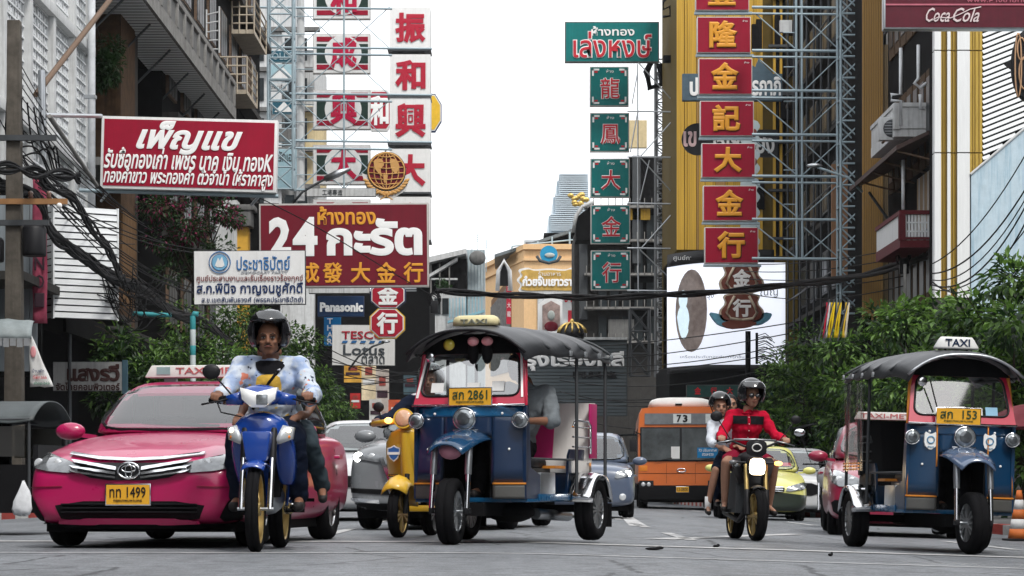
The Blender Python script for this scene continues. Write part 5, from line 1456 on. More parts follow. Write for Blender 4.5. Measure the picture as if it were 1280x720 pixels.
# ---------------------------------------------------------------- the orange city bus 73
def bus():
 r = thing('city_bus', 'orange city bus number 73 with a white roof unit, far down the street', 'bus', (4.92, 70.5, -.16), R(-2.5))
 W, Hh, L_ = 2.5, 3.05, 11.0
 w = W / 2
 b = MB()
 def rg(y, s):
  return [V((x * s, y, z)) for x, z in rpoly([(-w, .35), (w, .35), (w, 2.75), (w - .14, 3.02), (-w + .14, 3.02), (-w, 2.75)], 1)]
 b.loft([rg(0, .985), rg(.08, 1), rg(L_, 1)], sm=False)
 b.build('body', orange_p, r)
 MB().b2(-w + .03, w - .03, -.05, 0, .30, .72).build('front_bumper', black_m, r, bevel=.02)
 # windscreen: two panes and the middle post
 MB().b2(-w + .07, w - .07, -.022, -.002, 1.42, 2.42).build('windscreen_frame', black_p, r, bevel=.006)
 for x0, x1 in ((-w + .11, -.03), (.03, w - .11)):
  MB().b2(x0, x1, -.032, -.024, 1.46, 2.38).build('windscreen_pane', mt('bus_glass', (.07, .08, .085), .05, var=.5, scale=1.3, ior=1.9), r)
 MB().b2(-w + .2, w - .12, -.03, -.002, 2.50, 2.82).build('route_board', mt('board_grey', (.16, .17, .18), .3, var=.2), r)
 MB().b2(-.22, .30, -.036, -.03, 2.53, 2.80).build('route_panel', mt('pale_board', (.55, .58, .58), .4), r)
 text('7', (-.12, .02, 2.56, 2.78), black_p, r, y=-.046, bold=.04)
 text('3', (.06, .20, 2.56, 2.78), black_p, r, y=-.046, bold=.04)
 MB().b2(.72, 1.0, -.036, -.03, 2.53, 2.80).build('pass_card', mt('pale_board', (.55, .58, .58)), r)
 MB().b2(.48, 1.08, -.040, -.034, 1.52, 1.82).build('blue_notice', mt('notice_blue', (.01, .16, .36), .4), r)
 text('73 ปรับอากาศ', (.52, 1.04, 1.70, 1.79), whitelet, r, y=-.048, bold=.01)
 text('สวนหลวง', (.62, .95, 1.58, 1.66), whitelet, r, y=-.048, bold=.01)
 MB().b2(-.28, -.03, -.040, -.034, 1.5, 1.85).build('paper_notice', whitesign, r)
 # the small panel lines and lamps
 for z in (1.06,):
  MB().b2(-w + .02, w - .02, -.006, 0, z, z + .012).build('panel_seam', black_m, r)
 for x in (-.42, .42):
  MB().b2(x, x + .008, -.006, 0, .78, 1.36).build('panel_seam', black_m, r)
 torus(eo := MB(), T(0.02, -.012, 1.16) @ RX(R(90)), .13, .05, .014)
 eo.build('emblem', chrome, r)
 for s_ in (-1, 1):
  MB().b2(s_ * w - s_ * .28, s_ * w - s_ * .05, -.012, 0, 1.14, 1.30).build('turn_lamp', orange_lens, r, bevel=.006)
  bb = MB().b2(s_ * w - s_ * .46, s_ * w - s_ * .04, -.058, -.045, .66, .86).build('lamp_panel', black_p, r)
  for dx in (.16, .32):
   MB().lathe([(.062, 0), (.062, .02), (.045, .03), (.001, .032)], T(s_ * w - s_ * dx, -.058, .75) @ RX(R(90)), 16).build('headlight', lensw, bb)
  # mirrors on arms
  m_ = MB().path([(s_ * (w - .1), 0, 2.2), (s_ * (w + .12), -.22, 2.3), (s_ * (w + .14), -.24, 2.05)], .018)
  m_.box(s_ * (w + .14), -.24, 1.88, .2, .06, .36)
  m_.build('wing_mirror', black_p, r, bevel=.01)
  wheel(r, (s_ * (w - .17), 2.0, .47), .47, .27, spokes=6)
  wheel(r, (s_ * (w - .17), 8.2, .47), .47, .27, spokes=6)
  for i in range(7):
   yy = .6 + i * 1.42
   MB().b2(s_ * (w + .001), s_ * (w + .012), yy, yy + 1.25, 1.45, 2.4).build('side_window', darkglass, r)
 plate(r, T(.05, -.062, .60), .36, .16, ['13-0800'])
 # wipers
 wp = MB()
 for x in (-.75, .45):
  wp.path([(x, -.05, 1.42), (x + .5, -.05, 1.52)], .012, 5)
 wp.build('wiper', black_p, r)
 # things behind the glass: wheel, driver seat
 ac = MB().loft([[V((x * k_, y_, 3.0 + z)) for x, z in rpoly([(-.95, 0), (.95, 0), (.88, .22), (.6, .30), (-.6, .30), (-.88, .22)], 1)] for y_, k_ in ((.5, .9), (.7, 1), (2.9, 1), (3.1, .92))])
 ao = ac.build('roof_unit', white_m, r)
 MB().b2(-.15, .05, .46, .6, 3.06, 3.12).build('roof_unit_vent', black_m, ao)
 for yy in (4.2, 7.0):
  MB().b2(-.5, .5, yy, yy + .9, 3.0, 3.14).build('roof_hatch', white_m, r, bevel=.02)
 MB().b2(-w + .1, w - .1, .4, L_ - .3, .22, .4).build('underbody', black_m, r)
 return r
bus()
# ================================================================ three-wheeled taxis
vinyl = mt('black_vinyl', (.032, .034, .038), .38, var=.25, scale=3, bump=.15, bscale=9, dirt=.35, dcol=(.09, .09, .09))
vinyl_g = mt('grey_vinyl', (.06, .07, .073), .45, var=.25, scale=3, bump=.15, bscale=9, dirt=.35, dcol=(.04, .04, .04))
seatpink = mt('seat_pink', (.42, .02, .13), .45, var=.1)
seatwhite = mt('seat_white', (.62, .60, .58), .45, var=.08)
trim_or = mt('orange_trim', (.55, .20, .03), .4, var=.1)
skirtg = mt('grey_skirt', (.09, .09, .085), .55, .3, var=.2, dirt=.4)
scrg = glassmat('screen_pane', (.75, .8, .8), .22)
plastg = glassmat('plastic_curtain', (.62, .62, .60), .12, .22)
def tuktuk(label, loc, rz, ry, v):
 r = thing('three_wheeler_taxi', label, 'three-wheeler', loc, rz, 'three-wheeled taxis', ry=ry)
 ymin = -1.02
 tukblue = tukblueb if v else globals()['tukblue']
 def yf(x, z): return ymin + .10 * (abs(x) / .5) ** 2.4 + .05 * max(0, z - .5) ** 1 - .0
 # front cowl with the wheel niche cut in its middle
 def sheet(x0, x1, z0, z1, off=0, nx=10, nz=5, th=.03):
  g = []
  b = MB()
  for k in range(nz + 1):
   z = z0 + (z1 - z0) * k / nz
   for i in range(nx + 1):
    x = x0 + (x1 - x0) * i / nx
    b.v.append(V((x, yf(x, z) - off, z)))
  n_ = len(b.v)
  b.v += [p + V((0, th, 0)) for p in b.v]
  q = nx + 1
  for k in range(nz):
   for i in range(nx):
    a = k * q + i
    b.f.append((a, a + 1, a + q + 1, a + q)); b.sm.append(True)
    b.f.append((n_ + a, n_ + a + q, n_ + a + q + 1, n_ + a + 1)); b.sm.append(True)
  ring = [i for i in range(q)] + [k * q + nx for k in range(1, nz + 1)] + [nz * q + i for i in range(nx - 1, -1, -1)] + [k * q for k in range(nz - 1, 0, -1)]
  for i in range(len(ring)):
   a, c = ring[i], ring[(i + 1) % len(ring)]
   b.f.append((a, n_ + a, n_ + c, c)); b.sm.append(False)
  return b
 cw = sheet(-.50, -.215, .52, 1.20).build('front_panel', tukblue, r)
 sheet(.215, .50, .52, 1.20).build('front_panel', tukblue, r)
 sheet(-.213, .213, .93, 1.20).build('front_panel', tukblue, r)
 sheet(-.49, .49, 1.10, 1.19, .004, th=.01).build('upper_band', tukblue2 if not v else tukblue, r)
 for s_ in (-1, 1):
  a_, b_ = sorted((s_ * .23, s_ * .50))
  sheet(a_, b_, .39, .515, 0.004).build('skirt', skirtg, r)
  sheet(a_, b_, .515, .53, 0.012, th=.02).build('trim_strip', trim_or, r)
  if v:
   sheet(s_ * .485 - .006, s_ * .485 + .006, .53, 1.2, .012, 1, 5, .02).build('trim_strip', trim_or, r)
   sheet(s_ * .235 - .006, s_ * .235 + .006, .8, 1.2, .012, 1, 5, .02).build('trim_strip', trim_or, r)
  # side wall of the cab
  MB().prism([(-.93, .39), (-.55, .39), (-.55, .60), (-.80, .66), (-.86, 1.2), (-.93, 1.2)], s_ * .47, s_ * .50, 'yz').build('side_wall', tukblue, r)
  # niche walls
  MB().b2(s_ * .20, s_ * .215, -.99, -.60, .40, .93).build('niche_wall', black_m, r)
 MB().b2(-.2, .2, -.62, -.60, .40, .93).b2(-.2, .2, -.99, -.6, .93, .94).build('niche_back', black_m, r)['kind'] = 'stuff'
 # red windscreen surround
 def yw(z): return -.965 + .34 * (z - 1.2)
 out = [(-.495, 1.20), (.495, 1.20), (.44, 1.68), (-.44, 1.68)]
 inn = rrect([(-.445, 1.285), (.445, 1.285), (.395, 1.665), (-.395, 1.665)], .09, 5)
 fr = MB()
 N_ = len(inn)
 # ring between outline and opening
 bm = bmesh.new()
 def outpt(p):
  c = V((0, 1.45)); d_ = V(p) - c
  best = None
  for i in range(4):
   a, e = V(out[i]), V(out[(i + 1) % 4]); ed = e - a
   den = d_.x * ed.y - d_.y * ed.x
   if abs(den) < 1e-9: continue
   t = ((a.x - c.x) * ed.y - (a.y - c.y) * ed.x) / den
   u = ((a.x - c.x) * d_.y - (a.y - c.y) * d_.x) / den
   if t > 0 and -1e-6 <= u <= 1 + 1e-6 and (best is None or t < best): best = t
  return c + d_ * best
 A = [V((p[0], yw(p[1]) - .0, p[1])) for p in inn]
 B = [V((o_.x, yw(o_.y), o_.y)) for o_ in (outpt(p) for p in inn)]
 # insert the true corners
 for i, p in enumerate(inn):
  for cx, cz in out:
   if (V((B[i].x, B[i].z)) - V((cx, cz))).length < .035: B[i] = V((cx, yw(cz), cz))
 dy = V((0, .05, 0))
 fr.v = A + B + [p + dy for p in A] + [p + dy for p in B]
 for i in range(N_):
  j = (i + 1) % N_
  fr.f += [(i, j, N_ + j, N_ + i), (2 * N_ + i, 3 * N_ + i, 3 * N_ + j, 2 * N_ + j), (i, 2 * N_ + i, 2 * N_ + j, j), (N_ + i, N_ + j, 3 * N_ + j, 3 * N_ + i)]
  fr.sm += [False] * 4
 wf = fr.build('windscreen_surround', tukred, r)
 gk = MB().path([V((p[0], yw(p[1]) - .004, p[1])) for p in inn], .010, 6, closed=True).build('rubber_seal', black_p, wf)
 MB().add([V((p[0], yw(p[1]) + .02, p[1])) for p in inn], [tuple(range(N_))]).build('windscreen_pane', scrg, r)
 MB().path([(-.50, yw(1.2) - .012, 1.203), (0, yw(1.2) - .03, 1.203), (.50, yw(1.2) - .012, 1.203)], .011, 6).build('chrome_strip', chrome, r)
 if not v:
  for s_ in (-1, 1):
   MB().bar((s_ * .468, yw(1.27) - .002, 1.27), (s_ * .418, yw(1.66) - .002, 1.66), .018, .012).build('white_pinstripe', whitelet, wf)
 # stickers on the glass
 for i, (x, z) in enumerate(((-.30, 1.36), (.02, 1.36), (.24, 1.37)) if not v else ((-.02, 1.33), (.14, 1.32), (.28, 1.33))):
  MB().box(x, yw(z) + .012, z, .11, .004, .09, RX(R(-19))).build('paper_sticker', whitesign if i < 2 or not v else mt('blue_sticker', (.25, .45, .6)), r)
 # plate across the base of the windscreen
 if not v: plate(r, T(.03, yw(1.25) - .05, 1.275), .37, .145, ['สก 2861', 'กรุงเทพมหานคร'], lm=mt('plate_ink', (.02, .06, .03)))
 else: plate(r, T(-.05, yw(1.25) - .05, 1.275), .40, .145, ['สก  153', 'กรุงเทพมหานคร'], lm=mt('plate_ink', (.02, .06, .03)))
 # round lamps
 def lamp(x, z, rr, lit=None):
  y = yf(x, z)
  b = MB(); M = T(x, y - .0, z) @ RX(R(90))
  b.lathe([(rr * .55, -.02), (rr * .95, .02), (rr * 1.08, .07), (rr * 1.05, .085), (rr * .93, .082)], M, 24, caps=False)
  o = b.build('headlight', chrome, r)
  MB().lathe([(rr * .93, .076), (rr * .8, .088), (rr * .5, .098), (.001, .102)], M, 24, caps=False).build('lens', lit or mt('ribbed_lens', (.30, .33, .35), .06, .5, var=.4, scale=30, coat=1), o)
  MB().lathe([(rr * .6, .100), (rr * .42, .106), (.001, .108)], M, 20, caps=False).build('bulb_shield', mt('lens_grey', (.10, .11, .12), .1, .5, var=.3, scale=20, coat=1), o)
  return o
 lamp(0, 1.08, .095)
 lamp(-.46, 1.07, .066); lamp(.46, 1.07, .066)
 # chrome louvre below the lamp
 for i, z in enumerate((.945, .965, .985)):
  MB().b2(-.13 + .01 * i, .13 - .01 * i, yf(0, z) - .05, yf(0, z), z - .006, z + .006).build('chrome_louvre', chrome, r, bevel=.003)
 for x, z in ((-.30, 1.13), (.30, 1.13), (.36, .82), (-.36, .82)):
  MB().ell((x, yf(x, z) - .006, z), (.012, .01, .012), 8).build('side_reflector', whitelet, r)
 if v:
  for x in (-.29, .25):
   y = yf(x, 1.03) - .008
   b = MB().prism(rpoly([(x - .055, 1.13), (x - .06, 1.0), (x, .95), (x + .06, 1.0), (x + .055, 1.13), (x, 1.10)], 1), y - .004, y + .02)
   o = b.build('crest', whitelet, r)
   torus(tb := MB(), T(x, y - .006, 1.05) @ RX(R(90)), .032, .032, .007, 16, 5)
   tb.build('crest_ring', mt('crest_blue', (.15, .3, .45)), o)
   text('ตำรวจ', (x - .03, x + .03, .975, .995), mt('crest_blue', (.15, .3, .45)), o, y=y - .010, depth=.004)
 else:
  MB().box(.14, yf(.14, 1.16) + .0, 1.235, .08, .02, .05).build('sticker', mt('pink_sticker', (.6, .12, .15), .5), r)
 # front mudguard: a domed cap over the wheel
 b = MB(); rg = []
 for i in range(11):
  t = i / 10.0
  row = []
  for j in range(11):
   u = -1 + j / 5.0
   wd = .215 * (1 - .30 * t ** 3)
   row.append(V((u * wd, -.98 - .56 * t, .985 - .085 * abs(u) ** 2.4 - .135 * t ** 2.2)))
  rg.append(row)
 b.loft(rg, closed=False, caps=False)
 mg = b.build('front_mudguard', mt('guard_navy', (.006, .045, .11), .2, coat=.8) if not v else mt('guard_blue', (.08, .12, .2), .2, coat=1), r)
 apply_mods(mg, [('SOLIDIFY', dict(thickness=.014, offset=0))])
 MB().bar((0, -1.50, .88), (0, -1.02, .988), .016, .016).build('chrome_rib', chrome, mg)
 MB().ell((0, -1.40, .80), (.10, .08, .075), 14).build('lamp_cowl', mt('faded_pink', (.5, .22, .28), .5), mg) if not v else None
 # fork, chrome leading struts
 st = R(4) if v else R(7)
 for s_ in (-1, 1):
  o = rod('fork_tube', chrome, r, (s_ * .15, -1.36, .86), (s_ * .155, -1.44, .30), .022, 14)
  rod('fork_sleeve', steel, r, (s_ * .15, -1.36, .86), (s_ * .152, -1.40, .60), .029, 14)
  MB().box(s_ * .15, -1.42, .29, .04, .10, .05).build('fork_shoe', black_p, r, bevel=.008)
 rod('axle', steel, r, (-.17, -1.42, .285), (.17, -1.42, .285), .014, 10)
 wheel(r, (0, -1.40, .285), .285, .15, .165, spokes=6, steer=st, mat_rim=alloy if v else steel)
 for s_ in (-1, 1):
  w_ = wheel(r, (s_ * .60, .62, .285), .285, .165, .175, spokes=8, mat_rim=alloy if v else steel)
  # rear mudguard
  b = MB(); rg = []
  for i in range(13):
   a = R(-78 + 13 * i)
   rg.append([V((s_ * (.49 + .22 * (j / 5.0)), .62 + (.345 - .02 * (j / 5.0) ** 3) * sin(a), .285 + (.345 - .03 * (j / 5.0) ** 3) * cos(a))) for j in range(6)])
  b.loft(rg, closed=False, caps=False)
  apply_mods(b.build('rear_mudguard', chrome if s_ == (-1 if v else 1) else tukblue, r), [('SOLIDIFY', dict(thickness=.012, offset=0))])
  MB().b2(s_ * .50, s_ * .70, .93, .945, .12, .34).build('mud_flap', rubber, r)
 # floor, chassis
 MB().b2(-.5, .5, -.9, .35, .36, .40).build('floor', tukblue2, r, bevel=.006)
 MB().b2(-.14, .14, -1.0, 1.0, .24, .355).b2(-.48, .48, .55, .68, .26, .33).build('chassis', black_m, r)['kind'] = 'stuff'
 MB().ell((.12, -.2, .27), (.2, .3, .1), 14).build('engine', black_m, r)
 MB().tube((.28, .0, .25), (.28, .95, .22), .05, 12).build('exhaust', steel, r)
 # driver seat base and rear body
 MB().b2(-.40, .40, -.35, .05, .40, .66).build('engine_box', tukblue if v else mt('box_dark', (.03, .03, .03)), r, bevel=.01)
 MB().b2(-.38, .38, -.36, .02, .66, .74).build('driver_seat', black_p, r, bevel=.03)
 MB().b2(-.46, .46, .40, 1.02, .40, .62).build('rear_box', tukblue, r, bevel=.01)
 for s_ in (-1, 1):
  # toolbox / battery case on the side step
  if (s_ == 1) != bool(v):
   MB().b2(s_ * .28, s_ * .50, -.54, -.12, .40, .62).build('metal_box', steel, r, bevel=.008)
   MB().b2(s_ * .24, s_ * .49, -.10, .2, .66, .685).build('shelf', trim_or, r)
  MB().b2(s_ * .50, s_ * .515, -.60, .28, .37, .43).build('step_edge', tukblue2, r, bevel=.003)
  MB().prism([(.26, .44), (.30, .78), (.36, .84), (.98, .84), (1.03, .44), (.98, .36), (.95, .62), (.3, .62)], s_ * .47, s_ * .49, 'yz').build('rear_side_panel', tukblue, r)
 # passenger bench
 MB().b2(-.52, .52, .38, .86, .62, .74).build('seat', seatwhite if not v else black_p, r, bevel=.03)
 bk = MB().loft([[V((x, .80 + .12 * k + y, .72 + .56 * k)) for x, y in rpoly([(-.54, -.06), (.54, -.06), (.54, .06), (-.54, .06)], 1)] for k in (0, .5, .93, 1)], sm=False)
 bko = bk.build('backrest', seatwhite if not v else black_p, r)
 if not v:
  for i in (-.33, .08):
   MB().prism([(i - .12, 0), (i + .12, 0), (i + .12, .56), (i - .12, .56)], -.012, .0).build('seat_stripe', seatpink, bko).matrix_local = T(0, .735, .73) @ RX(R(-12))
  for s_ in (-1, 1): MB().b2(s_ * .535, s_ * .55, .76, .98, .76, 1.27).build('seat_side', seatpink, bko, bevel=.004)
 # canopy: ribbed vinyl roof arched across
 L0, L1 = -1.04, 1.06
 b = MB(); rg = []
 nS = 33
 for i in range(nS):
  t = i / (nS - 1.0); y = L0 + (L1 - L0) * t
  hw = .53 + .13 * min(1, t * 2.2)
  sag = -.035 * abs(sin(pi * max(0, (t - .22) / .78) * 4)) if t > .22 else 0
  if t > .22: sag += .035
  else: sag += .035 * (t / .22)
  sag -= .02
  row = []
  for j in range(17):
   u = -1 + j / 8.0
   zc = 1.885 + .05 * t + .02 * sin(pi * t) - .07 * max(0, t - .9) * 10 * .4 - .05 * max(0, .1 - t) * 10 * .5
   z = zc - .205 * abs(u) ** 2.6 + sag * (.3 + .7 * abs(u))
   z -= .055 * (abs(u) > .99)
   row.append(V((u * hw + (.0 if abs(u) < .99 else 0), y, z)))
  # drop the hem
  rg.append(row)
 b.loft(rg, closed=False, caps=False)
 cn = b.build('canopy', vinyl, r)
 apply_mods(cn, [('SOLIDIFY', dict(thickness=.012, offset=0))])
 for k in range(5):
  t = .22 + .78 * k / 4.0; y = L0 + (L1 - L0) * t; hw = .53 + .13 * min(1, t * 2.2)
  MB().path([(u * hw * 1.0, y, 1.885 + .05 * t + .02 * sin(pi * t) - .205 * abs(u) ** 2.6 - .012 + (.015) * (.3 + .7 * abs(u))) for u in [-1 + j / 8.0 for j in range(17)]], .013, 6).build('canopy_hoop', scafd, r)
  if k:
   for s_ in (-1, 1): MB().box(s_ * (hw + .004), y, 1.665 + .05 * t, .02, .05, .045).build('hoop_clip', steel, r, bevel=.004)
 # hem piping and dark fascia under the front edge
 MB().path([(u * .53, L0 - .005, 1.883 - .205 * abs(u) ** 2.6 - .03) for u in [-1 + j / 8.0 for j in range(17)]], .014, 6).build('front_piping', steel if v else black_p, r)
 top = [(u * .50, 1.86 - .205 * abs(u) ** 2.6 - .03) for u in [-1 + j / 8.0 for j in range(17)]]
 MB().prism([(-.46, 1.66)] + [(x, z) for x, z in top] + [(.46, 1.66)], -.84, -.82).build('fascia', dark_in, r)
 for s_ in (-1, 1):
  rod('roof_rail', scafd, r, (s_ * .53, -.8, 1.655), (s_ * .64, 1.04, 1.70), .014)
  rod('front_pillar', tukred if not v else trim_or, r, (s_ * .485, -.90, 1.2), (s_ * .45, -.80, 1.68), .018)
  if s_ == (1 if v else 1): pass
  rod('post', scafd, r, (s_ * .60, .18, .44), (s_ * .60, .18, 1.67), .016)
  rod('post', scafd, r, (s_ * .62, 1.0, .5), (s_ * .62, 1.0, 1.67), .016)
  for z in (.86, .95, 1.04):
   rod('side_rail', chrome if not v else scafd, r, (s_ * .56, .2, z), (s_ * .56, .74, z), .009)
  ar = MB().path([(s_ * .56, .74, .80), (s_ * .56, .74, 1.06), (s_ * .56, .66, 1.10), (s_ * .56, .28, 1.10), (s_ * .56, .2, 1.04)], .012, 6)
  ar.build('arm_rail', chrome if not v else scafd, r)
  rod('door_rail', scafd, r, (s_ * .50, -.80, .74), (s_ * .56, .2, .74), .010)
 # roof sign
 if v:
  rs = MB().loft([[V((x * k, y * k2, z)) for x, y in rpoly([(-.20, -.06), (.20, -.06), (.20, .06), (-.20, .06)], 1)] for z, k, k2 in ((0, 1, 1), (.02, 1, 1), (.09, .80, .85), (.115, .70, .7))]).build('roof_sign', whitesign, r)
  rs.location = (0, -.66, 1.925)
  text('TAXI', (-.115, .115, .022, .095), mt('navy_ink', (.01, .025, .07)), rs, y=-.058, bold=.02, depth=.012)
  for s_ in (-1, 1): MB().b2(s_ * .1 - .01, s_ * .1 + .01, -.01, .01, -.045, 0).build('sign_foot', black_p, rs)
 else:
  lb = mt('yellowed_lightbox', (.62, .55, .32), .45, var=.1)
  rs = MB().loft([[V((x * k, y * k2, z)) for x, y in rpoly([(-.20, -.07), (.20, -.07), (.20, .07), (-.20, .07)], 1)] for z, k, k2 in ((0, 1, 1), (.05, .98, 1), (.075, .90, .85), (.09, .75, .6))]).build('roof_sign', lb, r)
  rs.location = (-.02, -.70, 1.912)
  text('TAXI', (-.12, .12, .012, .055), mt('grey_ink', (.20, .21, .18)), rs, y=-.074, bold=.02, depth=.012)
  for s_ in (-1, 1): MB().b2(s_ * .1 - .01, s_ * .1 + .01, -.01, .01, -.035, 0).build('sign_foot', black_p, rs)
 # little things hanging and standing at the windscreen top
 if not v:
  MB().lathe([(.045, 0), (.05, .02), (.03, .035), (.001, .038)], T(-.19, -.90, 1.735) @ RX(R(90)), 18).build('yellow_lamp', mt('amber_lens', (.62, .50, .05), .15, coat=1), r)
  for x in (.03, .155):
   b = MB().ell((x, -.93, 1.76), (.052, .035, .042), 14)
   b.build('pink_horn', mt('soft_pink', (.72, .30, .32), .4, coat=.5), r)
   MB().ell((x - .01, -.90, 1.66), (.05, .04, .10), 12).build('hanging_charm', dark_in, r)
  MB().ell((-.37, -.89, 1.63), (.04, .015, .05), 12).build('mirror', chrome, r)
 else:
  MB().ell((-.36, -.89, 1.60), (.045, .015, .05), 14).build('mirror', chrome, r)
  rod('wiper', black_p, r, (-.30, -.92, 1.62), (-.24, -.965, 1.36), .007)
  # clear plastic curtain on the near side
  b = MB(); rg = []
  for i in range(25):
   t = i / 24.0
   rg.append([V((-.635 - .012 * sin(t * 21) - .01 * sin(t * 9 + k * .7), .20 + .86 * t, 1.64 - .22 * k)) for k in range(5)])
  b.loft(rg, closed=False, caps=False).build('plastic_curtain', plastg, r)
  for k in range(6):
   for j in range(3):
    MB().box(-.655, .30 + .13 * k, .775 + .03 * j, .012, .07, .014).build('reflector_chip', mt('copper_reflector', (.7, .35, .12), .2, .6, var=.4, scale=60), r)
 # steering handle, dash
 MB().path([(-.33, -.72, 1.16), (-.28, -.78, 1.20), (0, -.80, 1.14), (.28, -.78, 1.20), (.33, -.72, 1.16)], .014, 8).build('handlebar', black_p, r)
 MB().b2(-.42, .42, -.90, -.80, 1.14, 1.2).build('dashboard', black_m, r, bevel=.01)
 r.scale = (1, 1, .965)
 return r
tk1 = tuktuk('blue three-wheeler with red windscreen surround, plate 2861 and pink and white bench', (-.06, 21.2, 0), R(-18.5), 0, 0)
tk2 = tuktuk('blue three-wheeler with orange trim, plate 153 and a white TAXI roof sign at the right', (3.96, 22.8, gz(3.96)), R(4.5), R(1.7), 1)
# the dark parked three-wheeler cut off by the left edge
def old_tuk():
 r = thing('three_wheeler_taxi', 'dark parked three-wheeler with grey vinyl roof and a white plastic bag, at the left edge', 'three-wheeler', (-5.54, 24.6, 0.0), R(82), 'three-wheeled taxis')
 b = MB(); rg = []
 for i in range(25):
  t = i / 24.0; y = -.9 + 2.0 * t
  row = []
  for j in range(15):
   u = -1 + j / 7.0
   z = 1.34 - .20 * abs(u) ** 2.4 - .03 * abs(sin(pi * t * 4)) * abs(u) - (.12 * max(0, t - .85) / .15)
   row.append(V((u * .60, y, z)))
  rg.append(row)
 cn = b.loft(rg, closed=False, caps=False).build('canopy', vinyl_g, r)
 apply_mods(cn, [('SOLIDIFY', dict(thickness=.015, offset=0))])
 for s_ in (-1, 1):
  for y in (-.85, -.25, .4, 1.0):
   rod('post', scafd, r, (s_ * .57, y, .3), (s_ * .57, y, 1.16), .016)
  rod('roof_rail', scafd, r, (s_ * .57, -.9, 1.15), (s_ * .57, 1.05, 1.13), .014)
  rod('side_rail', scafd, r, (s_ * .57, -.25, .72), (s_ * .57, 1.0, .72), .012)
  MB().b2(s_ * .55, s_ * .57, -.85, 1.02, .22, .70).build('side_panel', black_m, r)
  MB().b2(s_ * .54, s_ * .56, -.25, .4, .70, 1.14).build('dark_sheet', dark_in, r)  # interior sheet added so the open side reads dark
  wheel(r, (s_ * .5, .55, .25), .25, .13, .14, spokes=6, mat_rim=steel)
  MB().b2(s_ * .56, s_ * .585, .0, .16, .38, .56).build('metal_box', steel, r, bevel=.006)
  MB().ell((s_ * .58, -.12, .46), (.03, .04, .04), 10).build('side_lamp', orange_lens, r)
  MB().ell((s_ * .58, .10, .12), (.03, .05, .035), 10).build('side_reflector', orange_lens, r)
  MB().prism([(-.8, .78), (-.3, .78), (-.3, 1.08), (-.8, 1.08)], s_ * .56, s_ * .565, 'yz').build('plastic_window', glassmat('old_plastic', (.5, .5, .45), .15, .3), r)
 MB().b2(-.5, .5, -.9, 1.05, .22, .34).build('floor', black_m, r)
 MB().b2(-.5, .5, .5, .95, .34, .56).build('seat', black_p, r, bevel=.03)
 MB().b2(-.5, .5, .9, 1.0, .56, .95).build('backrest', mt('brown_vinyl', (.08, .05, .03)), r, bevel=.03)
 MB().b2(-.45, .45, -.9, -.85, .34, .9).build('front_panel', black_p, r)
 wheel(r, (0, -1.1, .25), .25, .12, .14, spokes=6, mat_rim=steel)
 return r
old_tuk()
bag = MB()
rings = []
for k, (z, w_) in enumerate(((0, .01), (-.05, .03), (-.10, .055), (-.18, .09), (-.26, .10), (-.31, .08), (-.33, .02))):
 rings.append([V((w_ * cos(a) * (1 + .18 * sin(3 * a + k)), .035 * w_ / .1 * sin(a), z + .015 * sin(4 * a + k))) for a in [2 * pi * i / 14 for i in range(14)]])
bo = bag.loft(rings).build('plastic_bag', mt('bag_white', (.62, .64, .66), .35, var=.15, scale=12), None)
bo.location = (P(29, 602, 23.7).x, 23.7, P(29, 602, 23.7).z)
tag(bo, 'white plastic bag hanging from the dark parked three-wheeler', 'bag')
# ================================================================ motorbikes
spokem = mt('spoke_metal', (.45, .45, .45), .35, .9, var=.05)
def bike_wheel(r, y, rad, w, rim, wire=True, steer=0, name='wheel'):
 return wheel(r, (0, y, rad), rad, w, rr=rad * .80, spokes=5, steer=steer, mat_rim=rim, wire=wire, name=name)
def loftx(parent, name, m, secs, sub=1, label=None):
 "sections at y: (y, [(x,z)...half outline from bottom centre to top centre])"
 rg = []
 for y, half in secs:
  rg.append([V((x, y, z)) for x, z in half] + [V((-x, y, z)) for x, z in half[::-1] if x > 1e-6])
 o = MB().loft(rg).build(name, m, parent, label=label)
 if sub: apply_mods(o, [('SUBSURF', dict(levels=sub))])
 return o
def mirror(r, s_, base, head, m=black_p, rx=.055, rz=.04):
 rod('mirror_stalk', black_p, r, base, head, .006)
 o = MB().ell(head, (rx, .022, rz), 16).build('mirror', m, r)
 return o
# ---- blue underbone motorbike
bb = thing('motorbike', 'blue motorbike with gold rims, ridden by two in front of the magenta taxi', 'motorbike', (-1.84, 18.25, 0), R(-2), 'motorbikes in the traffic')
bb.scale = (1.1, 1.1, 1.1)
fw = bike_wheel(bb, -.62, .285, .085, gold_rim, steer=R(2))
rw = bike_wheel(bb, .60, .285, .10, gold_rim)
# front leg shield: two flared blue wings around a dark middle
def wing(s_, m):
 rg = []
 pts = [(.43, .20, .10, -.10), (.52, .215, .09, -.18), (.62, .225, .085, -.26), (.72, .225, .09, -.32), (.80, .20, .08, -.36), (.86, .15, .07, -.38)]
 b = MB()
 for z, xo, xi, y in pts:
  rg.append([V((s_ * xo, y + .10, z)), V((s_ * (xo - .01), y + .03, z)), V((s_ * (xo * .8 + xi * .2), y - .03, z)), V((s_ * (xo * .4 + xi * .6), y - .06, z)), V((s_ * xi, y - .055, z)), V((s_ * (xi - .0), y - .02, z)), V((s_ * (xo * .7 + xi * .3), y + .03, z))])
 o = b.loft(rg).build('leg_shield', m, bb)
 apply_mods(o, [('SUBSURF', dict(levels=1))])
 return o
for s_ in (-1, 1): wing(s_, blue_p)
MB().prism([(-.10, .36), (.10, .36), (.13, .78), (-.13, .78)], -.18, -.05).build('inner_shield', black_m, bb, bevel=.01)
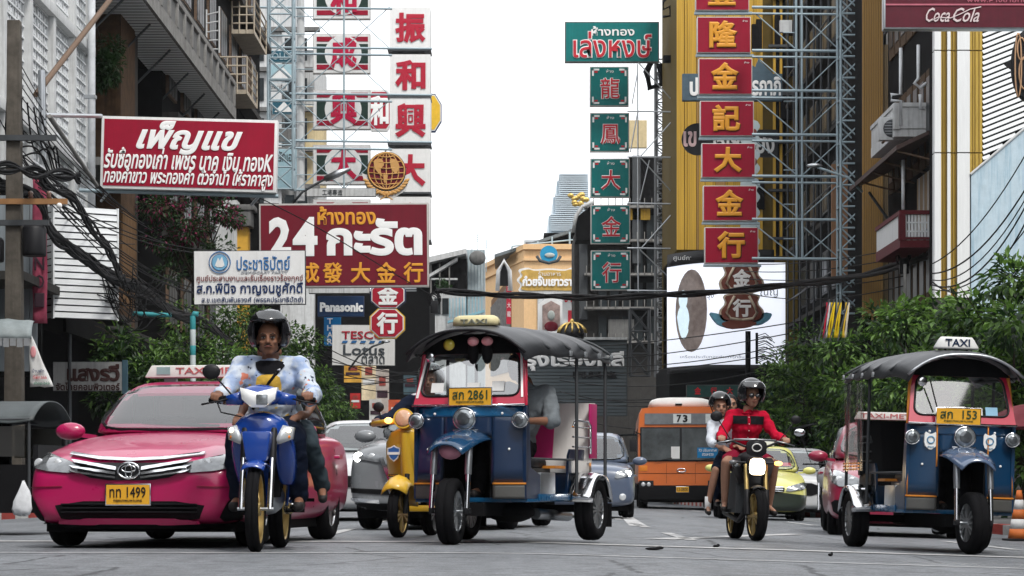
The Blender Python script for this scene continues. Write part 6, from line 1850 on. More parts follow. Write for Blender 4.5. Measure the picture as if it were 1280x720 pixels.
# lower side panels
for s_ in (-1, 1):
 loft_ = MB().loft([[V((s_ * .15, -.10, .30)), V((s_ * .17, -.12, .52)), V((s_ * .14, -.06, .52)), V((s_ * .12, -.05, .30))], [V((s_ * .13, .20, .36)), V((s_ * .15, .2, .56)), V((s_ * .11, .2, .56)), V((s_ * .10, .2, .36))]], sm=False).build('side_cover', blue_p, bb, bevel=.008)
# upper front panel between handlebar cowl and shield: V shape
loftx(bb, 'front_cowl', blue_p, [(-.455, [(0, .70), (.05, .715), (.08, .78), (.085, .85), (.05, .885), (0, .89)]), (-.42, [(0, .66), (.10, .69), (.165, .78), (.15, .86), (.08, .915), (0, .925)]), (-.34, [(0, .66), (.14, .70), (.21, .78), (.20, .86), (.11, .93), (0, .95)]), (-.24, [(0, .7), (.15, .74), (.20, .80), (.18, .88), (.1, .94), (0, .95)])])
# shield lamps
for s_ in (-1, 1):
 q = [(.155, -.385, .845), (.225, -.345, .83), (.215, -.36, .75), (.13, -.41, .715), (.105, -.43, .735)]
 b = MB()
 f = [V((s_ * x, y - .035, z)) for x, y, z in q]; g_ = [p + V((0, .07, 0)) for p in f]
 c = sum(f, V()) / 5 + V((0, -.02, 0))
 b.v = f + g_ + [c]
 b.f = [(i, (i + 1) % 5, 10) for i in range(5)] + [(i, 5 + i, 5 + (i + 1) % 5, (i + 1) % 5) for i in range(5)]; b.sm = [True] * 5 + [False] * 5
 o = b.build('position_lamp', lensw, bb)
 MB().ell((s_ * .185, -.40, .765), (.022, .02, .018), 10).build('turn_bulb', orange_lens, o)
 MB().ell((s_ * .19, -.405, .81), (.018, .02, .018), 10).build('bulb', lit_warm, o)
# handlebar cowl with headlight
loftx(bb, 'handlebar_cowl', blue_p, [(-.50, [(0, .99), (.05, 1.0), (.085, 1.04), (.08, 1.075), (0, 1.09)]), (-.44, [(0, .965), (.10, .98), (.14, 1.05), (.11, 1.10), (0, 1.125)]), (-.36, [(0, .96), (.16, .99), (.20, 1.04), (.12, 1.10), (0, 1.13)]), (-.26, [(0, .97), (.14, .99), (.16, 1.04), (.1, 1.08), (0, 1.10)])])
for s_ in (-1, 1):
 MB().loft([[V((s_ * .12, -.42 + y, 1.03 + z)) for y, z in ((0, -.045), (.05, -.05), (.1, 0), (.05, .045), (0, .04))], [V((s_ * .235, -.36 + y * .7, 1.015 + z * .7)) for y, z in ((0, -.045), (.05, -.05), (.1, 0), (.05, .045), (0, .04))]]).build('cowl_wing', blue_p, bb)
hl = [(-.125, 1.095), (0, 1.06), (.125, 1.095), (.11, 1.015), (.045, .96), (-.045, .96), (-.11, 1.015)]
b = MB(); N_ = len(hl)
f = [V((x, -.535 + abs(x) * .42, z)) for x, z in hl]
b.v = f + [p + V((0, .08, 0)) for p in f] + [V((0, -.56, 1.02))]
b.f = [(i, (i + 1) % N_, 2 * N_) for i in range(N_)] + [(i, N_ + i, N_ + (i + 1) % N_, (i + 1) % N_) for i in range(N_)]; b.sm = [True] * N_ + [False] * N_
ho = b.build('headlight', mt('headlight_white', (.80, .80, .79), .12, coat=1, var=.03, emit=(1, 1, 1), es=.12), bb)  # unlit lens, faint glow stands in for reflected daylight
MB().b2(-.005, .07, -.565, -.535, .975, 1.045).build('lamp_bowl', mt('bowl_grey', (.30, .32, .34), .15, .6, var=.5, scale=20), ho, bevel=.006)
# number plate-less front fender and forks
b = MB(); rg = []
for i in range(12):
 a = R(-92 + 11.2 * i)
 rg.append([V((u * .075, -.62 - (.325 - .03 * u * u) * sin(a), .285 + (.325 - .03 * u * u) * cos(a))) for u in (-1, -.8, -.4, 0, .4, .8, 1)])
fd = b.loft(rg, closed=False, caps=False).build('front_mudguard', blue_p, bb); apply_mods(fd, [('SOLIDIFY', dict(thickness=.008, offset=0))])
MB().prism([(-.07, .60), (.07, .60), (.10, .80), (-.10, .80)], -.60, -.42).build('nose_guard', blue_p, bb, bevel=.02)
for s_ in (-1, 1):
 rod('fork_tube', chrome, bb, (s_ * .095, -.50, .62), (s_ * .095, -.615, .28), .021, 12)
 rod('fork_upper', black_p, bb, (s_ * .095, -.42, .82), (s_ * .095, -.50, .6), .026, 12)
rod('axle', steel, bb, (-.12, -.62, .285), (.12, -.62, .285), .012)
MB().path([(-.33, -.30, 1.02), (-.20, -.36, 1.03), (0, -.38, 1.0), (.20, -.36, 1.03), (.33, -.30, 1.02)], .012, 8).build('handlebar', black_p, bb)
for s_ in (-1, 1):
 rod('grip', rubber, bb, (s_ * .24, -.345, 1.027), (s_ * .355, -.285, 1.015), .019, 12)
 MB().path([(s_ * .22, -.40, 1.02), (s_ * .30, -.42, 1.0), (s_ * .40, -.36, .985)], .007, 6).build('brake_lever', black_p, bb)
mirror(bb, -1, (-.20, -.34, 1.05), (-.335, -.36, 1.205), rx=.062, rz=.052)
MB().path([(-.30, -.33, 1.0), (-.26, -.42, .93), (-.12, -.44, .90)], .005, 5).build('brake_cable', cable_m, bb)
MB().b2(-.12, .12, .0, .62, .70, .78).build('seat', black_p, bb, bevel=.03)
MB().b2(-.10, .10, .0, .70, .52, .70).build('tail', blue_p, bb, bevel=.04)
MB().ell((0, -.02, .36), (.12, .18, .12), 14).build('engine', steel, bb)
MB().tube((.13, .1, .28), (.15, .75, .36), .04, 12).build('exhaust', chrome, bb)
for s_ in (-1, 1): rod('foot_peg', rubber, bb, (s_ * .12, .0, .27), (s_ * .25, .0, .27), .014)
for s_ in (-1, 1): rod('foot_peg', rubber, bb, (s_ * .12, .40, .34), (s_ * .27, .40, .34), .012)
# ---- black street motorbike with lit headlight
kb = thing('motorbike', 'black street motorbike with lit headlight, ridden by the red-shirted rider', 'motorbike', (2.44, 25.3, gz(2.42)), R(5), 'motorbikes in the traffic', ry=R(1.7))
bike_wheel(kb, -.62, .27, .11, gold_rim, wire=False, steer=R(3))
bike_wheel(kb, .60, .28, .12, gold_rim, wire=False)
loftx(kb, 'tank', black_p, [(-.30, [(0, .74), (.08, .75), (.13, .82), (.10, .90), (0, .93)]), (-.12, [(0, .72), (.12, .74), (.17, .82), (.13, .92), (0, .95)]), (.12, [(0, .72), (.10, .74), (.12, .80), (.08, .85), (0, .86)])])
for s_ in (-1, 1):
 o = MB().loft([[V((s_ * (.12 + a_ * .11), -.36 + y, z)) for y, z, a_ in ((0, .58, .3), (.02, .80, 1), (.10, .86, .8), (.22, .76, .7), (.16, .60, .3))], [V((s_ * (.07 + a_ * .06), -.34 + y, z)) for y, z, a_ in ((0, .58, .3), (.02, .80, 1), (.10, .86, .8), (.22, .76, .7), (.16, .60, .3))]], sm=False).build('radiator_shroud', black_p, kb, bevel=.008)
 rod('fork_tube', gold_rim, kb, (s_ * .10, -.46, .78), (s_ * .10, -.55, .50), .024, 12)
 rod('fork_leg', black_p, kb, (s_ * .10, -.55, .52), (s_ * .10, -.62, .27), .030, 12)
 rod('grip', rubber, kb, (s_ * .26, -.36, 1.02), (s_ * .38, -.30, 1.01), .019, 12)
 MB().path([(s_ * .22, -.42, 1.03), (s_ * .32, -.43, 1.01), (s_ * .42, -.36, .99)], .007, 6).build('brake_lever', steel, kb)
 rod('indicator_stalk', black_p, kb, (s_ * .10, -.46, .80), (s_ * .20, -.46, .80), .012)
 MB().ell((s_ * .235, -.465, .80), (.045, .035, .025), 12).build('indicator_lamp', lit_or if s_ > 0 else mt('smoke_lens', (.12, .12, .13), .1, coat=1), kb)
 rod('foot_peg', rubber, kb, (s_ * .10, .02, .30), (s_ * .22, .02, .30), .014)
 rod('foot_peg', rubber, kb, (s_ * .10, .42, .38), (s_ * .24, .42, .38), .012)
MB().path([(-.38, -.30, 1.01), (-.24, -.38, 1.02), (-.12, -.42, .97), (0, -.43, .95), (.12, -.42, .97), (.24, -.38, 1.02), (.38, -.30, 1.01)], .013, 8).build('handlebar', black_p, kb)
MB().path([(-.22, -.38, 1.035), (0, -.40, 1.04), (.22, -.38, 1.035)], .011, 8).build('cross_brace', steel, kb)
# speedometer and its little screen
MB().ell((0, -.47, .985), (.075, .04, .06), 16).build('speedometer', black_p, kb)
MB().prism(rpoly([(-.10, .87), (.10, .87), (.11, 1.0), (.06, 1.04), (-.06, 1.04), (-.11, 1.0)], 1), -.50, -.47).build('number_cowl', black_p, kb, bevel=.01)
torus(tb := MB(), T(0.0, -.506, .955) @ RX(R(90)), .048, .038, .007, 18, 5); tb.build('dial_ring', whitesign, kb)
hb_ = MB().prism(rpoly([(-.085, .66), (.085, .66), (.10, .74), (.085, .86), (-.085, .86), (-.10, .74)], 1), -.555, -.44).build('headlight', black_p, kb, bevel=.01)
MB().prism(rpoly([(-.07, .675), (.07, .675), (.085, .745), (.07, .845), (-.07, .845), (-.085, .745)], 1), -.568, -.55).build('lens', lit_warm, hb_, bevel=.008)
mirror(kb, 1, (.26, -.38, 1.04), (.43, -.34, 1.26), rx=.055, rz=.045)
mirror(kb, -1, (-.26, -.38, 1.04), (-.40, -.34, 1.27), rx=.065, rz=.055)
b = MB(); rg = []
for i in range(10):
 a = R(-85 + 12 * i)
 rg.append([V((u * .07, -.62 - (.30 - .03 * u * u) * sin(a), .27 + (.30 - .03 * u * u) * cos(a))) for u in (-1, -.8, -.4, 0, .4, .8, 1)])
fd = b.loft(rg, closed=False, caps=False).build('front_mudguard', black_p, kb); apply_mods(fd, [('SOLIDIFY', dict(thickness=.008, offset=0))])
MB().b2(-.16, .16, -.28, .30, .28, .70).ell((0, -.10, .40), (.15, .20, .15), 14).build('engine', scafd, kb)['kind'] = 'stuff'
for k in range(6):
 MB().b2(-.125, .125, -.30, -.14, .44 + .03 * k, .452 + .03 * k).build('cooling_fin', scafd, kb)
MB().path([(-.06, -.30, .42), (-.08, -.34, .28), (-.10, -.1, .20), (-.14, .5, .28)], .028, 10).build('exhaust', black_p, kb)
MB().b2(-.11, .11, .08, .72, .76, .84).build('seat', black_p, kb, bevel=.03)
MB().prism([(.1, .66), (.75, .74), (.85, .84), (.1, .76)], -.09, .09, 'yz').build('tail', black_p, kb, bevel=.02)
MB().ell((-.17, -.30, .78), (.05, .05, .04), 12).build('horn', steel, kb)
MB().b2(-.13, .13, .52, .9, .55, .58).build('rear_mudguard', black_m, kb)
# ---- yellow retro scooter
vs = thing('scooter', 'yellow retro scooter with blue shield badge, left of the middle three-wheeler', 'scooter', (-.93, 23.35, 0), R(-13), 'motorbikes in the traffic')
bike_wheel(vs, -.62, .235, .10, gold_rim, wire=False)
bike_wheel(vs, .58, .235, .11, alloy, wire=False)
rg = []
for z, wdt, y in ((.34, .17, -.10), (.40, .20, -.18), (.55, .225, -.27), (.75, .235, -.34), (.90, .225, -.38), (1.0, .17, -.40), (1.04, .09, -.40)):
 rg.append([V((wdt * u, y + .13 * abs(u) ** 2.5, z)) for u in (-1, -.85, -.6, -.3, 0, .3, .6, .85, 1)] + [V((wdt * u * .96, y + .03 + .13 * abs(u) ** 2.5, z)) for u in (1, .85, .6, .3, 0, -.3, -.6, -.85, -1)])
sh = MB().loft(rg).build('leg_shield', vespa_p, vs)
MB().loft([[V((x * w_, y + dy_, z)) for x, dy_ in ((-1, .03), (-.6, -.02), (0, -.045), (.6, -.02), (1, .03))] for z, w_, y in ((.50, .07, -.30), (.75, .055, -.385), (.99, .045, -.42))], closed=False, caps=False).build('centre_ridge', vespa_p, vs)
b = MB(); rg = []
for i in range(12):
 a = R(-85 + 12.5 * i)
 rg.append([V((u * .125, -.60 - (.30 - .08 * u * u) * sin(a), .27 + (.32 - .10 * u * u) * cos(a))) for u in (-1, -.85, -.5, 0, .5, .85, 1)])
fd = b.loft(rg, closed=False, caps=False).build('front_mudguard', vespa_p, vs); apply_mods(fd, [('SOLIDIFY', dict(thickness=.01, offset=0))])
MB().path([(-.36, -.24, 1.08), (-.18, -.34, 1.10), (0, -.38, 1.10), (.18, -.34, 1.10), (.36, -.24, 1.08)], .03, 10).build('handlebar', vespa_p, vs)
hc_ = MB().lathe([(.05, -.10), (.09, -.03), (.10, .02), (.098, .05)], T(0, -.40, 1.12) @ RX(R(80)), 22).build('headlight', vespa_p, vs)
MB().lathe([(.09, .045), (.07, .062), (.001, .07)], T(0, -.40, 1.12) @ RX(R(80)), 22).build('lens', mt('amber_glass', (.60, .34, .20), .08, coat=1, var=.2, scale=20), hc_)
MB().ell((-.16, -.40, 1.11), (.04, .03, .03), 12).build('turn_lamp', lit_or, vs)
def shield_badge(parent, x, y, z, s):
 b = MB().prism([(x + s * a, z + s * c) for a, c in ((-1, .8), (-.5, .9), (0, 1.2), (.5, .9), (1, .8), (1, -.1), (.55, -.9), (0, -1.3), (-.55, -.9), (-1, -.1))], y - .006, y + .02)
 o = b.build('badge_rim', whitesign, parent)
 q = MB().prism([(x + .84 * s * a, z + .84 * s * c) for a, c in ((-1, .8), (-.5, .9), (0, 1.2), (.5, .9), (1, .8), (1, -.1), (.55, -.9), (0, -1.3), (-.55, -.9), (-1, -.1))], y - .010, y - .004)
 q.build('badge_field', mt('badge_blue', (.03, .10, .30)), o)
 MB().b2(x - s, x + s, y - .014, y - .008, z - s * .25, z + s * .15).build('badge_band', whitesign, o)
shield_badge(vs, -.11, -.385, .80, .062)
MB().b2(-.19, -.09, -.32, -.29, .575, .60).build('name_badge', black_p, vs)
text('Vespa', (-.185, -.095, .579, .597), gold_let, vs, y=-.325, shear=.3, depth=.004)
for s_ in (-1, 1):
 rod('grip', rubber, vs, (s_ * .28, -.28, 1.09), (s_ * .39, -.22, 1.08), .019, 12)
mirror(vs, -1, (-.26, -.30, 1.12), (-.28, -.32, 1.24), rx=.055, rz=.05)
MB().ell((-.03, -.44, .56), (.03, .02, .025), 10).build('horn_badge', chrome, vs)
rod('fork_tube', black_p, vs, (.06, -.52, .6), (.06, -.60, .23), .025)
MB().b2(-.20, .20, -.15, .35, .24, .30).build('floorboard', vespa_p, vs, bevel=.02)
loftx(vs, 'rear_body', vespa_p, [(.20, [(0, .30), (.14, .32), (.18, .48), (.14, .68), (0, .72)]), (.55, [(0, .32), (.20, .34), (.25, .48), (.18, .68), (0, .72)]), (.88, [(0, .42), (.10, .44), (.12, .52), (.08, .62), (0, .65)])])
MB().b2(-.15, .15, .15, .80, .73, .82).build('seat', black_p, vs, bevel=.03)
# a parked motorbike between the red taxi and the right three-wheeler (mirror and bar show)
pk = thing('motorbike', 'silver mirrored motorbike handlebar showing above the red taxi at the right kerb', 'motorbike', (5.0, 38.5, gz(5.0)), R(-10), 'motorbikes in the traffic')
bike_wheel(pk, -.6, .28, .09, alloy); bike_wheel(pk, .6, .28, .09, alloy)
loftx(pk, 'front_cowl', mt('bike_grey', (.3, .3, .3), .3, coat=.5), [(-.40, [(0, .7), (.08, .72), (.12, .85), (.08, .95), (0, .97)]), (-.2, [(0, .5), (.18, .55), (.2, .8), (.12, .95), (0, .97)])])
MB().path([(-.35, -.28, 1.0), (0, -.36, 1.0), (.35, -.28, 1.0)], .014, 6).build('handlebar', black_p, pk)
MB().b2(-.11, .11, .0, .65, .7, .78).build('seat', black_p, pk, bevel=.03)
MB().b2(-.12, .12, -.1, .7, .35, .7).build('body', black_p, pk, bevel=.05)
mirror(pk, -1, (-.22, -.32, 1.02), (-.40, -.34, 1.50), chrome, .09, .06); mirror(pk, 1, (.22, -.32, 1.02), (.36, -.34, 1.40), chrome, .09, .06)
for s_ in (-1, 1): rod('fork_tube', chrome, pk, (s_ * .09, -.48, .7), (s_ * .09, -.6, .28), .02)
# ================================================================ people
skin = mt('skin_brown', (.20, .095, .058), .5, var=.12, scale=14)
skin2 = mt('skin_tan', (.34, .185, .125), .5, var=.10, scale=14)
eye_w = mt('eye_white', (.30, .27, .25), .3, var=0)
eye_d = mt('eye_dark', (.012, .008, .006), .2, var=0)
hairm = mt('black_hair', (.010, .009, .009), .55, var=.2, scale=40)
lipm = mt('lips', (.17, .06, .045), .5, var=.05)
def cloth(name, col, **k):
 return mt(name, col, .85, var=.22, scale=5, bump=.9, bscale=9, **k)
denim = cloth('dark_denim', (.035, .05, .06)); navyc = cloth('navy_cloth', (.008, .012, .025)); greyc = cloth('grey_cloth', (.30, .33, .35))
blackc = cloth('black_cloth', (.010, .010, .012)); redc = cloth('red_cloth', (.40, .006, .028)); whitec = cloth('white_cloth', (.58, .62, .68))
shoe_b = mt('dark_shoe', (.02, .018, .018), .6, var=.2)
FOLD = bpy.data.textures.new('folds', 'CLOUDS'); FOLD.noise_scale = .085; FOLD.noise_depth = 1
def remesh(b, name, m, parent, vox=.008, smooth=6, label=None):
 o = b.build(name, m, parent)
 apply_mods(o, [('REMESH', dict(mode='VOXEL', voxel_size=vox, use_smooth_shade=True)), ('SMOOTH', dict(factor=.5, iterations=smooth))])
 if label: o['label'] = label
 return o
def hand(b, wrist, grip, s_, along=V((1, 0, 0)), curl=True):
 "palm and five fingers closed round a bar lying along X"
 wrist, grip = V(wrist), V(grip)
 d = (grip - wrist).normalized()
 kn = grip + V((0, .0, .028))
 b.cap(wrist, wrist + (kn - wrist) * .5, .026, .034, 10)
 for i in range(4):
  off = along * (s_ * (-.030 + .021 * i))
  L_ = (.9, 1.0, .96, .78)[i]
  k0 = kn + off - d * .015
  b.cap(wrist + (kn - wrist) * .35 + off * .5, k0, .020, .0125, 8)
  k1 = k0 + (d * .030 + V((0, 0, -.010))) * L_
  k2 = k1 + (d * .004 + V((0, 0, -.028))) * L_
  k3 = k2 + (d * -.020 + V((0, 0, -.010))) * L_
  b.cap(k0, k1, .0118, .0108, 8); b.cap(k1, k2, .0108, .0100, 8); b.cap(k2, k3, .0098, .0088, 8)
 t0 = wrist + d * .03 - along * s_ * .02
 t1 = t0 - along * s_ * .030 + d * .02 + V((0, 0, -.02)); t2 = t1 + d * .025 + V((0, 0, -.018))
 b.cap(t0, t1, .016, .0125, 8); b.cap(t1, t2, .012, .010, 8)
def rest_hand(b, wrist, d, s_, side=V((1, 0, 0)), down=V((0, 0, -1))):
 "a relaxed hand lying palm down, fingers slightly curled"
 wrist = V(wrist); d = V(d).normalized(); side = V(side)
 b.cap(wrist, wrist + d * .06, .025, .036, 10)
 for i in range(4):
  off = side * (-.032 + .021 * i)
  L_ = (.9, 1.0, .94, .75)[i]
  k0 = wrist + d * .085 + off
  b.cap(wrist + d * .03 + off * .6, k0, .019, .012, 8)
  k1 = k0 + (d * .036 + down * .008) * L_; k2 = k1 + (d * .022 + down * .016) * L_; k3 = k2 + (d * .010 + down * .018) * L_
  b.cap(k0, k1, .0115, .0105, 8); b.cap(k1, k2, .0105, .0098, 8); b.cap(k2, k3, .0096, .0085, 8)
 t0 = wrist + d * .02 - side * .028 * 1; t1 = t0 - side * .022 + d * .032 + down * .006; t2 = t1 + d * .026 + down * .008
 b.cap(t0, t1, .016, .012, 8); b.cap(t1, t2, .012, .0095, 8)
def head(b, c, yaw=0, k=1.0, parent=None, sk=None, hair=False, tilt=0, moustache=False):
 c = V(c)
 M = RZ(yaw) @ RX(tilt)
 def q(x, y, z): return c + M @ (V((x, y, z)) * k)
 M3 = M
 b.ell(q(0, .012, .030), (.076 * k, .094 * k, .092 * k), 20, M3)       # skull
 b.ell(q(0, -.022, -.030), (.062 * k, .070 * k, .078 * k), 20, M3)      # face
 b.ell(q(0, -.052, -.082), (.032 * k, .030 * k, .026 * k), 14, M3)      # chin
 b.cap(q(-.045, -.01, -.06), q(-.012, -.055, -.092), .022 * k, .018 * k); b.cap(q(.045, -.01, -.06), q(.012, -.055, -.092), .022 * k, .018 * k)
 b.cap(q(0, -.086, .012), q(0, -.103, -.022), .009 * k, .0135 * k, 8)   # nose
 b.ell(q(-.012, -.094, -.026), .009 * k, 8); b.ell(q(.012, -.094, -.026), .009 * k, 8)
 b.cap(q(-.045, -.074, .030), q(-.014, -.086, .026), .010 * k, .010 * k, 8); b.cap(q(.045, -.074, .030), q(.014, -.086, .026), .010 * k, .010 * k, 8)  # brow
 b.ell(q(-.042, -.066, -.022), (.020 * k, .018 * k, .016 * k), 10); b.ell(q(.042, -.066, -.022), (.020 * k, .018 * k, .016 * k), 10)
 b.ell(q(0, -.086, -.053), (.024 * k, .010 * k, .011 * k), 10)
 for s_ in (-1, 1): b.ell(q(s_ * .078, .012, -.008), (.009 * k, .020 * k, .032 * k), 10, M3)
 def feats():
  for s_ in (-1, 1):
   e = MB().ell(q(s_ * .031, -.083, .006), (.0145 * k, .009 * k, .0060 * k), 12).build('eye', eye_w, parent)
   MB().ell(q(s_ * .031, -.0915, .006), (.0068 * k, .004 * k, .0060 * k), 10).build('iris', eye_d, e)
   MB().path([q(s_ * .012, -.100, .026), q(s_ * .034, -.0965, .033), q(s_ * .052, -.082, .026)], [.003 * k, .0045 * k, .002 * k], 6).build('eyebrow', hairm, parent)
   MB().path([q(s_ * .014, -.094, .011), q(s_ * .031, -.097, .0155), q(s_ * .048, -.086, .010)], .0022 * k, 5).build('eyelash', hairm, parent)
  MB().path([q(-.024, -.090, -.055), q(-.008, -.099, -.0515), q(.008, -.099, -.0515), q(.024, -.090, -.055)], [.003 * k, .006 * k, .006 * k, .003 * k], 6).build('mouth', lipm, parent)
  if moustache:
   MB().path([q(-.026, -.091, -.047), q(0, -.101, -.040), q(.026, -.091, -.047)], [.003, .0045, .003], 6).build('moustache', hairm, parent)
  if hair:
   g = MB(); rg = []
   for i in range(11):
    t = R(8 + i * 10.5)
    row = []
    for j in range(24):
     a = 2 * pi * j / 24
     front = max(0, -sin(a))
     tt = min(t, R(115) - front * R(62))
     row.append(q(.085 * sin(tt) * cos(a), .012 + .103 * sin(tt) * sin(a), .034 + .100 * cos(tt)))
    rg.append(row)
   g.loft(rg, caps=True).build('hair', hairm, parent)
 return feats
def helmet(parent, c, m, k=1.0, yaw=0, tilt=0, visor=None, low=118, open_half=52, top_open=62, name='helmet', vis_t=(40, 66)):
 c = V(c); M = RZ(yaw) @ RX(tilt)
 rx, ry, rz = .132 * k, .155 * k, .142 * k
 def q(t, a, f=1.0): return c + M @ V((rx * f * sin(t) * cos(a), .012 + ry * f * sin(t) * sin(a), .030 + rz * f * cos(t)))
 g = MB(); nT, nA = 22, 56
 ok = {}
 for i in range(nT + 1):
  t = R(low) * i / nT
  for j in range(nA):
   a = 2 * pi * j / nA
   ok[(i, j)] = len(g.v); g.v.append(q(t, a))
 for i in range(nT):
  for j in range(nA):
   t = R(low) * (i + .5) / nT; a = 2 * pi * (j + .5) / nA
   da = abs(math.degrees((a - 1.5 * pi + pi) % (2 * pi) - pi))
   if math.degrees(t) > top_open and da < open_half: continue
   j2 = (j + 1) % nA
   g.f.append((ok[(i, j)], ok[(i + 1, j)], ok[(i + 1, j2)], ok[(i, j2)])); g.sm.append(True)
 o = g.build(name, m, parent)
 apply_mods(o, [('SOLIDIFY', dict(thickness=.018, offset=-1)), ('BEVEL', dict(width=.004, segments=2, limit_method='ANGLE'))])
 for p in o.data.polygons: p.use_smooth = True
 if visor:
  v_ = MB(); rg = []
  for i in range(7):
   t = R(vis_t[0] + (vis_t[1] - vis_t[0]) * i / 6)
   rg.append([q(t, 1.5 * pi + R(-62 + 124 * j / 16), 1.05 + .03 * i / 6) for j in range(17)])
  vo = v_.loft(rg, closed=False, caps=False).build('visor', visor, o)
  apply_mods(vo, [('SOLIDIFY', dict(thickness=.004))])
 # rim piping and chin strap
 strap = MB().path([q(R(96), R(350), .93), c + M @ V((.06, -.02, -.10)), c + M @ V((0, -.035, -.118)), c + M @ V((-.06, -.02, -.10)), q(R(96), R(190), .93)], .007 * k, 6).build('chin_strap', black_m, o)
 return o
def person(label, loc, rz, J, sk, shirt, pants, shoe, group=None, ry=0, scale=1.0, sleeve=.55, leg=1.0, k=1.0, heady=0, headt=0, hands='grip', hk=1.0, hair=False, moustache=False, vox=.008, collar=None, sleeve_r=1.25, smooth_t=6):
 r = thing('person', label, 'person', loc, rz, group, ry=ry)
 r.scale = (scale,) * 3
 b = MB()
 pv, ch, nk, hd = (V(J[x]) for x in ('pelvis', 'chest', 'neck', 'head'))
 b.ell(pv, (.155 * k, .12 * k, .12 * k), 16)
 b.cap(pv + V((0, 0, .03)), ch, .125 * k, .135 * k, 14)
 b.ell(ch, (.165 * k, .105 * k, .15 * k), 16)
 b.cap(ch + V((0, 0, .06)), nk, .075 * k, .058 * k, 12); b.cap(nk, hd + V((0, .015, -.04)), .054 * k, .052 * k, 12)
 ft = head(b, hd, heady, hk, r, sk, hair, headt, moustache)
 sh_ = MB(); pn = MB()
 sh_.ell(pv + V((0, 0, .03)), (.175 * k, .145 * k, .12 * k), 16)
 sh_.cap(pv + V((0, 0, .05)), ch, .150 * k, .155 * k, 16)
 sh_.ell(ch + V((0, 0, .01)), (.195 * k, .128 * k, .155 * k), 18)
 sh_.cap(ch + V((0, 0, .09)), nk - (nk - ch).normalized() * .035, .10 * k, .066 * k, 14)
 pn.ell(pv + V((0, .0, -.03)), (.175 * k, .145 * k, .12 * k), 16)
 for s_, n in ((-1, 'r'), (1, 'l')):
  S_, E_, W_, H_ = (V(J[x + n]) for x in ('sh', 'el', 'wr', 'ha'))
  b.cap(ch + V((s_ * .08, 0, .09)), S_, .06 * k, .054 * k); b.cap(S_, E_, .050 * k, .038 * k); b.cap(E_, W_, .040 * k, .025 * k)
  if hands == 'grip' or (hands == 'left' and s_ == 1): hand(b, W_, H_, s_)
  else: rest_hand(b, W_, H_ - W_, s_, side=V((s_, 0, 0)))
  sh_.cap(ch + V((s_ * .07, 0, .10)), S_, .072 * k, .070 * k, 12)
  q = sleeve * 2
  e1 = S_ + (E_ - S_) * min(1, q); sh_.cap(S_, e1, .068 * k, (.068 * (1 - .35 * min(1, q)) + .012) * k * sleeve_r * .85, 12)
  if q > 1:
   e2 = E_ + (W_ - E_) * (q - 1); sh_.cap(E_, e2, .056 * k * sleeve_r * .9, .046 * k * sleeve_r, 12)
  Hp, Kn, An, To = (V(J[x + n]) for x in ('hip', 'kn', 'an', 'to'))
  b.cap(Hp, Kn, .085 * k, .056 * k); b.cap(Kn, Kn + (An - Kn) * .35, .056 * k, .056 * k); b.cap(Kn + (An - Kn) * .35, An, .056 * k, .036 * k); b.cap(An + V((0, 0, -.02)), To, .034 * k, .026 * k)
  q = leg * 2
  k1 = Hp + (Kn - Hp) * min(1, q); pn.cap(Hp, k1, .102 * k, (.102 - .028 * min(1, q)) * k, 14)
  if q > 1: pn.cap(Kn, Kn + (An - Kn) * (q - 1), .074 * k, .058 * k, 12)
  so = MB()
  d = (To - An); d.z *= .5
  so.cap(An + V((0, .025, -.055)), To + V((0, 0, -.012)), .040 * k, .036 * k, 12); so.cap(An + V((0, 0, -.02)), An + V((0, 0, -.05)), .042 * k, .040 * k)
  remesh(so, 'shoe', shoe, r, .009, 3)
 body = remesh(b, 'body', sk, r, vox, smooth_t)
 ft()
 so_ = remesh(sh_, 'shirt', shirt, r, .010, 8)
 tr_ = remesh(pn, 'trousers', pants, r, .011, 8)
 for o in (so_, tr_): apply_mods(o, [('DISPLACE', dict(texture=FOLD, strength=.034, mid_level=.42, texture_coords='LOCAL')), ('SMOOTH', dict(factor=.4, iterations=1))])
 if collar:
  d = (nk - ch).normalized()
  x, y, z = frame_of(d)
  c0 = nk - d * .032
  MB().path([c0 + (x * cos(a) * .072 + y * sin(a) * .068) * k + V((0, 0, -.012 * (1 + sin(a)) )) for a in [2 * pi * i / 20 for i in range(20)]], .010 if collar is not blackc else .022, 6, closed=True).build('collar', collar, r)
 return r, so_, dict(ch=ch, nk=nk, hd=hd, pv=pv)
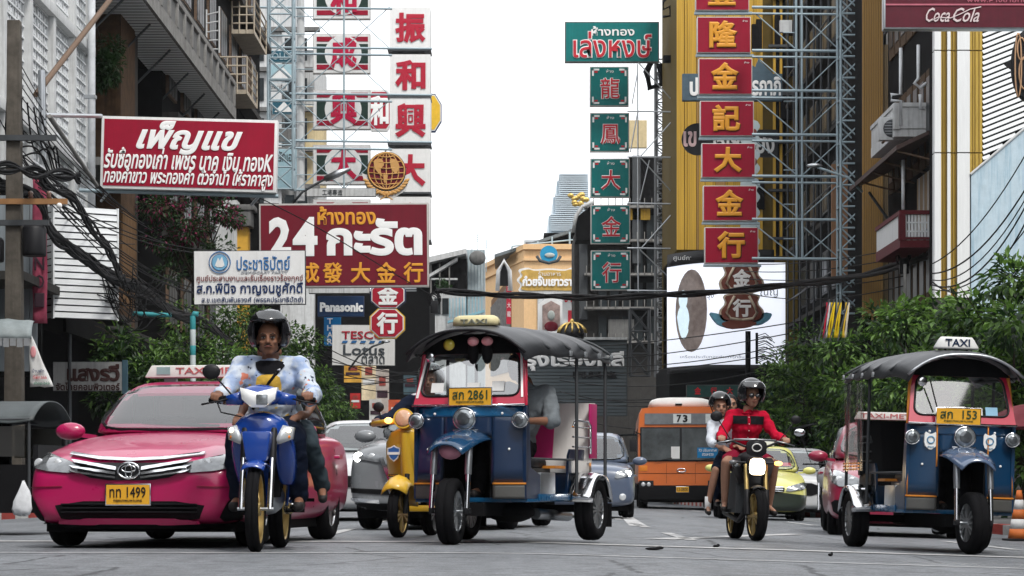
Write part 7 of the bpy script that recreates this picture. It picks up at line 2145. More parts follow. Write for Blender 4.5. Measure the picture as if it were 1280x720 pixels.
# shirt with a soft pastel print
pat = mt('printed_shirt', (.55, .60, .66), .85, var=0, bump=.9, bscale=9)
def print_nodes(m):
 t = m.node_tree; N, L = t.nodes, t.links; b = N['Principled BSDF']
 tc = N.new('ShaderNodeTexCoord')
 def vor(scale, lo, hi, seed):
  mp = N.new('ShaderNodeMapping'); mp.inputs['Location'].default_value = (seed, seed * .7, seed * .3); L.new(tc.outputs['Object'], mp.inputs[0])
  n = N.new('ShaderNodeTexNoise'); n.inputs['Scale'].default_value = scale; n.inputs['Detail'].default_value = 2.5; L.new(mp.outputs[0], n.inputs['Vector'])
  r = N.new('ShaderNodeMapRange'); r.inputs[1].default_value = lo; r.inputs[2].default_value = hi; L.new(n.outputs[0], r.inputs[0]); return r.outputs[0]
 prev = None
 for col, sc, lo, hi, sd in (((.30, .38, .55, 1), 9, .47, .58, 3), ((.62, .22, .15, 1), 13, .63, .66, 11), ((.62, .42, .10, 1), 11, .65, .68, 23), ((.05, .06, .09, 1), 22, .655, .67, 31)):
  mx = N.new('ShaderNodeMixRGB'); mx.inputs[2].default_value = col
  if prev: L.new(prev, mx.inputs[1])
  else: mx.inputs[1].default_value = (.50, .55, .62, 1)
  L.new(vor(sc, lo, hi, sd), mx.inputs[0]); prev = mx.outputs[0]
 L.new(prev, b.inputs['Base Color'])
print_nodes(pat)
helm_b = mt('black_helmet', (.008, .008, .010), .2, var=.05, coat=.3)
visor_s = glassmat('smoke_visor', (.12, .13, .14), .06, .08)
hel_g = mt('grey_helmet', (.05, .055, .06), .2, var=.05, coat=1)
# rider of the blue motorbike
BL, BR_ = bb.location.copy(), bb.rotation_euler[2]
Jr = dict(pelvis=(0, .26, .86), chest=(.0, .15, 1.16), neck=(.005, .09, 1.325), head=(.0, .03, 1.445),
  shr=(-.20, .14, 1.265), shl=(.20, .14, 1.265), elr=(-.30, -.02, 1.06), ell=(.31, -.02, 1.06), wrr=(-.30, -.245, 1.045), wrl=(.30, -.245, 1.035), har=(-.305, -.315, 1.03), hal=(.305, -.315, 1.03),
  hipr=(-.09, .22, .84), hipl=(.09, .22, .84), knr=(-.20, -.14, .76), knl=(.20, -.14, .76), anr=(-.21, .02, .36), anl=(.21, .02, .36), tor=(-.22, -.13, .31), tol=(.22, -.13, .31))
p1, s1, d1 = person('person in black open helmet and pastel printed shirt riding the blue motorbike', BL, BR_, Jr, skin, pat, navyc, shoe_b, 'riders on motorbikes', scale=1.1, sleeve=.80, k=1.07, moustache=True, vox=.006, sleeve_r=1.2, heady=R(4), hk=1.02)
helmet(p1, (0, .043, 1.465), helm_b, 1.14, R(4), visor=visor_s, low=128, open_half=42, top_open=66, vis_t=(28, 66))
# yellow print on the chest and the strap of a bag across it
bvs = bvh_of(s1.data)
patch('shirt_print', bvs, rpoly([(-.075, 1.20), (.075, 1.20), (.09, 1.11), (.06, 1.02), (-.06, 1.02), (-.09, 1.11)], 1), cloth('yellow_print', (.58, .36, .06)), p1, 'y-', off=.003, thick=.004, res=.015)
patch('collar', bvs, rpoly([(-.10, 1.30), (.10, 1.30), (.085, 1.24), (.04, 1.205), (-.04, 1.205), (-.085, 1.24)], 1), blackc, p1, 'y-', off=.003, thick=.01, res=.015)
pts = []
for i in range(16):
 t = i / 15.0; x = .10 - .22 * t; z = 1.27 - .30 * t
 h_ = bvs.ray_cast(V((x, -5, z)), V((0, 1, 0)))
 if h_[0]: pts.append(h_[0] + V((0, -.006, 0)))
MB().path(pts, .011, 6).build('bag_strap', blackc, p1)
rod('cap_buckle', chrome, p1, pts[2] + V((-.01, -.012, 0)), pts[2] + V((.015, -.012, .008)), .008)
text('SRT', (.215, .285, 1.10, 1.14), mt('ink_dark', (.03, .035, .05)), p1, y=.03, bold=.02, depth=.01) if False else None
# passenger behind
Jp = dict(pelvis=(.04, .62, .86), chest=(-.02, .50, 1.12), neck=(-.03, .46, 1.28), head=(-.05, .42, 1.39),
  shr=(-.19, .49, 1.22), shl=(.14, .49, 1.22), elr=(-.22, .40, 1.0), ell=(.25, .36, 1.0), wrr=(-.22, .18, .92), wrl=(.25, .14, .93), har=(-.22, .10, .90), hal=(.19, .04, .92),
  hipr=(-.04, .55, .83), hipl=(.15, .55, .83), knr=(-.24, .18, .72), knl=(.27, .12, .74), anr=(-.24, .42, .40), anl=(.33, .36, .44), tor=(-.25, .28, .36), tol=(.35, .22, .36))
p2, s2, d2 = person('person in light grey T-shirt and dark jeans riding pillion on the blue motorbike', BL, BR_, Jp, skin, greyc, denim, shoe_b, 'riders on motorbikes', scale=1.1, sleeve=.35, k=.92, hands='rest', hair=True, collar=greyc)
# rider with red shirt on the black motorbike
KL, KR, KY = kb.location.copy(), kb.rotation_euler[2], kb.rotation_euler[1]
Jk = dict(pelvis=(0, .22, .90), chest=(.0, .10, 1.20), neck=(.0, .06, 1.37), head=(.03, .02, 1.50),
  shr=(-.165, .10, 1.30), shl=(.165, .10, 1.30), elr=(-.28, -.02, 1.10), ell=(.28, -.02, 1.10), wrr=(-.33, -.26, 1.04), wrl=(.33, -.26, 1.04), har=(-.335, -.33, 1.03), hal=(.335, -.33, 1.03),
  hipr=(-.10, .18, .87), hipl=(.10, .18, .87), knr=(-.26, -.18, .80), knl=(.25, -.18, .80), anr=(-.23, .0, .38), anl=(.25, .03, .36), tor=(-.26, -.14, .33), tol=(.28, -.12, .30))
p3, s3, d3 = person('person in red shirt, dark glasses and black helmet riding the black motorbike', KL, KR, Jk, skin2, redc, mt('red_shorts', (.20, .01, .03), .85), shoe_b, 'riders on motorbikes', ry=KY, sleeve=.93, leg=.32, k=.90, hk=1.0, collar=redc, vox=.006, heady=R(8), sleeve_r=1.25)
helmet(p3, (.03, .03, 1.515), helm_b, 1.1, R(8), visor=mt('dark_visor', (.02, .02, .022), .05, coat=1), low=126, open_half=44, top_open=74, vis_t=(46, 76))
bvs = bvh_of(s3.data)
for x0, x1 in ((-.165, -.015), (.015, .165)):
 patch('chest_band', bvs, [(x0, 1.21), (x1, 1.21), (x1, 1.295), (x0, 1.295)], blackc, p3, 'y-', off=.003, thick=.004, res=.02)
patch('placket', bvs, [(-.010, .95), (.010, .95), (.010, 1.31), (-.010, 1.31)], mt('dark_red_cloth', (.30, .005, .02), .8), p3, 'y-', off=.003, thick=.004, res=.02)
for z in (1.0, 1.07, 1.14, 1.21, 1.28):
 h_ = bvs.ray_cast(V((0, -5, z)), V((0, 1, 0)))
 if h_[0]: MB().ell(h_[0] + V((0, -.006, 0)), (.006, .003, .006), 8).build('button', whitelet, p3)
Mg = Matrix.Translation((.03, .02, 1.50)) @ RZ(R(8))
gl = MB()
for s_ in (-1, 1): gl.ell(Mg @ V((s_ * .034, -.098, .006)), (.030, .012, .022), 12)
gl.path([Mg @ V((-.07, -.06, .012)), Mg @ V((-.03, -.10, .012)), Mg @ V((.03, -.10, .012)), Mg @ V((.07, -.06, .012))], .004, 5)
gl.build('sunglasses', mt('dark_lens', (.01, .01, .012), .08, coat=1), p3)['kind'] = 'stuff'
# child sitting behind, leaning out to the left
Jc = dict(pelvis=(-.08, .56, .90), chest=(-.17, .48, 1.13), neck=(-.20, .44, 1.27), head=(-.235, .41, 1.39),
  shr=(-.31, .47, 1.21), shl=(-.05, .47, 1.21), elr=(-.34, .34, 1.02), ell=(-.04, .33, 1.02), wrr=(-.27, .18, .96), wrl=(-.10, .16, .98), har=(-.22, .11, .95), hal=(-.08, .10, .98),
  hipr=(-.16, .50, .88), hipl=(.02, .50, .88), knr=(-.30, .20, .72), knl=(.20, .20, .72), anr=(-.36, .26, .34), anl=(.24, .30, .36), tor=(-.37, .12, .28), tol=(.25, .18, .32))
p4, s4, d4 = person('child in white shirt and small black helmet smiling behind the red-shirted rider', KL, KR, Jc, skin2, whitec, navyc, shoe_b, 'riders on motorbikes', ry=KY, sleeve=.75, leg=.45, k=.74, hk=.92, hands='rest', collar=whitec)
helmet(p4, (-.235, .42, 1.405), helm_b, .93, R(-4), visor=None, low=100, open_half=48, top_open=66)
for s_, x in ((1, -.36), (-1, .24)):
 J0 = V(Jc['anr'] if s_ > 0 else Jc['anl'])
 MB().tube(J0 + V((0, 0, .10)), J0 + V((0, 0, -.03)), .036, 14, .034).build('sock', whitelet, p4)
# a second child peeping between the two
Jd = dict(pelvis=(.0, .88, .92), chest=(.0, .80, 1.16), neck=(-.04, .74, 1.31), head=(-.085, .66, 1.43),
  shr=(-.14, .80, 1.24), shl=(.14, .80, 1.24), elr=(-.2, .66, 1.05), ell=(.2, .66, 1.05), wrr=(-.14, .5, 1.0), wrl=(.14, .5, 1.0), har=(-.1, .43, 1.0), hal=(.1, .43, 1.0),
  hipr=(-.08, .82, .90), hipl=(.08, .82, .90), knr=(-.2, .55, .74), knl=(.2, .55, .74), anr=(-.2, .62, .42), anl=(.2, .62, .42), tor=(-.21, .5, .38), tol=(.21, .5, .38))
p5, s5, d5 = person('bare-headed child whose face peeps between the red-shirted rider and helmeted child', KL, KR, Jd, skin2, greyc, navyc, shoe_b, 'riders on motorbikes', ry=KY, sleeve=.4, k=.74, hk=.9, hands='rest', hair=True)
# rider of the yellow scooter: dark jacket, dark helmet
VL, VR = vs.location.copy(), vs.rotation_euler[2]
Jv = dict(pelvis=(0, .38, .90), chest=(.04, .26, 1.20), neck=(.08, .20, 1.37), head=(.11, .15, 1.50),
  shr=(-.13, .24, 1.31), shl=(.23, .24, 1.31), elr=(-.27, .06, 1.14), ell=(.32, .06, 1.12), wrr=(-.32, -.17, 1.10), wrl=(.32, -.17, 1.10), har=(-.33, -.245, 1.09), hal=(.33, -.245, 1.09),
  hipr=(-.09, .34, .86), hipl=(.09, .34, .86), knr=(-.20, -.02, .74), knl=(.20, -.02, .74), anr=(-.15, .08, .36), anl=(.15, .08, .36), tor=(-.16, -.06, .33), tol=(.16, -.06, .33))
p6, s6, d6 = person('person in navy jacket and dark helmet riding the yellow scooter', VL, VR, Jv, skin, navyc, blackc, shoe_b, 'riders on motorbikes', sleeve=.95, k=1.02)
helmet(p6, (.11, .162, 1.515), hel_g, 1.0, 0, visor=visor_s, low=128, open_half=44, top_open=66)
# driver of the middle three-wheeler, leaning out over his left arm
L1, R1 = tk1.location.copy(), tk1.rotation_euler[2]
shirtg = cloth('grey_shirt', (.16, .18, .195))
Jt = dict(pelvis=(.12, -.08, .86), chest=(.25, -.16, 1.18), neck=(.26, -.22, 1.38), head=(.20, -.28, 1.50),
  shr=(.08, -.18, 1.32), shl=(.43, -.12, 1.29), elr=(-.05, -.42, 1.15), ell=(.52, -.28, 1.04), wrr=(-.15, -.66, 1.14), wrl=(.36, -.50, 1.04), har=(-.2, -.74, 1.17), hal=(.28, -.60, 1.08),
  hipr=(.04, -.16, .80), hipl=(.22, -.16, .80), knr=(.0, -.55, .82), knl=(.26, -.55, .80), anr=(.0, -.70, .46), anl=(.26, -.70, .46), tor=(.0, -.84, .43), tol=(.26, -.84, .43))
p7, s7, d7 = person('person in grey shirt driving the middle three-wheeler, leaning to his left side', L1, R1, Jt, skin, shirtg, blackc, shoe_b, 'three-wheeler drivers', sleeve=.55, k=1.08, hands='rest', hair=True, sleeve_r=1.3, collar=shirtg)
# driver of the right three-wheeler, hidden behind plate and glare, seen dimly
L2, R2 = tk2.location.copy(), tk2.rotation_euler[2]
Jt2 = dict(pelvis=(-.0, -.12, .80), chest=(-.0, -.20, 1.08), neck=(.0, -.22, 1.25), head=(.0, -.25, 1.37),
  shr=(-.18, -.22, 1.18), shl=(.18, -.22, 1.18), elr=(-.24, -.40, 1.0), ell=(.24, -.40, 1.0), wrr=(-.24, -.62, 1.1), wrl=(.24, -.62, 1.1), har=(-.24, -.70, 1.14), hal=(.24, -.70, 1.14),
  hipr=(-.09, -.16, .78), hipl=(.09, -.16, .78), knr=(-.12, -.55, .78), knl=(.12, -.55, .78), anr=(-.12, -.70, .46), anl=(.12, -.70, .46), tor=(-.12, -.84, .43), tol=(.12, -.84, .43))
p8, s8, d8 = person('person in black clothes sitting low behind the screen of the right three-wheeler', L2, R2, Jt2, skin, blackc, blackc, shoe_b, 'three-wheeler drivers', ry=R(1.7), sleeve=.9, hands='rest', hair=True)
# ================================================================ signs
def board(name, label, px0, py0, px1, py1, Y, m, fm=None, th=.22, ft=.05, group=None, ry=0.0, rz=0.0, cat='sign'):
 "a framed box sign; returns the thing and a function from photograph pixels to its own x, z"
 cx, cy = (px0 + px1) / 2, (py0 + py1) / 2
 c = P(cx, cy, Y)
 t = thing(name, label, cat, c, rz, group, ry=ry)
 w_, h_ = (px1 - px0) * Y / F / 2, (py1 - py0) * Y / F / 2
 fm = fm or steel
 MB().b2(-w_, w_, 0, th, -h_, h_).build('box', fm, t, bevel=.012)
 MB().b2(-w_ + ft, w_ - ft, -.012, .0, -h_ + ft, h_ - ft).build('face', m, t)
 def q(px, py): return ((px - cx) * Y / F, -(py - cy) * Y / F)
 def bx(a, b_, c_, d_):
  x0, z1 = q(a, b_); x1, z0 = q(c_, d_)
  return (x0, x1, z0, z1)
 return t, bx
# red Thai gold-buyer board
t, bx = board('shop_sign', 'crimson board with white slanting Thai lettering in three lines, at the left', 126, 147.5, 346, 238, 50, red_sign, whitesign, .3, .06, ry=R(1.5))
text('เพ็ญแข', bx(170, 152, 303, 194), whitelet, t, y=-.03, bold=.035, shear=.35)
text('รับซื้อทองเก่า เพชร นาค เงิน ทองK', bx(130, 186, 342, 213), whitelet, t, y=-.03, bold=.025, shear=.3)
text('ทองคำขาว พระทองคำ ตั๋วจำนำ ให้ราคาสูง', bx(130, 210, 342, 237), whitelet, t, y=-.03, bold=.025, shear=.3)
for px in (140, 330): rod('hanger', steel, t, V((bx(px, 0, px, 0)[0], .15, bx(0, 235, 0, 235)[2])), V((bx(px, 0, px, 0)[0] - .3, .6, bx(0, 250, 0, 250)[2])), .03)
rod('support_rail', scaf, t, (bx(98, 0, 98, 0)[0], .2, bx(0, 240, 0, 240)[2]), (bx(348, 0, 348, 0)[0], .2, bx(0, 241, 0, 241)[2]), .04)
# 24 karat board
t, bx = board('shop_sign', 'large dark red board reading 24 in white with gold Thai and Chinese lettering', 324, 254, 536, 359, 68, red_dark, mt('frame_pale', (.42, .40, .38), .6), .35, .05, ry=R(-.4))
text('2', bx(336, 271, 364, 320), whitelet, t, y=-.03, bold=.045)
text('4', bx(366, 271, 397, 320), whitelet, t, y=-.03, bold=.045)
text('ห้างทอง', bx(397, 258, 470, 281), gold_let, t, y=-.03, bold=.03)
text('กะรัต', bx(408, 273, 528, 320), whitelet, t, y=-.03, bold=.045)
for i, ch_ in enumerate('成發大金行'):
 xa = (374, 403, 438, 470, 504)[i]
 text(ch_, bx(xa, 328, xa + 25, 354), gold_let, t, y=-.03, bold=.025)
# democracy party board
pt_b = mt('print_blue', (.03, .13, .32), .5); pt_n = mt('print_navy', (.012, .03, .10), .5); pt_r = mt('print_brown', (.18, .04, .04), .5)
t, bx = board('notice_board', 'white board with round blue seal and Thai lettering, in front of the 24 board', 242, 313, 382, 381, 48, whitesign, scafd, .12, .015, ry=R(-.3))
text('ประชาธิปัตย์', bx(296, 320, 363, 338), pt_b, t, y=-.03, bold=.012)
text('ศูนย์ประสานงานและรับเรื่องราวร้องทุกข์', bx(246, 343, 379, 354), pt_r, t, y=-.03, bold=.01)
text('ส.ก.พินิจ กาญจนชูศักดิ์', bx(246, 353, 379, 371), pt_n, t, y=-.03, bold=.022)
text('ส.ข.เขตสัมพันธวงศ์ (พรรคประชาธิปัตย์)', bx(252, 371, 379, 380), pt_n, t, y=-.03, bold=.012)
text('DEMOCRAT PARTY', bx(302, 339, 360, 342), mt('print_grey', (.35, .37, .40), .5), t, y=-.03)
c_ = bx(275, 328, 275, 328)
M = T(c_[0], -.03, c_[2]) @ RX(R(90)); s_ = 48 / F
b = MB(); torus(b, M, 13.2 * s_, 13.2 * s_, .010, 32, 5); torus(b, M, 10 * s_, 10 * s_, .007, 28, 5); b.build('seal_ring', pt_b, t)['kind'] = 'stuff'
MB().lathe([(9.5 * s_, -.004), (9.4 * s_, .006), (.001, .007)], M, 28, sm=False).build('seal_disc', mt('seal_blue', (.16, .36, .52), .5), t)
MB().prism([(c_[0] + a * s_, c_[2] + b_ * s_) for a, b_ in ((-6, -4), (-2, 6), (0, 2), (3, 7), (6, -4), (3, -6), (-3, -6))], -.045, -.03).build('seal_figure', whitesign, t)
# column of red, white and green squares (Yaowarat gold shop)
greenb = mt('board_dark_green', (.015, .035, .028), .5, var=.1)
for i, (y0, y1, ch_) in enumerate(((-32, 24, '和'), (42, 92, '成'), (112, 162, '興'), (181, 231, '大'), (249, 298, '行'))):
 t, bx = board('square_sign', ['topmost red and green square with a white disc, cut by the upper edge', 'second red and green square with white disc reading 成', 'third red and green square with white disc reading 興', 'fourth red and green square with white disc reading 大', 'fifth red and green square, mostly hidden behind the dark red 24 board'][i], 391, y0, 463, y1, 98, whitesign, mt('frame_pale', (.42, .40, .38)), .3, .03, group='red and green square signs')
 h_ = y1 - y0
 for a, c in ((y0 + 4, y0 + 10), (y1 - 11, y1 - 5)):
  q = bx(396, a, 460, c); MB().b2(q[0], q[1], -.03, -.012, q[2], q[3]).build('red_stripe', red_sign, t)
 for a, c in ((396, 413), (445, 460)):
  q = bx(a, y0 + 13, c, y1 - 13); MB().b2(q[0], q[1], -.03, -.012, q[2], q[3]).build('green_bar', greenb, t)
 q = bx(429, (y0 + y1) / 2, 429, (y0 + y1) / 2)
 MB().lathe([(23 * 98 / F, 0), (23 * 98 / F, .03), (.001, .032)], T(q[0], -.012, q[2]) @ RX(R(90)), 32, sm=False).build('disc', whitesign, t)
 text(ch_, bx(413, y0 + 5, 446, y1 - 6), mt('bright_red_letter', (.42, .006, .045), .5), t, y=-.07, bold=.045)
# column of white boxes with red characters
for i, (y0, y1, ch_) in enumerate(((9, 61, '振'), (68, 120, '和'), (122, 179, '興'), (186, 240, '大'), (246, 300, '金'))):
 t, bx = board('box_sign', ['white box sign with red 振, the uppermost of its column', 'white box sign with red 和, second in its column', 'white box sign with red 興, third in its column', 'white box sign with red 大 beside the globe emblem', 'white box sign lowest of its column, behind the 24 board'][i], 487, y0, 538, y1, 118, whitesign, offw, 1.6, .0, group='white box signs with red characters')
 text(ch_, bx(494, y0 + 7, 532, y1 - 7), red_let, t, y=-.06, bold=.04)
 q = bx(487, y1, 538, y1)
 MB().b2(q[0] - .1, q[1] + .03, -.05, 1.6, q[2] - .09, q[2] - .0).build('foot_bar', scafd, t)
# octagon signs: blue yellow edge
def octa(label, px, py, w_, h_, Y, ch_, m, rim):
 c = P(px, py, Y); t = thing('octagon_sign', label, 'sign', c, 0, 'octagonal shop signs')
 s = Y / F; pts = [(-w_, -h_ * .45), (-w_ * .5, -h_), (w_ * .5, -h_), (w_, -h_ * .45), (w_, h_ * .45), (w_ * .5, h_), (-w_ * .5, h_), (-w_, h_ * .45)]
 o8 = lambda k: [(a * s * k, b_ * s * k) for a, b_ in pts]
 MB().prism(o8(1), 0, .3).build('rim', rim, t); MB().prism(o8(.94), -.02, 0).build('white_line', whitesign, t)
 MB().prism(o8(.88), -.035, -.02).build('face', m, t)
 text(ch_, (-w_ * .6 * s, w_ * .6 * s, -h_ * .72 * s, h_ * .72 * s), whitelet, t, y=-.06, bold=.04)
 return t
navy = mt('navy_rim', (.015, .03, .09), .5); yel = mt('sign_yellow', (.68, .42, .03), .5)
octa('octagonal red sign reading 金 with navy and yellow rim, below the 24 board', 485, 369, 22, 17, 84, '金', red_let, navy)
octa('octagonal red sign reading 行 with yellow and navy rim, beside the supermarket board', 484, 404, 22, 19, 84, '行', red_let, yel)
octa('octagonal navy and yellow sign edge peeping right of the white box signs', 536, 141, 16, 24, 124, '', yel, navy)
octa('round red and white sign partly hidden left of the white box signs', 474, 138, 20, 26, 124, '和', red_let, whitesign)
# navy electronics board, blue vertical board, supermarket board
t, bx = board('shop_sign', 'navy electronics board with white letters under the 24 board', 397, 370, 455, 396, 100, mt('navy_sign', (.008, .03, .085), .5), navy, .2, .02)
text('Panasonic', bx(400, 378, 454, 390), whitelet, t, y=-.04, bold=.05)
t, bx = board('vertical_sign', 'narrow bright blue vertical board with white letters left of the supermarket board', 405, 396, 418, 432, 101, mt('sky_blue_sign', (.01, .17, .42), .5), None, .2, .0)
for k, ch_ in enumerate('THAR'): text(ch_, bx(409, 398 + 8.5 * k, 416, 405 + 8.5 * k), whitelet, t, y=-.04, bold=.02)
MB().b2(*bx(418, 0, 426, 0)[:2], -.01, .2, *bx(0, 406, 0, 396)[2:]).build('side_panel', mt('sky_blue_sign', (.01, .17, .42)), t)
t, bx = board('supermarket_sign', 'white supermarket board reading TESCO Lotus with red and dark letters', 415, 406, 494, 457, 88, whitesign, scafd, .2, .012, ry=R(.3))
text('TESCO', bx(427, 414, 481, 424), red_let, t, y=-.04, bold=.02)
text('Lotus', bx(429, 431, 481, 444), mt('lotus_ink', (.06, .07, .08), .5), t, y=-.04, bold=.015)
text('ตลาด', bx(452, 445, 481, 455), mt('lotus_ink', (.06, .07, .08)), t, y=-.04, bold=.012)
for k in range(5):
 q = bx(427 + 11.4 * k, 426, 435 + 11.4 * k, 429)
 MB().prism([(q[0], q[2]), (q[1] - .05, q[2]), (q[1], q[3]), (q[0] + .05, q[3])], -.04, -.012).build('blue_dash', pt_b, t)
t, bx = board('long_sign', 'thin white board strip right under the 24 board', 386, 358, 462, 367, 76, offw, grey_w, .2, .02)
# small blue white signs stacked behind the left lattice tower
for i, (x0, y0, x1, y1, m, s) in enumerate(((337, 63, 371, 78, mt('dark_teal_sign', (.02, .09, .13), .5), 'OLDE'), (336, 80, 370, 101, mt('pale_teal_sign', (.30, .45, .50), .5), ''), (335, 103, 360, 114, offw, 'ดอนไล'), (340, 124, 370, 143, mt('dark_teal_sign', (.02, .09, .13)), ''), (338, 160, 372, 178, grey_w, ''), (345, 186, 373, 236, mt('pale_teal_sign', (.30, .45, .50)), 'รักเฮง'))):
 t, bx = board('small_sign', ['dark teal small sign with faint letters at the top of the lattice tower', 'pale teal small sign behind the lattice tower', 'off-white small sign with Thai letters behind the lattice tower', 'dark teal and white small sign in the middle of the lattice tower', 'grey small sign low behind the lattice tower', 'pale teal tall small sign at the foot of the lattice tower'][i], x0, y0, x1, y1, 103, m, scaf, .15, .03, group='small signs stacked behind the left lattice tower')
 if s: text(s, bx(x0 + 3, y0 + 3, x1 - 3, min(y1 - 3, y0 + 16)), scafd if i != 0 else scaf, t, y=-.03, bold=.01)
 if i in (1, 3):
  q = bx(x0 + 3, y0 + 3, x1 - 3, y1 - 3); MB().add([(q[0], -.03, q[2]), ((q[0] + q[1]) / 2, -.03, q[3]), (q[1], -.03, q[2])], [(0, 1, 2)]).build('white_triangle', whitesign, t)
t, bx = board('long_sign', 'long thin pale board with small Chinese characters above the 24 board', 383, 235, 470, 246, 90, offw, grey_w, .15, .02)
text('工場專造', bx(403, 237, 428, 244), scafd, t, y=-.03)
# globe emblem with laurel
gt = thing('globe_emblem', 'round gold and dark red globe emblem with laurel branches over the white box signs', 'emblem', P(483, 218, 92))
s = 92 / F; gem = mt('emblem_gold', (.60, .33, .11), .45, var=.06)
back = [(24 * cos(2 * pi * i / 32) * s, (24 * sin(2 * pi * i / 32) + 4) * s) for i in range(32)]
MB().lathe([(24.5 * s, -.02), (24.5 * s, .08)], T(0, .06, 4 * s) @ RX(R(90)), 36).build('disc', black_p, gt)
MB().prism([(-31 * s, 2 * s), (-24 * s, -20 * s), (-8 * s, -30 * s), (8 * s, -30 * s), (24 * s, -20 * s), (31 * s, 2 * s), (22 * s, -2 * s), (0, -18 * s), (-22 * s, -2 * s)], .0, .08).build('laurel_back', whitesign, gt)
MB().lathe([(23.3 * s, 0), (23.3 * s, .02)], T(0, -.02, 4 * s) @ RX(R(90)), 36).build('globe_field', red_dark, gt)
b = MB(); M = T(0, -.06, 4 * s) @ RX(R(90))
torus(b, M, 22.6 * s, 22.6 * s, .035, 36, 5)
for k in (7.5, 15.5): torus(b, M, k * s, 22.4 * s, .022, 32, 5)
b.bar((0, -.06, -18 * s), (0, -.06, 26 * s), .04)
for zz in (-15, -9, -2, 5, 12, 19):
 hw = math.sqrt(max(0, 22.5 ** 2 - zz ** 2)); b.path([(-hw * s, -.06, (4 + zz) * s), (0, -.075, (4 + zz - 2) * s), (hw * s, -.06, (4 + zz) * s)], .022, 5)
b.build('globe_grid', gem, gt)
for pts in (((-16, 14), (-6, 16), (-2, 8), (-8, 2), (-4, -8), (-9, -4), (-15, 4)), ((4, 16), (14, 14), (17, 4), (12, -4), (6, 2)), ((-4, -2), (2, -4), (1, -12), (-3, -16))):
 MB().prism(rpoly([(a * s, (4 + c) * s) for a, c in pts], 1), -.085, -.04).build('continent', gem, gt)
for s2 in (-1, 1):
 for k in range(8):
  a = R(205 + 9 * k) if s2 < 0 else R(-25 - 9 * k)
  p_ = V((28 * s * cos(a), -.05, (4 + 28 * sin(a)) * s))
  MB().ell(p_, (.13, .03, .06), 8, RY(-a + (.8 if s2 < 0 else 2.2))).build('laurel_leaf', gem, gt)
for s2 in (-1, 1): MB().bar((-s2 * 9 * s, -.06, -22 * s), (s2 * 8 * s, -.06, -32 * s), .07, .04).build('ribbon', gem, gt)
# lamp arm across the 24 sign column
la = thing('street_lamp', 'thin curved street lamp arm crossing in front of the fourth red and green square', 'street lamp', (0, 80, 0))
MB().path([P(366, 254, 80), P(378, 240, 80), P(395, 230, 80), P(408, 223, 80), P(424, 215, 80)], .04, 8).build('arm', scafd, la)
MB().path([P(406, 224, 80), P(422, 217, 80), P(438, 211, 80)], [.10, .13, .05], 10).build('lamp_head', steel, la)
for o_ in la.children: o_.location = (0, -80, 0)
lb = thing('street_lamp', 'thin curved street lamp arm crossing the supermarket board', 'street lamp', (0, 84, 0))
MB().path([P(436, 462, 84), P(448, 446, 84), P(466, 433, 84), P(480, 428, 84)], .035, 8).build('arm', scafd, lb)
MB().ell(P(482, 427, 84), (.16, .08, .05), 10).build('lamp_head', steel, lb)
for o_ in lb.children: o_.location = (0, -84, 0)
# teal signs
def outlined(s_, b4, t, y, m1, m2, bold, extra=.03):
 text(s_, b4, m2, t, y=y, bold=bold + extra, depth=.02)
 g = .02
 text(s_, (b4[0] + g, b4[1] - g, b4[2] + g, b4[3] - g), m1, t, y=y - .02, bold=bold, depth=.02)
tealred = mt('teal_sign_red', (.50, .02, .035), .5)
t, bx = board('shop_sign', 'wide teal board with red and white Thai lettering, top of the teal column', 706, 27, 824, 78, 108, teal_sign, grey_w, .3, .05)
text('ห้างทอง', bx(739, 33, 793, 45), whitelet, t, y=-.05, bold=.02)
outlined('เล่งหงษ์', bx(716, 39, 815, 73), t, -.05, tealred, whitelet, .012)
tp_ = (83, 133), (141, 190), (198, 247), (256, 305), (313, 363)
for i, ((y0, y1), ch_) in enumerate(zip(tp_, '龍鳳大金行')):
 t, bx = board('square_sign', 'teal square sign with red %s, %s of the teal column' % (ch_, ['first', 'second', 'third', 'fourth', 'lowest'][i]), 737 + i * .4, y0, 786 + i * .6, y1, 110, teal_sign, mt('frame_pale', (.42, .40, .38)), .25, .05, group='teal square signs')
 x0 = 737 + i * .5
 outlined(ch_, bx(x0 + 13, y0 + 14, x0 + 38, y1 - 9), t, -.04, tealred, whitelet, .008, .035)
 text('ห้าง', bx(x0 + 21, y0 + 4, x0 + 30, y0 + 8), whitelet, t, y=-.04)
 for (a, c, sx, sz) in ((x0 + 3, y0 + 3, 1, 1), (x0 + 46, y0 + 3, -1, 1), (x0 + 3, y1 - 3, 1, -1), (x0 + 46, y1 - 3, -1, -1)):
  for (ux, uz, m) in ((9, 2.2, whitelet), (2.2, 9, whitelet), (6, 5, tealred)):
   q = bx(min(a, a + sx * ux), min(c, c + sz * uz), max(a, a + sx * ux), max(c, c + sz * uz))
   if m is tealred: q = bx(min(a + sx * 3, a + sx * 7), min(c + sz * 3, c + sz * 5), max(a + sx * 3, a + sx * 7), max(c + sz * 3, c + sz * 5))
   MB().b2(q[0], q[1], -.03, -.012, q[2], q[3]).build('corner_mark', m, t)
tag(MB().path([P(836, -4, 106), P(829, 2, 106), P(829, 12, 106), P(837, 8, 106), P(838, 20, 106), P(828, 21, 106)], .06, 6).build('hanging_number', black_p), 'black metal figure five hanging at the top edge left of the yellow building', 'sign')
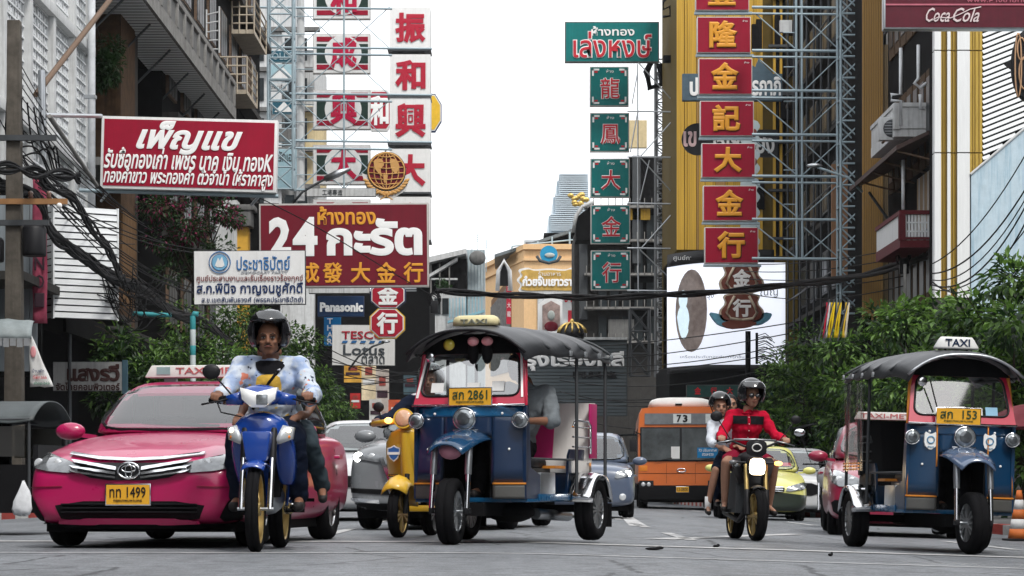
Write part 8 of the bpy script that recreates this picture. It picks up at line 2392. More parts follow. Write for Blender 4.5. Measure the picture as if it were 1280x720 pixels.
# red squares with gold characters
cols = ((-28, 13, '豐'), (21, 66, '隆'), (73, 118, '金'), (126, 170, '記'), (179, 222, '大'), (232, 276, '金'), (284, 329, '行'))
for i, (y0, y1, ch_) in enumerate(cols):
 x0 = 869.5 + i * 1.9
 t, bx = board('square_sign', 'crimson board with gold %s, %s' % (ch_, ['uppermost and cut by the photo edge', 'second from the top', 'third from the top', 'fourth from the top', 'fifth from the top', 'sixth from the top', 'lowest'][i]), x0, y0, x0 + 67, y1, 76, red_sign, mt('frame_bright', (.62, .60, .58), .4), .3, .022, group='crimson boards with gold characters')
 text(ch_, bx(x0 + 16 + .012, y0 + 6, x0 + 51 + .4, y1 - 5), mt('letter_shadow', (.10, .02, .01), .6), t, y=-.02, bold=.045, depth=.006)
 text(ch_, bx(x0 + 15, y0 + 5, x0 + 50, y1 - 6), gold_let, t, y=-.06, bold=.04, depth=.03)
 text('ห้าง', bx(x0 + 57, y0 + 4, x0 + 63, y0 + 6.5), whitelet, t, y=-.03)
 q = bx(x0, y1, x0 + 67, y1); MB().b2(q[0] - .03, q[1] + .1, .05, .25, q[2] - .10, q[2] - .03).build('foot_bar', scaf, t)
# grey-blue pediment sign behind
t, bx = board('shop_sign', 'grey blue shaped Thai sign behind the red column at the height of its third board', 853, 92, 978, 126, 92, mt('slate_blue_sign', (.07, .11, .14), .6, var=.2), mt('slate_blue_sign', (.07, .11, .14)), .25, .02)
q = lambda a, c: (bx(a, c, a, c)[0], bx(a, c, a, c)[2])
MB().prism([q(935, 92), q(938, 80), q(944, 84), q(948, 74), q(956, 82), q(962, 88), q(966, 92)], 0, .2).build('pediment', mt('slate_blue_sign', (.07, .11, .14)), t)
text('ป', bx(862, 97, 873, 120), whitelet, t, y=-.04, bold=.05)
text('รภาภิ', bx(940, 96, 976, 120), whitelet, t, y=-.04, bold=.03)
t = thing('round_sign', 'black round sign with pink white Thai letters behind the fourth red board', 'sign', P(872, 174, 93))
MB().lathe([(20 * 93 / F, -.1), (20 * 93 / F, .02), (.001, .03)], RX(R(90)), 28, sm=False).build('disc', black_p, t)
text('เข', (-.55, -.05, -.3, .3), mt('pale_pink', (.6, .42, .42)), t, y=-.06, bold=.03)
t, bx = board('banner_sign', 'white Thai letters on a dark strip showing right of the fourth red board', 880, 162, 972, 196, 94, mt('charcoal_sign', (.03, .03, .032), .6), scafd, .2, .0)
text('ฮั่วเซ่งเฮง', bx(884, 164, 968, 192), whitesign, t, y=-.04, bold=.03)
# white and teal vertical shaped board behind the red column
for i in range(5):
 y0 = 150 + 36 * i
 t = thing('shaped_sign', 'scalloped pale blue board edge showing right of the red column, %s' % ['highest', 'second', 'third', 'fourth', 'lowest'][i], 'sign', P(938, y0 + 16, 88), 0, 'scalloped pale boards')
 pts = rpoly([(a * 88 / F, c * 88 / F) for a, c in ((-12, -17), (8, -16), (13, -8), (7, 0), (13, 8), (8, 16), (-12, 17))], 1)
 MB().prism(pts, 0, .15).build('board', mt('pale_blue_board', (.42, .50, .52), .5, var=.1), t)
 MB().ell((.12, -.01, 0), (.12, .03, .16), 10).build('brown_knob', mt('sign_brown', (.16, .05, .035), .5), t)
# brown shield boards
for i, (y0, y1, ch_) in enumerate(((330, 366, '金'), (366, 404, '行'))):
 t = thing('shield_sign', ['brown and cream shield board with white 金, under the lowest red board', 'brown and cream shield board with white 行, standing on the blue bracket'][i], 'sign', P(927, (y0 + y1) / 2, 84), 0, 'brown shield boards')
 s = 84 / F
 def sp(k): return rpoly([(a * s * k, c * s * k) for a, c in ((-26, -15), (-29, -4), (-20, 6), (-24, 16), (-10, 19), (10, 19), (24, 16), (20, 6), (29, -4), (26, -15), (12, -19), (-12, -19))], 1)
 MB().prism(sp(1), 0, .15).build('rim', mt('cream_rim', (.5, .42, .32), .5), t); MB().prism(sp(.9), -.02, 0).build('face', mt('sign_brown', (.16, .05, .035), .5), t)
 b = MB()
 for s2 in (-1, 1): b.path([(s2 * 9 * s, -.04, 15 * s), (s2 * 15 * s, -.04, 4 * s), (s2 * 19 * s, -.04, -6 * s), (s2 * 14 * s, -.04, -13 * s), (0, -.04, -15 * s)], .05, 6)
 b.build('scroll', mt('cream_rim', (.5, .42, .32)), t)
 text(ch_, (-.32, .32, -.32, .32), whitelet, t, y=-.06, bold=.04)
t = thing('sign_bracket', 'blue and brown sculpted bracket under the brown shield boards', 'sign bracket', P(926, 404, 84))
s = 84 / F
MB().prism(rpoly([(a * s, -c * s) for a, c in ((-40, -14), (-28, -12), (-20, -8), (0, -5), (20, -8), (30, -14), (40, -12), (36, -4), (26, 2), (10, 3), (0, 6), (-16, 6), (-28, 2), (-34, -4))], 1), 0, .3).build('scroll_board', mt('bracket_blue', (.10, .27, .36), .5, var=.4, scale=3), t)
MB().prism(rpoly([(a * s, -c * s) for a, c in ((-26, 0), (-10, -4), (8, -4), (22, 0), (10, 6), (-16, 8))], 1), -.06, 0).build('brown_leaf', mt('sign_brown', (.16, .05, .035)), t)
# black twig art on screen foot: pole with cables
t = thing('wire_post', 'black post with wires in front of the white LED screen', 'post', (0, 90, 0))
rod('post', black_m, t, (U(935, 90), 0, Zp(470, 90)), (U(935, 90), 0, Zp(414, 90)), .10); rod('post_cap', black_m, t, (U(946, 90), 0, Zp(455, 90)), (U(946, 90), 0, Zp(416, 90)), .05)
for k in range(14):
 a_ = rnd.uniform(0, 1); MB().path([(U(946, 90), 0, Zp(420 + 2.6 * k, 90)), (U(955 + 6 * a_, 90), .1, Zp(418 + 2.6 * k - 5 * a_, 90)), (U(964 + 8 * a_, 90), .2, Zp(424 + 2.2 * k, 90))], .016, 4).build('twig', black_m, t)
# maroon cola board, top right
t, bx = board('cola_sign', 'dark maroon board with a white script drink logo, cut by the top right corner', 1105, -22, 1330, 36, 50, mt('cola_maroon', (.085, .010, .020), .5, var=.15, streak=.3, dcol=(.04, .01, .01)), steel, .3, .03)
q = bx(1107, 5, 1330, 7); MB().b2(q[0], q[1], -.03, -.012, q[2], q[3]).build('pale_line', mt('dull_pink', (.42, .12, .16), .5), t)
outl = mt('cola_white', (.60, .50, .50), .5)
text('Coca', bx(1157, 10, 1187, 28), outl, t, y=-.03, bold=.01, shear=.45)
text('Cola', bx(1191, 10, 1224, 28), outl, t, y=-.03, bold=.01, shear=.45)
b = MB().path([(bx(a, c, a, c)[0], -.03, bx(a, c, a, c)[2]) for a, c in ((1162, 27), (1172, 22), (1188, 23), (1200, 18), (1212, 12), (1226, 9))], .012, 6); b.build('logo_flourish', outl, t)
text('www.ห้างขายทอง', bx(1208, -4, 1290, 3), mt('dull_pink', (.42, .12, .16)), t, y=-.03)
# round black and copper emblem at right edge
t = thing('round_emblem', 'black oval emblem with copper script loops at the right edge', 'emblem', P(1286, 82, 50), R(0))
s = 50 / F
MB().lathe([(1, -.08), (1, .02), (.9, .03), (.001, .03)], RX(R(90)) @ S(22 * s, 46 * s, 1), 30).build('disc', black_p, t)
b = MB(); cop = mt('copper_script', (.42, .25, .14), .4, .4, var=.2)
for (cx, cz, rx_, rz_) in ((-10, 20, 5, 14), (-6, -10, 7, 20), (-14, 0, 4, 40), (3, 10, 6, 18)): torus(b, T(cx * s, -.06, cz * s) @ RX(R(90)), rx_ * s, rz_ * s, .018, 22, 6)
b.build('script', cop, t)['kind'] = 'stuff'
MB().prism([(-22 * s, 8 * s), (-30 * s, 2 * s), (-22 * s, -4 * s)], -.02, .1).build('side_fin', black_p, t)
# gold shaped sign of the distance, green fish roundel, poster
t = thing('shop_sign', 'ornate gold Thai sign with white scrolled edge on the orange building', 'sign', P(687, 350, 138))
s = 138 / F
def orn(k, kz=None): return rpoly([(a * s * k, c * s * (kz or k)) for a, c in ((-40, -14), (-36, -6), (-42, 0), (-36, 6), (-40, 13), (-28, 16), (-20, 13), (0, 15), (20, 13), (28, 16), (40, 13), (36, 6), (43, 0), (36, -6), (40, -14), (28, -16), (0, -15), (-28, -16))], 1)
MB().prism(orn(1), 0, .2).build('scroll_rim', whitesign, t); MB().prism(orn(.92, .85), -.05, 0).build('face', mt('sign_gold', (.50, .32, .08), .5, var=.2), t)
text('ก๋วยจั๊บเยาวราช', (-34 * s, 34 * s, -8 * s, 5 * s), whitelet, t, y=-.12, bold=.05)
text('ร้านอาหาร', (-14 * s, 14 * s, 5 * s, 11 * s), whitesign, t, y=-.12)
t = thing('roundel_sign', 'round blue fish roundel on a dark scroll above the ornate gold sign', 'sign', P(686, 318, 140))
s = 140 / F
MB().lathe([(11 * s, -.05), (11 * s, .03), (.001, .04)], RX(R(90)), 26, sm=False).build('disc', mt('roundel_blue', (.02, .24, .42), .5), t)
MB().ell((.05, -.08, -.05), (.30, .06, .14), 14).build('fish', mt('fish_grey', (.35, .38, .36), .5), t)
MB().path([(-15 * s, -.05, -2 * s), (-11 * s, -.05, -8 * s), (0, -.05, -11 * s), (11 * s, -.05, -8 * s), (15 * s, -.05, -2 * s)], .10, 6).build('scroll', scafd, t)
t = thing('portrait_frame', 'white arched frame with a dark red portrait on the orange building wall', 'picture', P(689, 392, 140))
MB().prism([(a * s, c * s) for a, c in ((-16, -22), (16, -22), (16, 12), (8, 18), (0, 21), (-8, 18), (-16, 12))], 0, .15).build('frame', whitesign, t)
MB().prism([(a * s, c * s) for a, c in ((-11, -20), (11, -20), (11, 10), (0, 16), (-11, 10))], -.03, 0).build('picture', mt('portrait_paint', (.30, .22, .20), .5, var=.7, scale=1.5), t)
MB().ell((0, -.06, -.1), (.22, .05, .28), 12).build('face', mt('fish_grey', (.35, .38, .36)), t)
MB().ell((0, -.05, -.75), (.4, .05, .3), 12).build('dress', red_dark, t)
t, bx = board('banner_sign', 'white banner with large red Thai letters right of the portrait frame', 703, 366, 724, 405, 139, whitesign, offw, .1, .0)
text('งาน', bx(704, 369, 722, 378), tealred, t, y=-.04, bold=.02); text('1', bx(710, 388, 717, 403), tealred, t, y=-.04, bold=.05)
t, bx = board('vertical_sign', 'narrow red vertical banner on the shuttered side of the orange building', 633, 352, 639, 405, 148, red_let, red_dark, .1, .0)
for k in range(4): text('金行大龍'[k], bx(634, 356 + 11 * k, 638.5, 363 + 11 * k), whitesign, t, y=-.04)
t = thing('arch_ornament', 'white pointed arch ornament at the corner of the orange building', 'ornament', P(630, 345, 147))
MB().path([(-.40, 0, -.9), (-.34, 0, .3), (0, 0, .95), (.34, 0, .3), (.40, 0, -.9)], .13, 8).build('arch', offw, t)
MB().prism([(-.3, -.6), (.3, -.6), (.26, .3), (0, .75), (-.26, .3)], .02, .1).build('dark_niche', dark_in, t)
# roller shutter shop sign behind the middle three-wheeler
t, bx = board('shop_sign', 'grey slatted shop sign with big white Thai letters behind the middle three-wheeler', 655, 424, 784, 520, 116, mt('shutter_dark', (.045, .055, .06), .6), scafd, .3, .0)
for k in range(22):
 q = bx(656, 428 + 4.2 * k, 783, 431.2 + 4.2 * k); piece('slat', mt('shutter_grey', (.10, .12, .13), .6, var=.15, dirt=.3), t, q[0], q[1], -.06, -.01, q[2], q[3])
q = bx(690, 422, 784, 425); MB().b2(q[0], q[1], -.3, .0, q[2], q[3]).build('cornice', offw, t)
text('รุ่งเรืองหลี', bx(655, 438, 780, 464), whitelet, t, y=-.14, bold=.045, depth=.08)
text('同興隆', bx(716, 464, 772, 473), black_p, t, y=-.12, bold=.03, depth=.03)
# wooden blackboard of Thai sign, behind magenta taxi
t, bx = board('shop_sign', 'dim white board with dark Thai letters on a blue post, above the magenta taxi', 66, 452, 153, 489, 47, mt('dim_white_sign', (.34, .345, .34), .6, var=.15, streak=.5, dcol=(.1, .1, .1)), scafd, .12, .01)
text('แสงรวี', bx(84, 455, 150, 477), mt('brown_black_ink', (.05, .02, .018), .6), t, y=-.03, bold=.05)
text('จัดไทยคอมพิวเตอร์', bx(70, 478, 150, 488), mt('brown_black_ink', (.05, .02, .018)), t, y=-.03, bold=.03)
q = bx(153, 450, 159, 492); MB().b2(q[0], q[1], -.02, .1, q[2], q[3]).build('blue_post', mt('dull_blue_post', (.05, .10, .13), .6), t)
# hanging banner
t = thing('cloth_banner', 'hanging white pointed cloth banner with blue red and green writing at the far left', 'banner', P(50, 452, 41))
s = 41 / F; b = MB(); rg = []
for i in range(13):
 k = i / 12.0; z = (36 - 70 * k); xl = -14 + 2 * k; xr_ = -12 + 29 * k
 rg.append([V(((xl + (xr_ - xl) * j / 5.0) * s, .03 * sin(i * .9 + j), (z + (2 if j < 3 else 0) * k + 3 * k * j / 5.0) * s)) for j in range(6)])
apply_mods(b.loft(rg, closed=False, caps=False).build('cloth', whitesign, t), [('SOLIDIFY', dict(thickness=.008))])
for k, (s_, m) in enumerate((('บ้านพัก', pt_n), ('ที่พัก.bkk', tealred), ('shop.bkk', mt('print_green', (.05, .2, .12))))): text(s_, ((-9 + k) * s, (6 + 4 * k) * s, (-14 - 8 * k) * s, (-9 - 8 * k) * s), m, t, y=-.06, bold=.01)
b = MB().ell((-8 * s, -.04, 12 * s), (.05, .01, .10), 10); b.build('print_flower', mt('soft_pink', (.72, .30, .32)), t)
# flags at right
for i, (px, c1, c2) in enumerate(((1031, (.45, .02, .05), (.5, .5, .5)), (1037, (.62, .44, .02), (.62, .44, .02)), (1045, (.62, .44, .02), (.60, .42, .02)), (1055, (.62, .42, .05), (.55, .5, .4)))):
 t = thing('flag', ['red white and blue drooping flag, leftmost of the flags above the bushes', 'narrow drooping yellow flag, second from left', 'drooping yellow flag with white edge, third of four', 'drooping orange yellow flag, rightmost of the four'][i], 'flag', P(px, 400, 58), 0, 'flags above the right bushes')
 s = 58 / F
 rod('flagpole', scafd, t, (-8 * s, 0, -26 * s), (6 * s, 0, 26 * s), .02)
 for j, cc in enumerate((c1, c2)):
  b = MB(); rg = []
  for k in range(9):
   z = (22 - 44 * k / 8.0) * s
   rg.append([V(((-1 + 4.5 * (j + u) / 2 + 3 - 7 * k / 8.0 * .6) * s * 1.1, .04 * sin(k * .9 + u * 3), z)) for u in (0, .5, 1)])
  apply_mods(b.loft(rg, closed=False, caps=False).build('cloth', mt('flag_cloth_' + 'abcdefgh'[i * 2 + j], cc, .8, var=.2), t), [('SOLIDIFY', dict(thickness=.01))])
# teal market board behind the bus
t, bx = board('market_sign', 'long dim teal board with small red characters above the bus and black motorbike', 858, 481, 985, 497, 79, mt('dim_teal', (.012, .06, .055), .6, var=.3), scafd, .15, .02)
for k in range(4): text('金行大興'[k], bx(868 + 20 * k, 484, 876 + 20 * k, 493), tealred, t, y=-.04, bold=.03)
# ================================================================ foliage, cables
def leafmat(name, c1, c2, c3=None):
 m = bpy.data.materials.new(name); m.use_nodes = True
 t = m.node_tree; N, L = t.nodes, t.links; b = N['Principled BSDF']
 b.inputs['Roughness'].default_value = .5
 tc = N.new('ShaderNodeTexCoord'); n = N.new('ShaderNodeTexNoise'); n.inputs['Scale'].default_value = 2.2; n.inputs['Detail'].default_value = 8; n.inputs['Roughness'].default_value = .8
 L.new(tc.outputs['Object'], n.inputs['Vector'])
 r = N.new('ShaderNodeValToRGB'); L.new(n.outputs[0], r.inputs[0])
 r.color_ramp.elements[0].position = .36; r.color_ramp.elements[0].color = (*c1, 1)
 r.color_ramp.elements[1].position = .66; r.color_ramp.elements[1].color = (*c2, 1)
 e = r.color_ramp.elements.new(.9); e.color = (c2[0] * 1.7, c2[1] * 1.25, c2[2], 1)
 L.new(r.outputs[0], b.inputs['Base Color'])
 tr = N.new('ShaderNodeBsdfTranslucent'); L.new(r.outputs[0], tr.inputs[0])
 mx = N.new('ShaderNodeMixShader'); mx.inputs[0].default_value = .35
 L.new(b.outputs[0], mx.inputs[1]); L.new(tr.outputs[0], mx.inputs[2]); L.new(mx.outputs[0], N['Material Output'].inputs[0])
 return m
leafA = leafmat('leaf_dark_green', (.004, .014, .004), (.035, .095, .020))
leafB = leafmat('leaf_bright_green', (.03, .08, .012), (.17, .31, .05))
magl = leafmat('bougainvillea', (.16, .01, .05), (.34, .03, .12))
_lr = random.Random(11)
def leaves(clumps, n, size, rr=_lr):
 "small folded leaves scattered on the shells of clumps"
 vs, fs = [], []
 for i in range(n):
  c, r = clumps[rr.randrange(len(clumps))]
  th = rr.uniform(0, 2 * pi); u = rr.uniform(-1, 1); q = math.sqrt(1 - u * u)
  d = V((q * cos(th), q * sin(th), u)); k = r * (.45 + .6 * rr.random() ** .6)
  p = c + V((d.x * k, d.y * k, d.z * k * .75))
  f = (d + V((rr.uniform(-.7, .7), rr.uniform(-.7, .7), rr.uniform(-.9, .3)))).normalized()
  s_ = f.cross(V((rr.uniform(-.3, .3), rr.uniform(-.3, .3), 1))).normalized(); up_ = s_.cross(f)
  L_ = size * rr.uniform(.45, 1.45); w_ = L_ * .24
  o = len(vs)
  vs += [p, p + f * L_ * .5 + s_ * w_ + up_ * L_ * .07, p + f * L_ + up_ * -L_ * .12, p + f * L_ * .5 - s_ * w_ + up_ * L_ * .07]
  fs += [(o, o + 1, o + 2), (o, o + 2, o + 3)]
 me = bpy.data.meshes.new('leaves'); me.from_pydata([tuple(v) for v in vs], [], fs)
 return me
def tree(label, x, y, hgt, rx, rz, n=6000, size=.15, seed=1, group='street trees in front of the shops', low=.6, bright=.35, z0=.0, name='tree', cat='tree'):
 rr = random.Random(seed)
 t = thing(name, label, cat, (x, y, z0), 0, group)
 cz = hgt - rz
 tip = V((rr.uniform(-.2, .2), 0, cz * .75))
 MB().path([(0, 0, -.1), (.06, .02, cz * .3), (-.04, .05, cz * .55), tip], [.13, .10, .085, .06], 10).build('trunk', bark, t)
 cl = []
 for k in range(26):
  while True:
   p = V((rr.uniform(-1, 1), rr.uniform(-1, 1), rr.uniform(-1, 1)))
   if p.length < 1: break
  c = V((p.x * rx, p.y * rx * .8, cz + p.z * rz)); r = rr.uniform(.32, .62) * min(rx, 1.4) * .75
  cl.append((c, r))
  if k < 14: MB().path([tip * rr.uniform(.5, 1), (tip + c) * .5 + V((0, 0, .1)), c], [.04, .025, .01], 6).build('limb', bark, t)
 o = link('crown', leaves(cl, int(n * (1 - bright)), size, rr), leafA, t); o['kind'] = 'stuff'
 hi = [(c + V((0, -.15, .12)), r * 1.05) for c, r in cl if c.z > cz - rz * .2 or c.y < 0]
 o = link('lit_young_leaves', leaves(hi, int(n * bright), size * .9, rr), leafB, t); o['kind'] = 'stuff'  # brighter young leaves at top and front, leaf highlights painted in their colour
 # a few shoots sticking out
 for k in range(10):
  c, r = cl[rr.randrange(len(cl))]
  d = V((rr.uniform(-1, 1), rr.uniform(-1, .2), rr.uniform(.2, 1))).normalized()
  MB().path([c, c + d * r * 1.2 + V((0, 0, .05)), c + d * r * 1.8], [.012, .008, .004], 5).build('twig', bark, t)
 return t
# left row
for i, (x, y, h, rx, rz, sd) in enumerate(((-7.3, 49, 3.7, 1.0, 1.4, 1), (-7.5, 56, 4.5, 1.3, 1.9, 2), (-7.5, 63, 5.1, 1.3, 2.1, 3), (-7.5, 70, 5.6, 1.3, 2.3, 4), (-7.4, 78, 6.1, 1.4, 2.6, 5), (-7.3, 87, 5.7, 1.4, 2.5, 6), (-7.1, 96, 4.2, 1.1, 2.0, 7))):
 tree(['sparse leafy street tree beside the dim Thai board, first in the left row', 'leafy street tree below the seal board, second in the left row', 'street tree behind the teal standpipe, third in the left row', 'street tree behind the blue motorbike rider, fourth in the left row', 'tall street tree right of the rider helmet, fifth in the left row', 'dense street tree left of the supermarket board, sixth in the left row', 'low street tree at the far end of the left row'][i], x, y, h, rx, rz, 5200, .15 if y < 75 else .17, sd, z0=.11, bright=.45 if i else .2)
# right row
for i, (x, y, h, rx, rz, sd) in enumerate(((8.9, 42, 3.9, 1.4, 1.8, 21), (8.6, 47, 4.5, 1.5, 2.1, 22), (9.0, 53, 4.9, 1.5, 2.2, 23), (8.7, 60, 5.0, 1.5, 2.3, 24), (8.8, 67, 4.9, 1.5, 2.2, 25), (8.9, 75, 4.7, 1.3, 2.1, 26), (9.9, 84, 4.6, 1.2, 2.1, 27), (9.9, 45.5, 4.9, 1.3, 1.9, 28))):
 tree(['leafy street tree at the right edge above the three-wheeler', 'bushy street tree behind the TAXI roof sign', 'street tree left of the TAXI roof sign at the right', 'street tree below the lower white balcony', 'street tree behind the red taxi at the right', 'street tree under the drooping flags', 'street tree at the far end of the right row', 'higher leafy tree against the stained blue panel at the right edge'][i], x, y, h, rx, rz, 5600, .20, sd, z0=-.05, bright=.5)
# bougainvillea on the left balcony
bg_ = thing('bougainvillea', 'magenta flowering bougainvillea spilling from the dark shophouse between the red board and the seal board', 'plant', (0, 61, 0))
rr = random.Random(5)
cl = [(V((U(rr.uniform(192, 292), 61), rr.uniform(-.5, .8), Zp(rr.uniform(225, 345), 61))), rr.uniform(.2, .45)) for _ in range(34)]
o = link('foliage', leaves(cl, 6500, .12, rr), leafA, bg_); o['kind'] = 'stuff'
o = link('blossom', leaves([(c, r * 1.05) for c, r in cl if c.z > Zp(300, 61) or rr.random() < .2], 2000, .10, rr), magl, bg_); o['kind'] = 'stuff'
for k in range(16):
 c, r = cl[k]; MB().path([(U(240, 61) + rr.uniform(-1, 1), .5, Zp(350, 61)), (c.x * .6 + U(240, 61) * .4, .4, c.z - .6), c], [.03, .02, .008], 5).build('stem', bark, bg_)
# vine on the upper left
v_ = thing('creeper', 'dark green creeper hanging in the recess right of the white drainpipe', 'plant', (0, 57, 0))
cl = [(V((U(rr.uniform(114, 148), 57), rr.uniform(-.2, .2), Zp(rr.uniform(40, 106), 57))), rr.uniform(.15, .35)) for _ in range(10)]
o = link('foliage', leaves(cl, 1400, .13, rr), leafA, v_); o['kind'] = 'stuff'
MB().path([(U(120, 57), 0, Zp(30, 57)), (U(130, 57), .1, Zp(70, 57)), (U(126, 57), 0, Zp(110, 57))], .02, 5).build('stem', bark, v_)
v_ = thing('roof_plant', 'small green plant on the ledge of the white roof house in the distance', 'plant', (0, 126, 0))
cl = [(V((U(rr.uniform(548, 562), 126), 0, Zp(rr.uniform(352, 362), 126))), .3) for _ in range(4)] + [(V((U(rr.uniform(812, 820), 126), -2, Zp(rr.uniform(140, 165), 126))), .35) for _ in range(0)]
o = link('foliage', leaves(cl, 500, .14, rr), leafA, v_); o['kind'] = 'stuff'
# ---- cables
def cat_(p, q, sag, n=14):
 return [p.lerp(q, i / n) - V((0, 0, 4 * sag * (i / n) * (1 - i / n))) for i in range(n + 1)]
def cable(label, pts, r, group=None, strands=1, spread=.04, seed=0):
 "a bundle: each strand a part when there are several"
 rr = random.Random(seed)
 if strands == 1:
  return tag(MB().path(pts, r, 6).build('cable', cable_m), label, 'cable', group)
 t = thing('cable_bundle', label, 'cable', pts[0], 0, group)
 for k in range(strands):
  ph, ph2 = rr.uniform(0, 6), rr.uniform(0, 6); a = rr.uniform(.3, 1) * spread
  q = [p - pts[0] + V((0, a * cos(ph + i * .5), a * sin(ph2 + i * .45) - rr.uniform(0, 1) * 0)) for i, p in enumerate(pts)]
  MB().path(q, r * rr.uniform(.6, 1.2), 5).build('strand', cable_m, t)
 return t
# main span over the street
sp = [P(150, 372, 62), P(345, 385, 66), P(545, 364, 76), P(640, 369, 78), P(720, 372, 80), P(800, 371, 80), P(880, 366, 78), P(985, 357, 74), P(1080, 345, 68), P(1170, 318, 60)]
ORD = ['first', 'second', 'third', 'fourth', 'fifth', 'sixth', 'seventh', 'eighth', 'ninth', 'tenth', 'eleventh', 'twelfth', 'thirteenth', 'fourteenth', 'last']
def smooth(pts, k=3):
 for _ in range(k):
  o = [pts[0]]
  for a, c in zip(pts, pts[1:]): o += [a * .75 + c * .25, a * .25 + c * .75]
  o.append(pts[-1]); pts = o
 return pts
cable('thick black cable bundle sagging right across the street below the red and teal squares', smooth(sp[2:]), .05, strands=5, spread=.07, seed=1)
cable('thin black wire crossing the dark red 24 board down to the right', smooth([P(310, 240, 62), P(400, 285, 64), P(480, 335, 66), P(545, 372, 70)]), .014)
cable('heavy black cable bundle swooping from the utility pole to the left street trees', smooth([P(-10, 225, 40), P(50, 245, 41), P(62, 290, 42), P(110, 330, 44), P(165, 355, 47), P(205, 385, 50), P(250, 400, 56), P(290, 430, 62)]), .045, strands=10, spread=.14, seed=2)
cable('second black cable bundle hanging in front of the louvre box', smooth([P(50, 222, 41), P(90, 245, 42), P(115, 285, 43), P(140, 318, 44), P(150, 345, 45)]), .03, strands=9, spread=.16, seed=3)
cable('flat layer of black cables leaving the utility pole at the left edge', smooth([P(-20, 208, 38), P(20, 212, 39), P(60, 216, 40), P(100, 222, 41)]), .026, strands=8, spread=.12, seed=4)
for i in range(15):
 a, c = (4 * i, 150 + 7 * i), (140 + 12 * i + rnd.uniform(-5, 5), 300 + rnd.uniform(0, 110))
 cable('thin slack wire fanning down from the left utility pole, %s from the left' % ORD[i], cat_(P(a[0], a[1], 42), P(c[0], c[1], 52), rnd.uniform(.1, .6)), .011, 'thin slack wires from the left utility pole')
for i in range(7):
 y0 = 20 + 22 * i
 cable('thin wire sloping past the white lattice facade, %s from the top' % ORD[i], cat_(P(20, 70 + 14 * i, 42), P(130 + 10 * i, 240 + 8 * i, 50), .15), .010, 'thin wires in front of the lattice facade')
for i in range(6):
 ex = rnd.uniform(0, 30)
 cable('loose wire drooping in a loop at the utility pole, %s from the left' % ORD[i], smooth([P(10 + 8 * i, 110 + 6 * i, 40), P(5 + 12 * i, 175 + ex, 40.2), P(45 + 5 * i, 160 + ex, 40.1), P(60 + 3 * i, 215, 40.4)]), .016, 'loose wires looped at the utility pole')
for i in range(8):
 cable('thin wire below the supermarket board, %s from the top' % ORD[i], cat_(P(400 - 5 * i, 430 + 8 * i, 78), P(555, 470 + rnd.uniform(-25, 15), 92), rnd.uniform(.1, .5)), .016, 'wire tangle below the supermarket board')
for i in range(9):
 cable('thin black wire in the shade beyond the bus, %s from the top' % ORD[i], cat_(P(700, 440 + 9 * i + rnd.uniform(-6, 6), 100), P(1010, 400 + 12 * i, 80), rnd.uniform(.1, .9)), .02, 'thin wires in the shade beyond the bus')
for i, (y0, y1, sg) in enumerate(((330, 160, .4), (342, 205, .5), (350, 215, .6), (356, 222, .7), (362, 260, .5), (352, 240, .9))):
 cable('black wire curving across the stained pale panel, %s at its left end' % (ORD[i] + ' from the top'), cat_(P(1165, y0, 56), P(1300, y1, 46), sg), .014 + .004 * (i % 2), 'wires across the right white building')
for i in range(5):
 cable('black wire behind the red-sign scaffold to the lamp pole, %s from the top' % ORD[i], cat_(P(930, 330 + 9 * i, 82), P(1135, 308 + 12 * i, 64), rnd.uniform(.1, .5)), .016, 'wires between scaffold and lamp pole')
tg = thing('wire_tangle', 'dense black tangle of telephone wires where the left bundle meets the trees', 'cable', P(150, 350, 46))
for k in range(36):
 p = V((rnd.uniform(-.6, .3), rnd.uniform(-.2, .2), rnd.uniform(-.4, .5))); q = V((rnd.uniform(0, 1.0), rnd.uniform(-.2, .2), rnd.uniform(-.8, .1)))
 MB().path(cat_(p, q, rnd.uniform(-.2, .5), 8), .012, 5).build('wire', cable_m, tg)
for (px, py, y_, lab) in ((543, 372, 76, 'black cable junction box hanging right of the 24 board'), (160, 430, 52, 'coiled black cable loop hanging among the left shrubs'), (1130, 318, 62, 'black cable clamp box on the right lamp pole')):
 t = thing('junction_box', lab, 'cable box', P(px, py, y_))
 b = MB()
 for k in range(5): torus(b, T(rnd.uniform(-.05, .05), 0, rnd.uniform(-.1, .1)) @ RX(R(90)) @ RY(rnd.uniform(-.3, .3)), .16, .2, .022, 16, 5)
 b.build('coil', cable_m, t)['kind'] = 'stuff'
 MB().b2(-.12, .12, -.08, .08, -.5, -.1).build('box', black_p, t, bevel=.02)
# traffic cones at the right edge
t = thing('traffic_cone', 'orange and white traffic cone behind the right three-wheeler at the edge', 'traffic cone', (P(1274, 640, 30).x, 30, gz(6.2)))
MB().b2(-.18, .18, -.18, .18, 0, .03).build('base', black_p, t, bevel=.01)
for k, m in enumerate((mt('cone_orange', (.6, .16, .04), .5), whitesign, mt('cone_orange', (.6, .16, .04)), whitesign, mt('cone_orange', (.6, .16, .04)))):
 MB().lathe([(.14 - .022 * k, .03 + .12 * k), (.14 - .022 * (k + 1), .03 + .12 * (k + 1))], None, 20).build('band', m, t)
# maroon parasol edge at right
t = thing('parasol', 'maroon parasol canopy cut by the right edge behind the three-wheeler', 'parasol', (P(1296, 520, 36).x, 36, 0))
rg = [[V((.9 * k * cos(2 * pi * i / 16), .9 * k * sin(2 * pi * i / 16), 1.75 - .38 * k * k)) for i in range(16)] for k in (.03, .4, .7, 1)]
apply_mods(MB().loft(rg, caps=False, sm=False).build('canopy', mt('parasol_maroon', (.20, .05, .06), .8, var=.2), t), [('SOLIDIFY', dict(thickness=.01))])
rod('pole', steel, t, (0, 0, -.1), (0, 0, 1.75), .02)
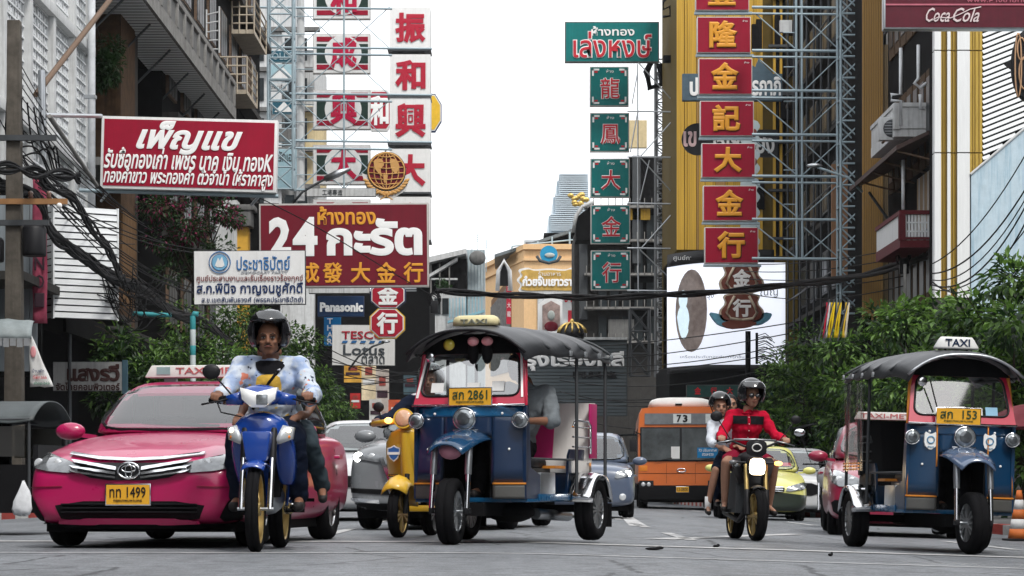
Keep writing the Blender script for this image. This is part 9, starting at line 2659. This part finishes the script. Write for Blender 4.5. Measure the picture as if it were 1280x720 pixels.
# dark street-side stalls under the right trees and beyond the bus
for i, (x, y, w_, d_, h_) in enumerate(((7.9, 62, 1.3, 14, 2.1), (7.9, 80, 1.6, 14, 2.4), (3.0, 100, 5, 2, 2.6), (-2.6, 106, 4.5, 2, 2.4), (-6.6, 100, 2.5, 2, 2.6))):
 t = thing('market_stall', ['dark covered market stall under the right trees', 'dark covered market stall under the far right trees', 'dark covered stall beyond the bus', 'dark covered stall in the far centre behind the middle three-wheeler', 'dark covered stall under the supermarket board'][i], 'stall', (x, y, 0), 0, 'dark market stalls')
 for sx in (0, w_):
  for sy in (0, d_): rod('post', scafd, t, (sx, sy, -.1), (sx, sy, h_), .03)
 MB().prism([(-.2, h_), (w_ + .2, h_ + .25), (w_ + .2, h_ + .29), (-.2, h_ + .04)], -.3, d_ + .2).build('roof_sheet', mt('stall_canvas', (.035, .04, .042), .8, var=.3), t)
 MB().b2(.05, w_, .1, d_, 0, .85).build('counter', dark_w, t, bevel=.02)
 MB().b2(w_ - .05, w_, .1, d_, .85, h_).build('back_sheet', dark_w, t)
 for k in range(6):
  MB().b2(.1 + w_ * k / 7, .1 + w_ * k / 7 + w_ / 9, .0, .12, .86, 1.0 + .1 * (k % 3)).build('goods_box', mt('goods_' + 'abc'[k % 3], ((.12, .05, .03), (.06, .07, .08), (.12, .10, .06))[k % 3], .8), t)
# ---- the street goes on behind the photographer: plain shophouse rows and a closing block, unseen, added to darken sides and reflections
for i, (x0, x1, y0, y1, h, lab) in enumerate(((-19, -10.8, -70, -36, 14, 'plain shophouse row behind the photographer on the left, far part'), (-19, -10.8, -35, 0, 16, 'plain shophouse row behind the photographer on the left, near part'), (-19, -10.8, 1, 41, 13, 'plain shophouse row left of the crossing, outside the picture'), (10.8, 19, -70, -36, 15, 'plain shophouse row behind the photographer on the right, far part'), (10.8, 19, -35, -4, 13, 'plain shophouse row behind the photographer on the right, near part'), (10.8, 19, 6, 38, 14, 'plain shophouse row right of the crossing, outside the picture'), (-24, 24, -84, -76, 15, 'unseen plain block added to darken the low light far behind the photographer'))):
 t = thing('shophouse_row', lab, 'building', (0, 0, 0), 0, 'plain shophouses outside the picture')
 MB().b2(x0, x1, y0, y1, -.2, h).build('wall', (brown_w, grey_w, conc_d)[i % 3], t)
 b = MB()
 for z in range(1, int(h) - 1, 3):
  if i < 6:
   xx = x1 if x1 < 0 else x0
   for k in range(int((y1 - y0) / 3)): b.b2(xx - .05, xx + .05, y0 + .5 + 3 * k, y0 + 2.6 + 3 * k, z, z + 1.9)
  else:
   for k in range(15): b.b2(-23 + 3 * k, -21 + 3 * k, y1 - .05, y1 + .05, z, z + 1.9)
 b.build('windows', tintglass, t)['kind'] = 'stuff'
# ---- the hazy air of the street
hz = MB().b2(-620, 620, -25, 1300, -1.4, 150).build('haze', None)
hm = bpy.data.materials.new('haze_air'); hm.use_nodes = True
hn = hm.node_tree; hn.nodes.remove(hn.nodes['Principled BSDF'])
pv = hn.nodes.new('ShaderNodeVolumePrincipled'); pv.inputs['Color'].default_value = (.93, .96, 1, 1); pv.inputs['Density'].default_value = .00012
hn.links.new(pv.outputs[0], hn.nodes['Material Output'].inputs['Volume'])
hz.data.materials.append(hm); hz['kind'] = 'stuff'
bpy.data.scenes.remove(TMP)
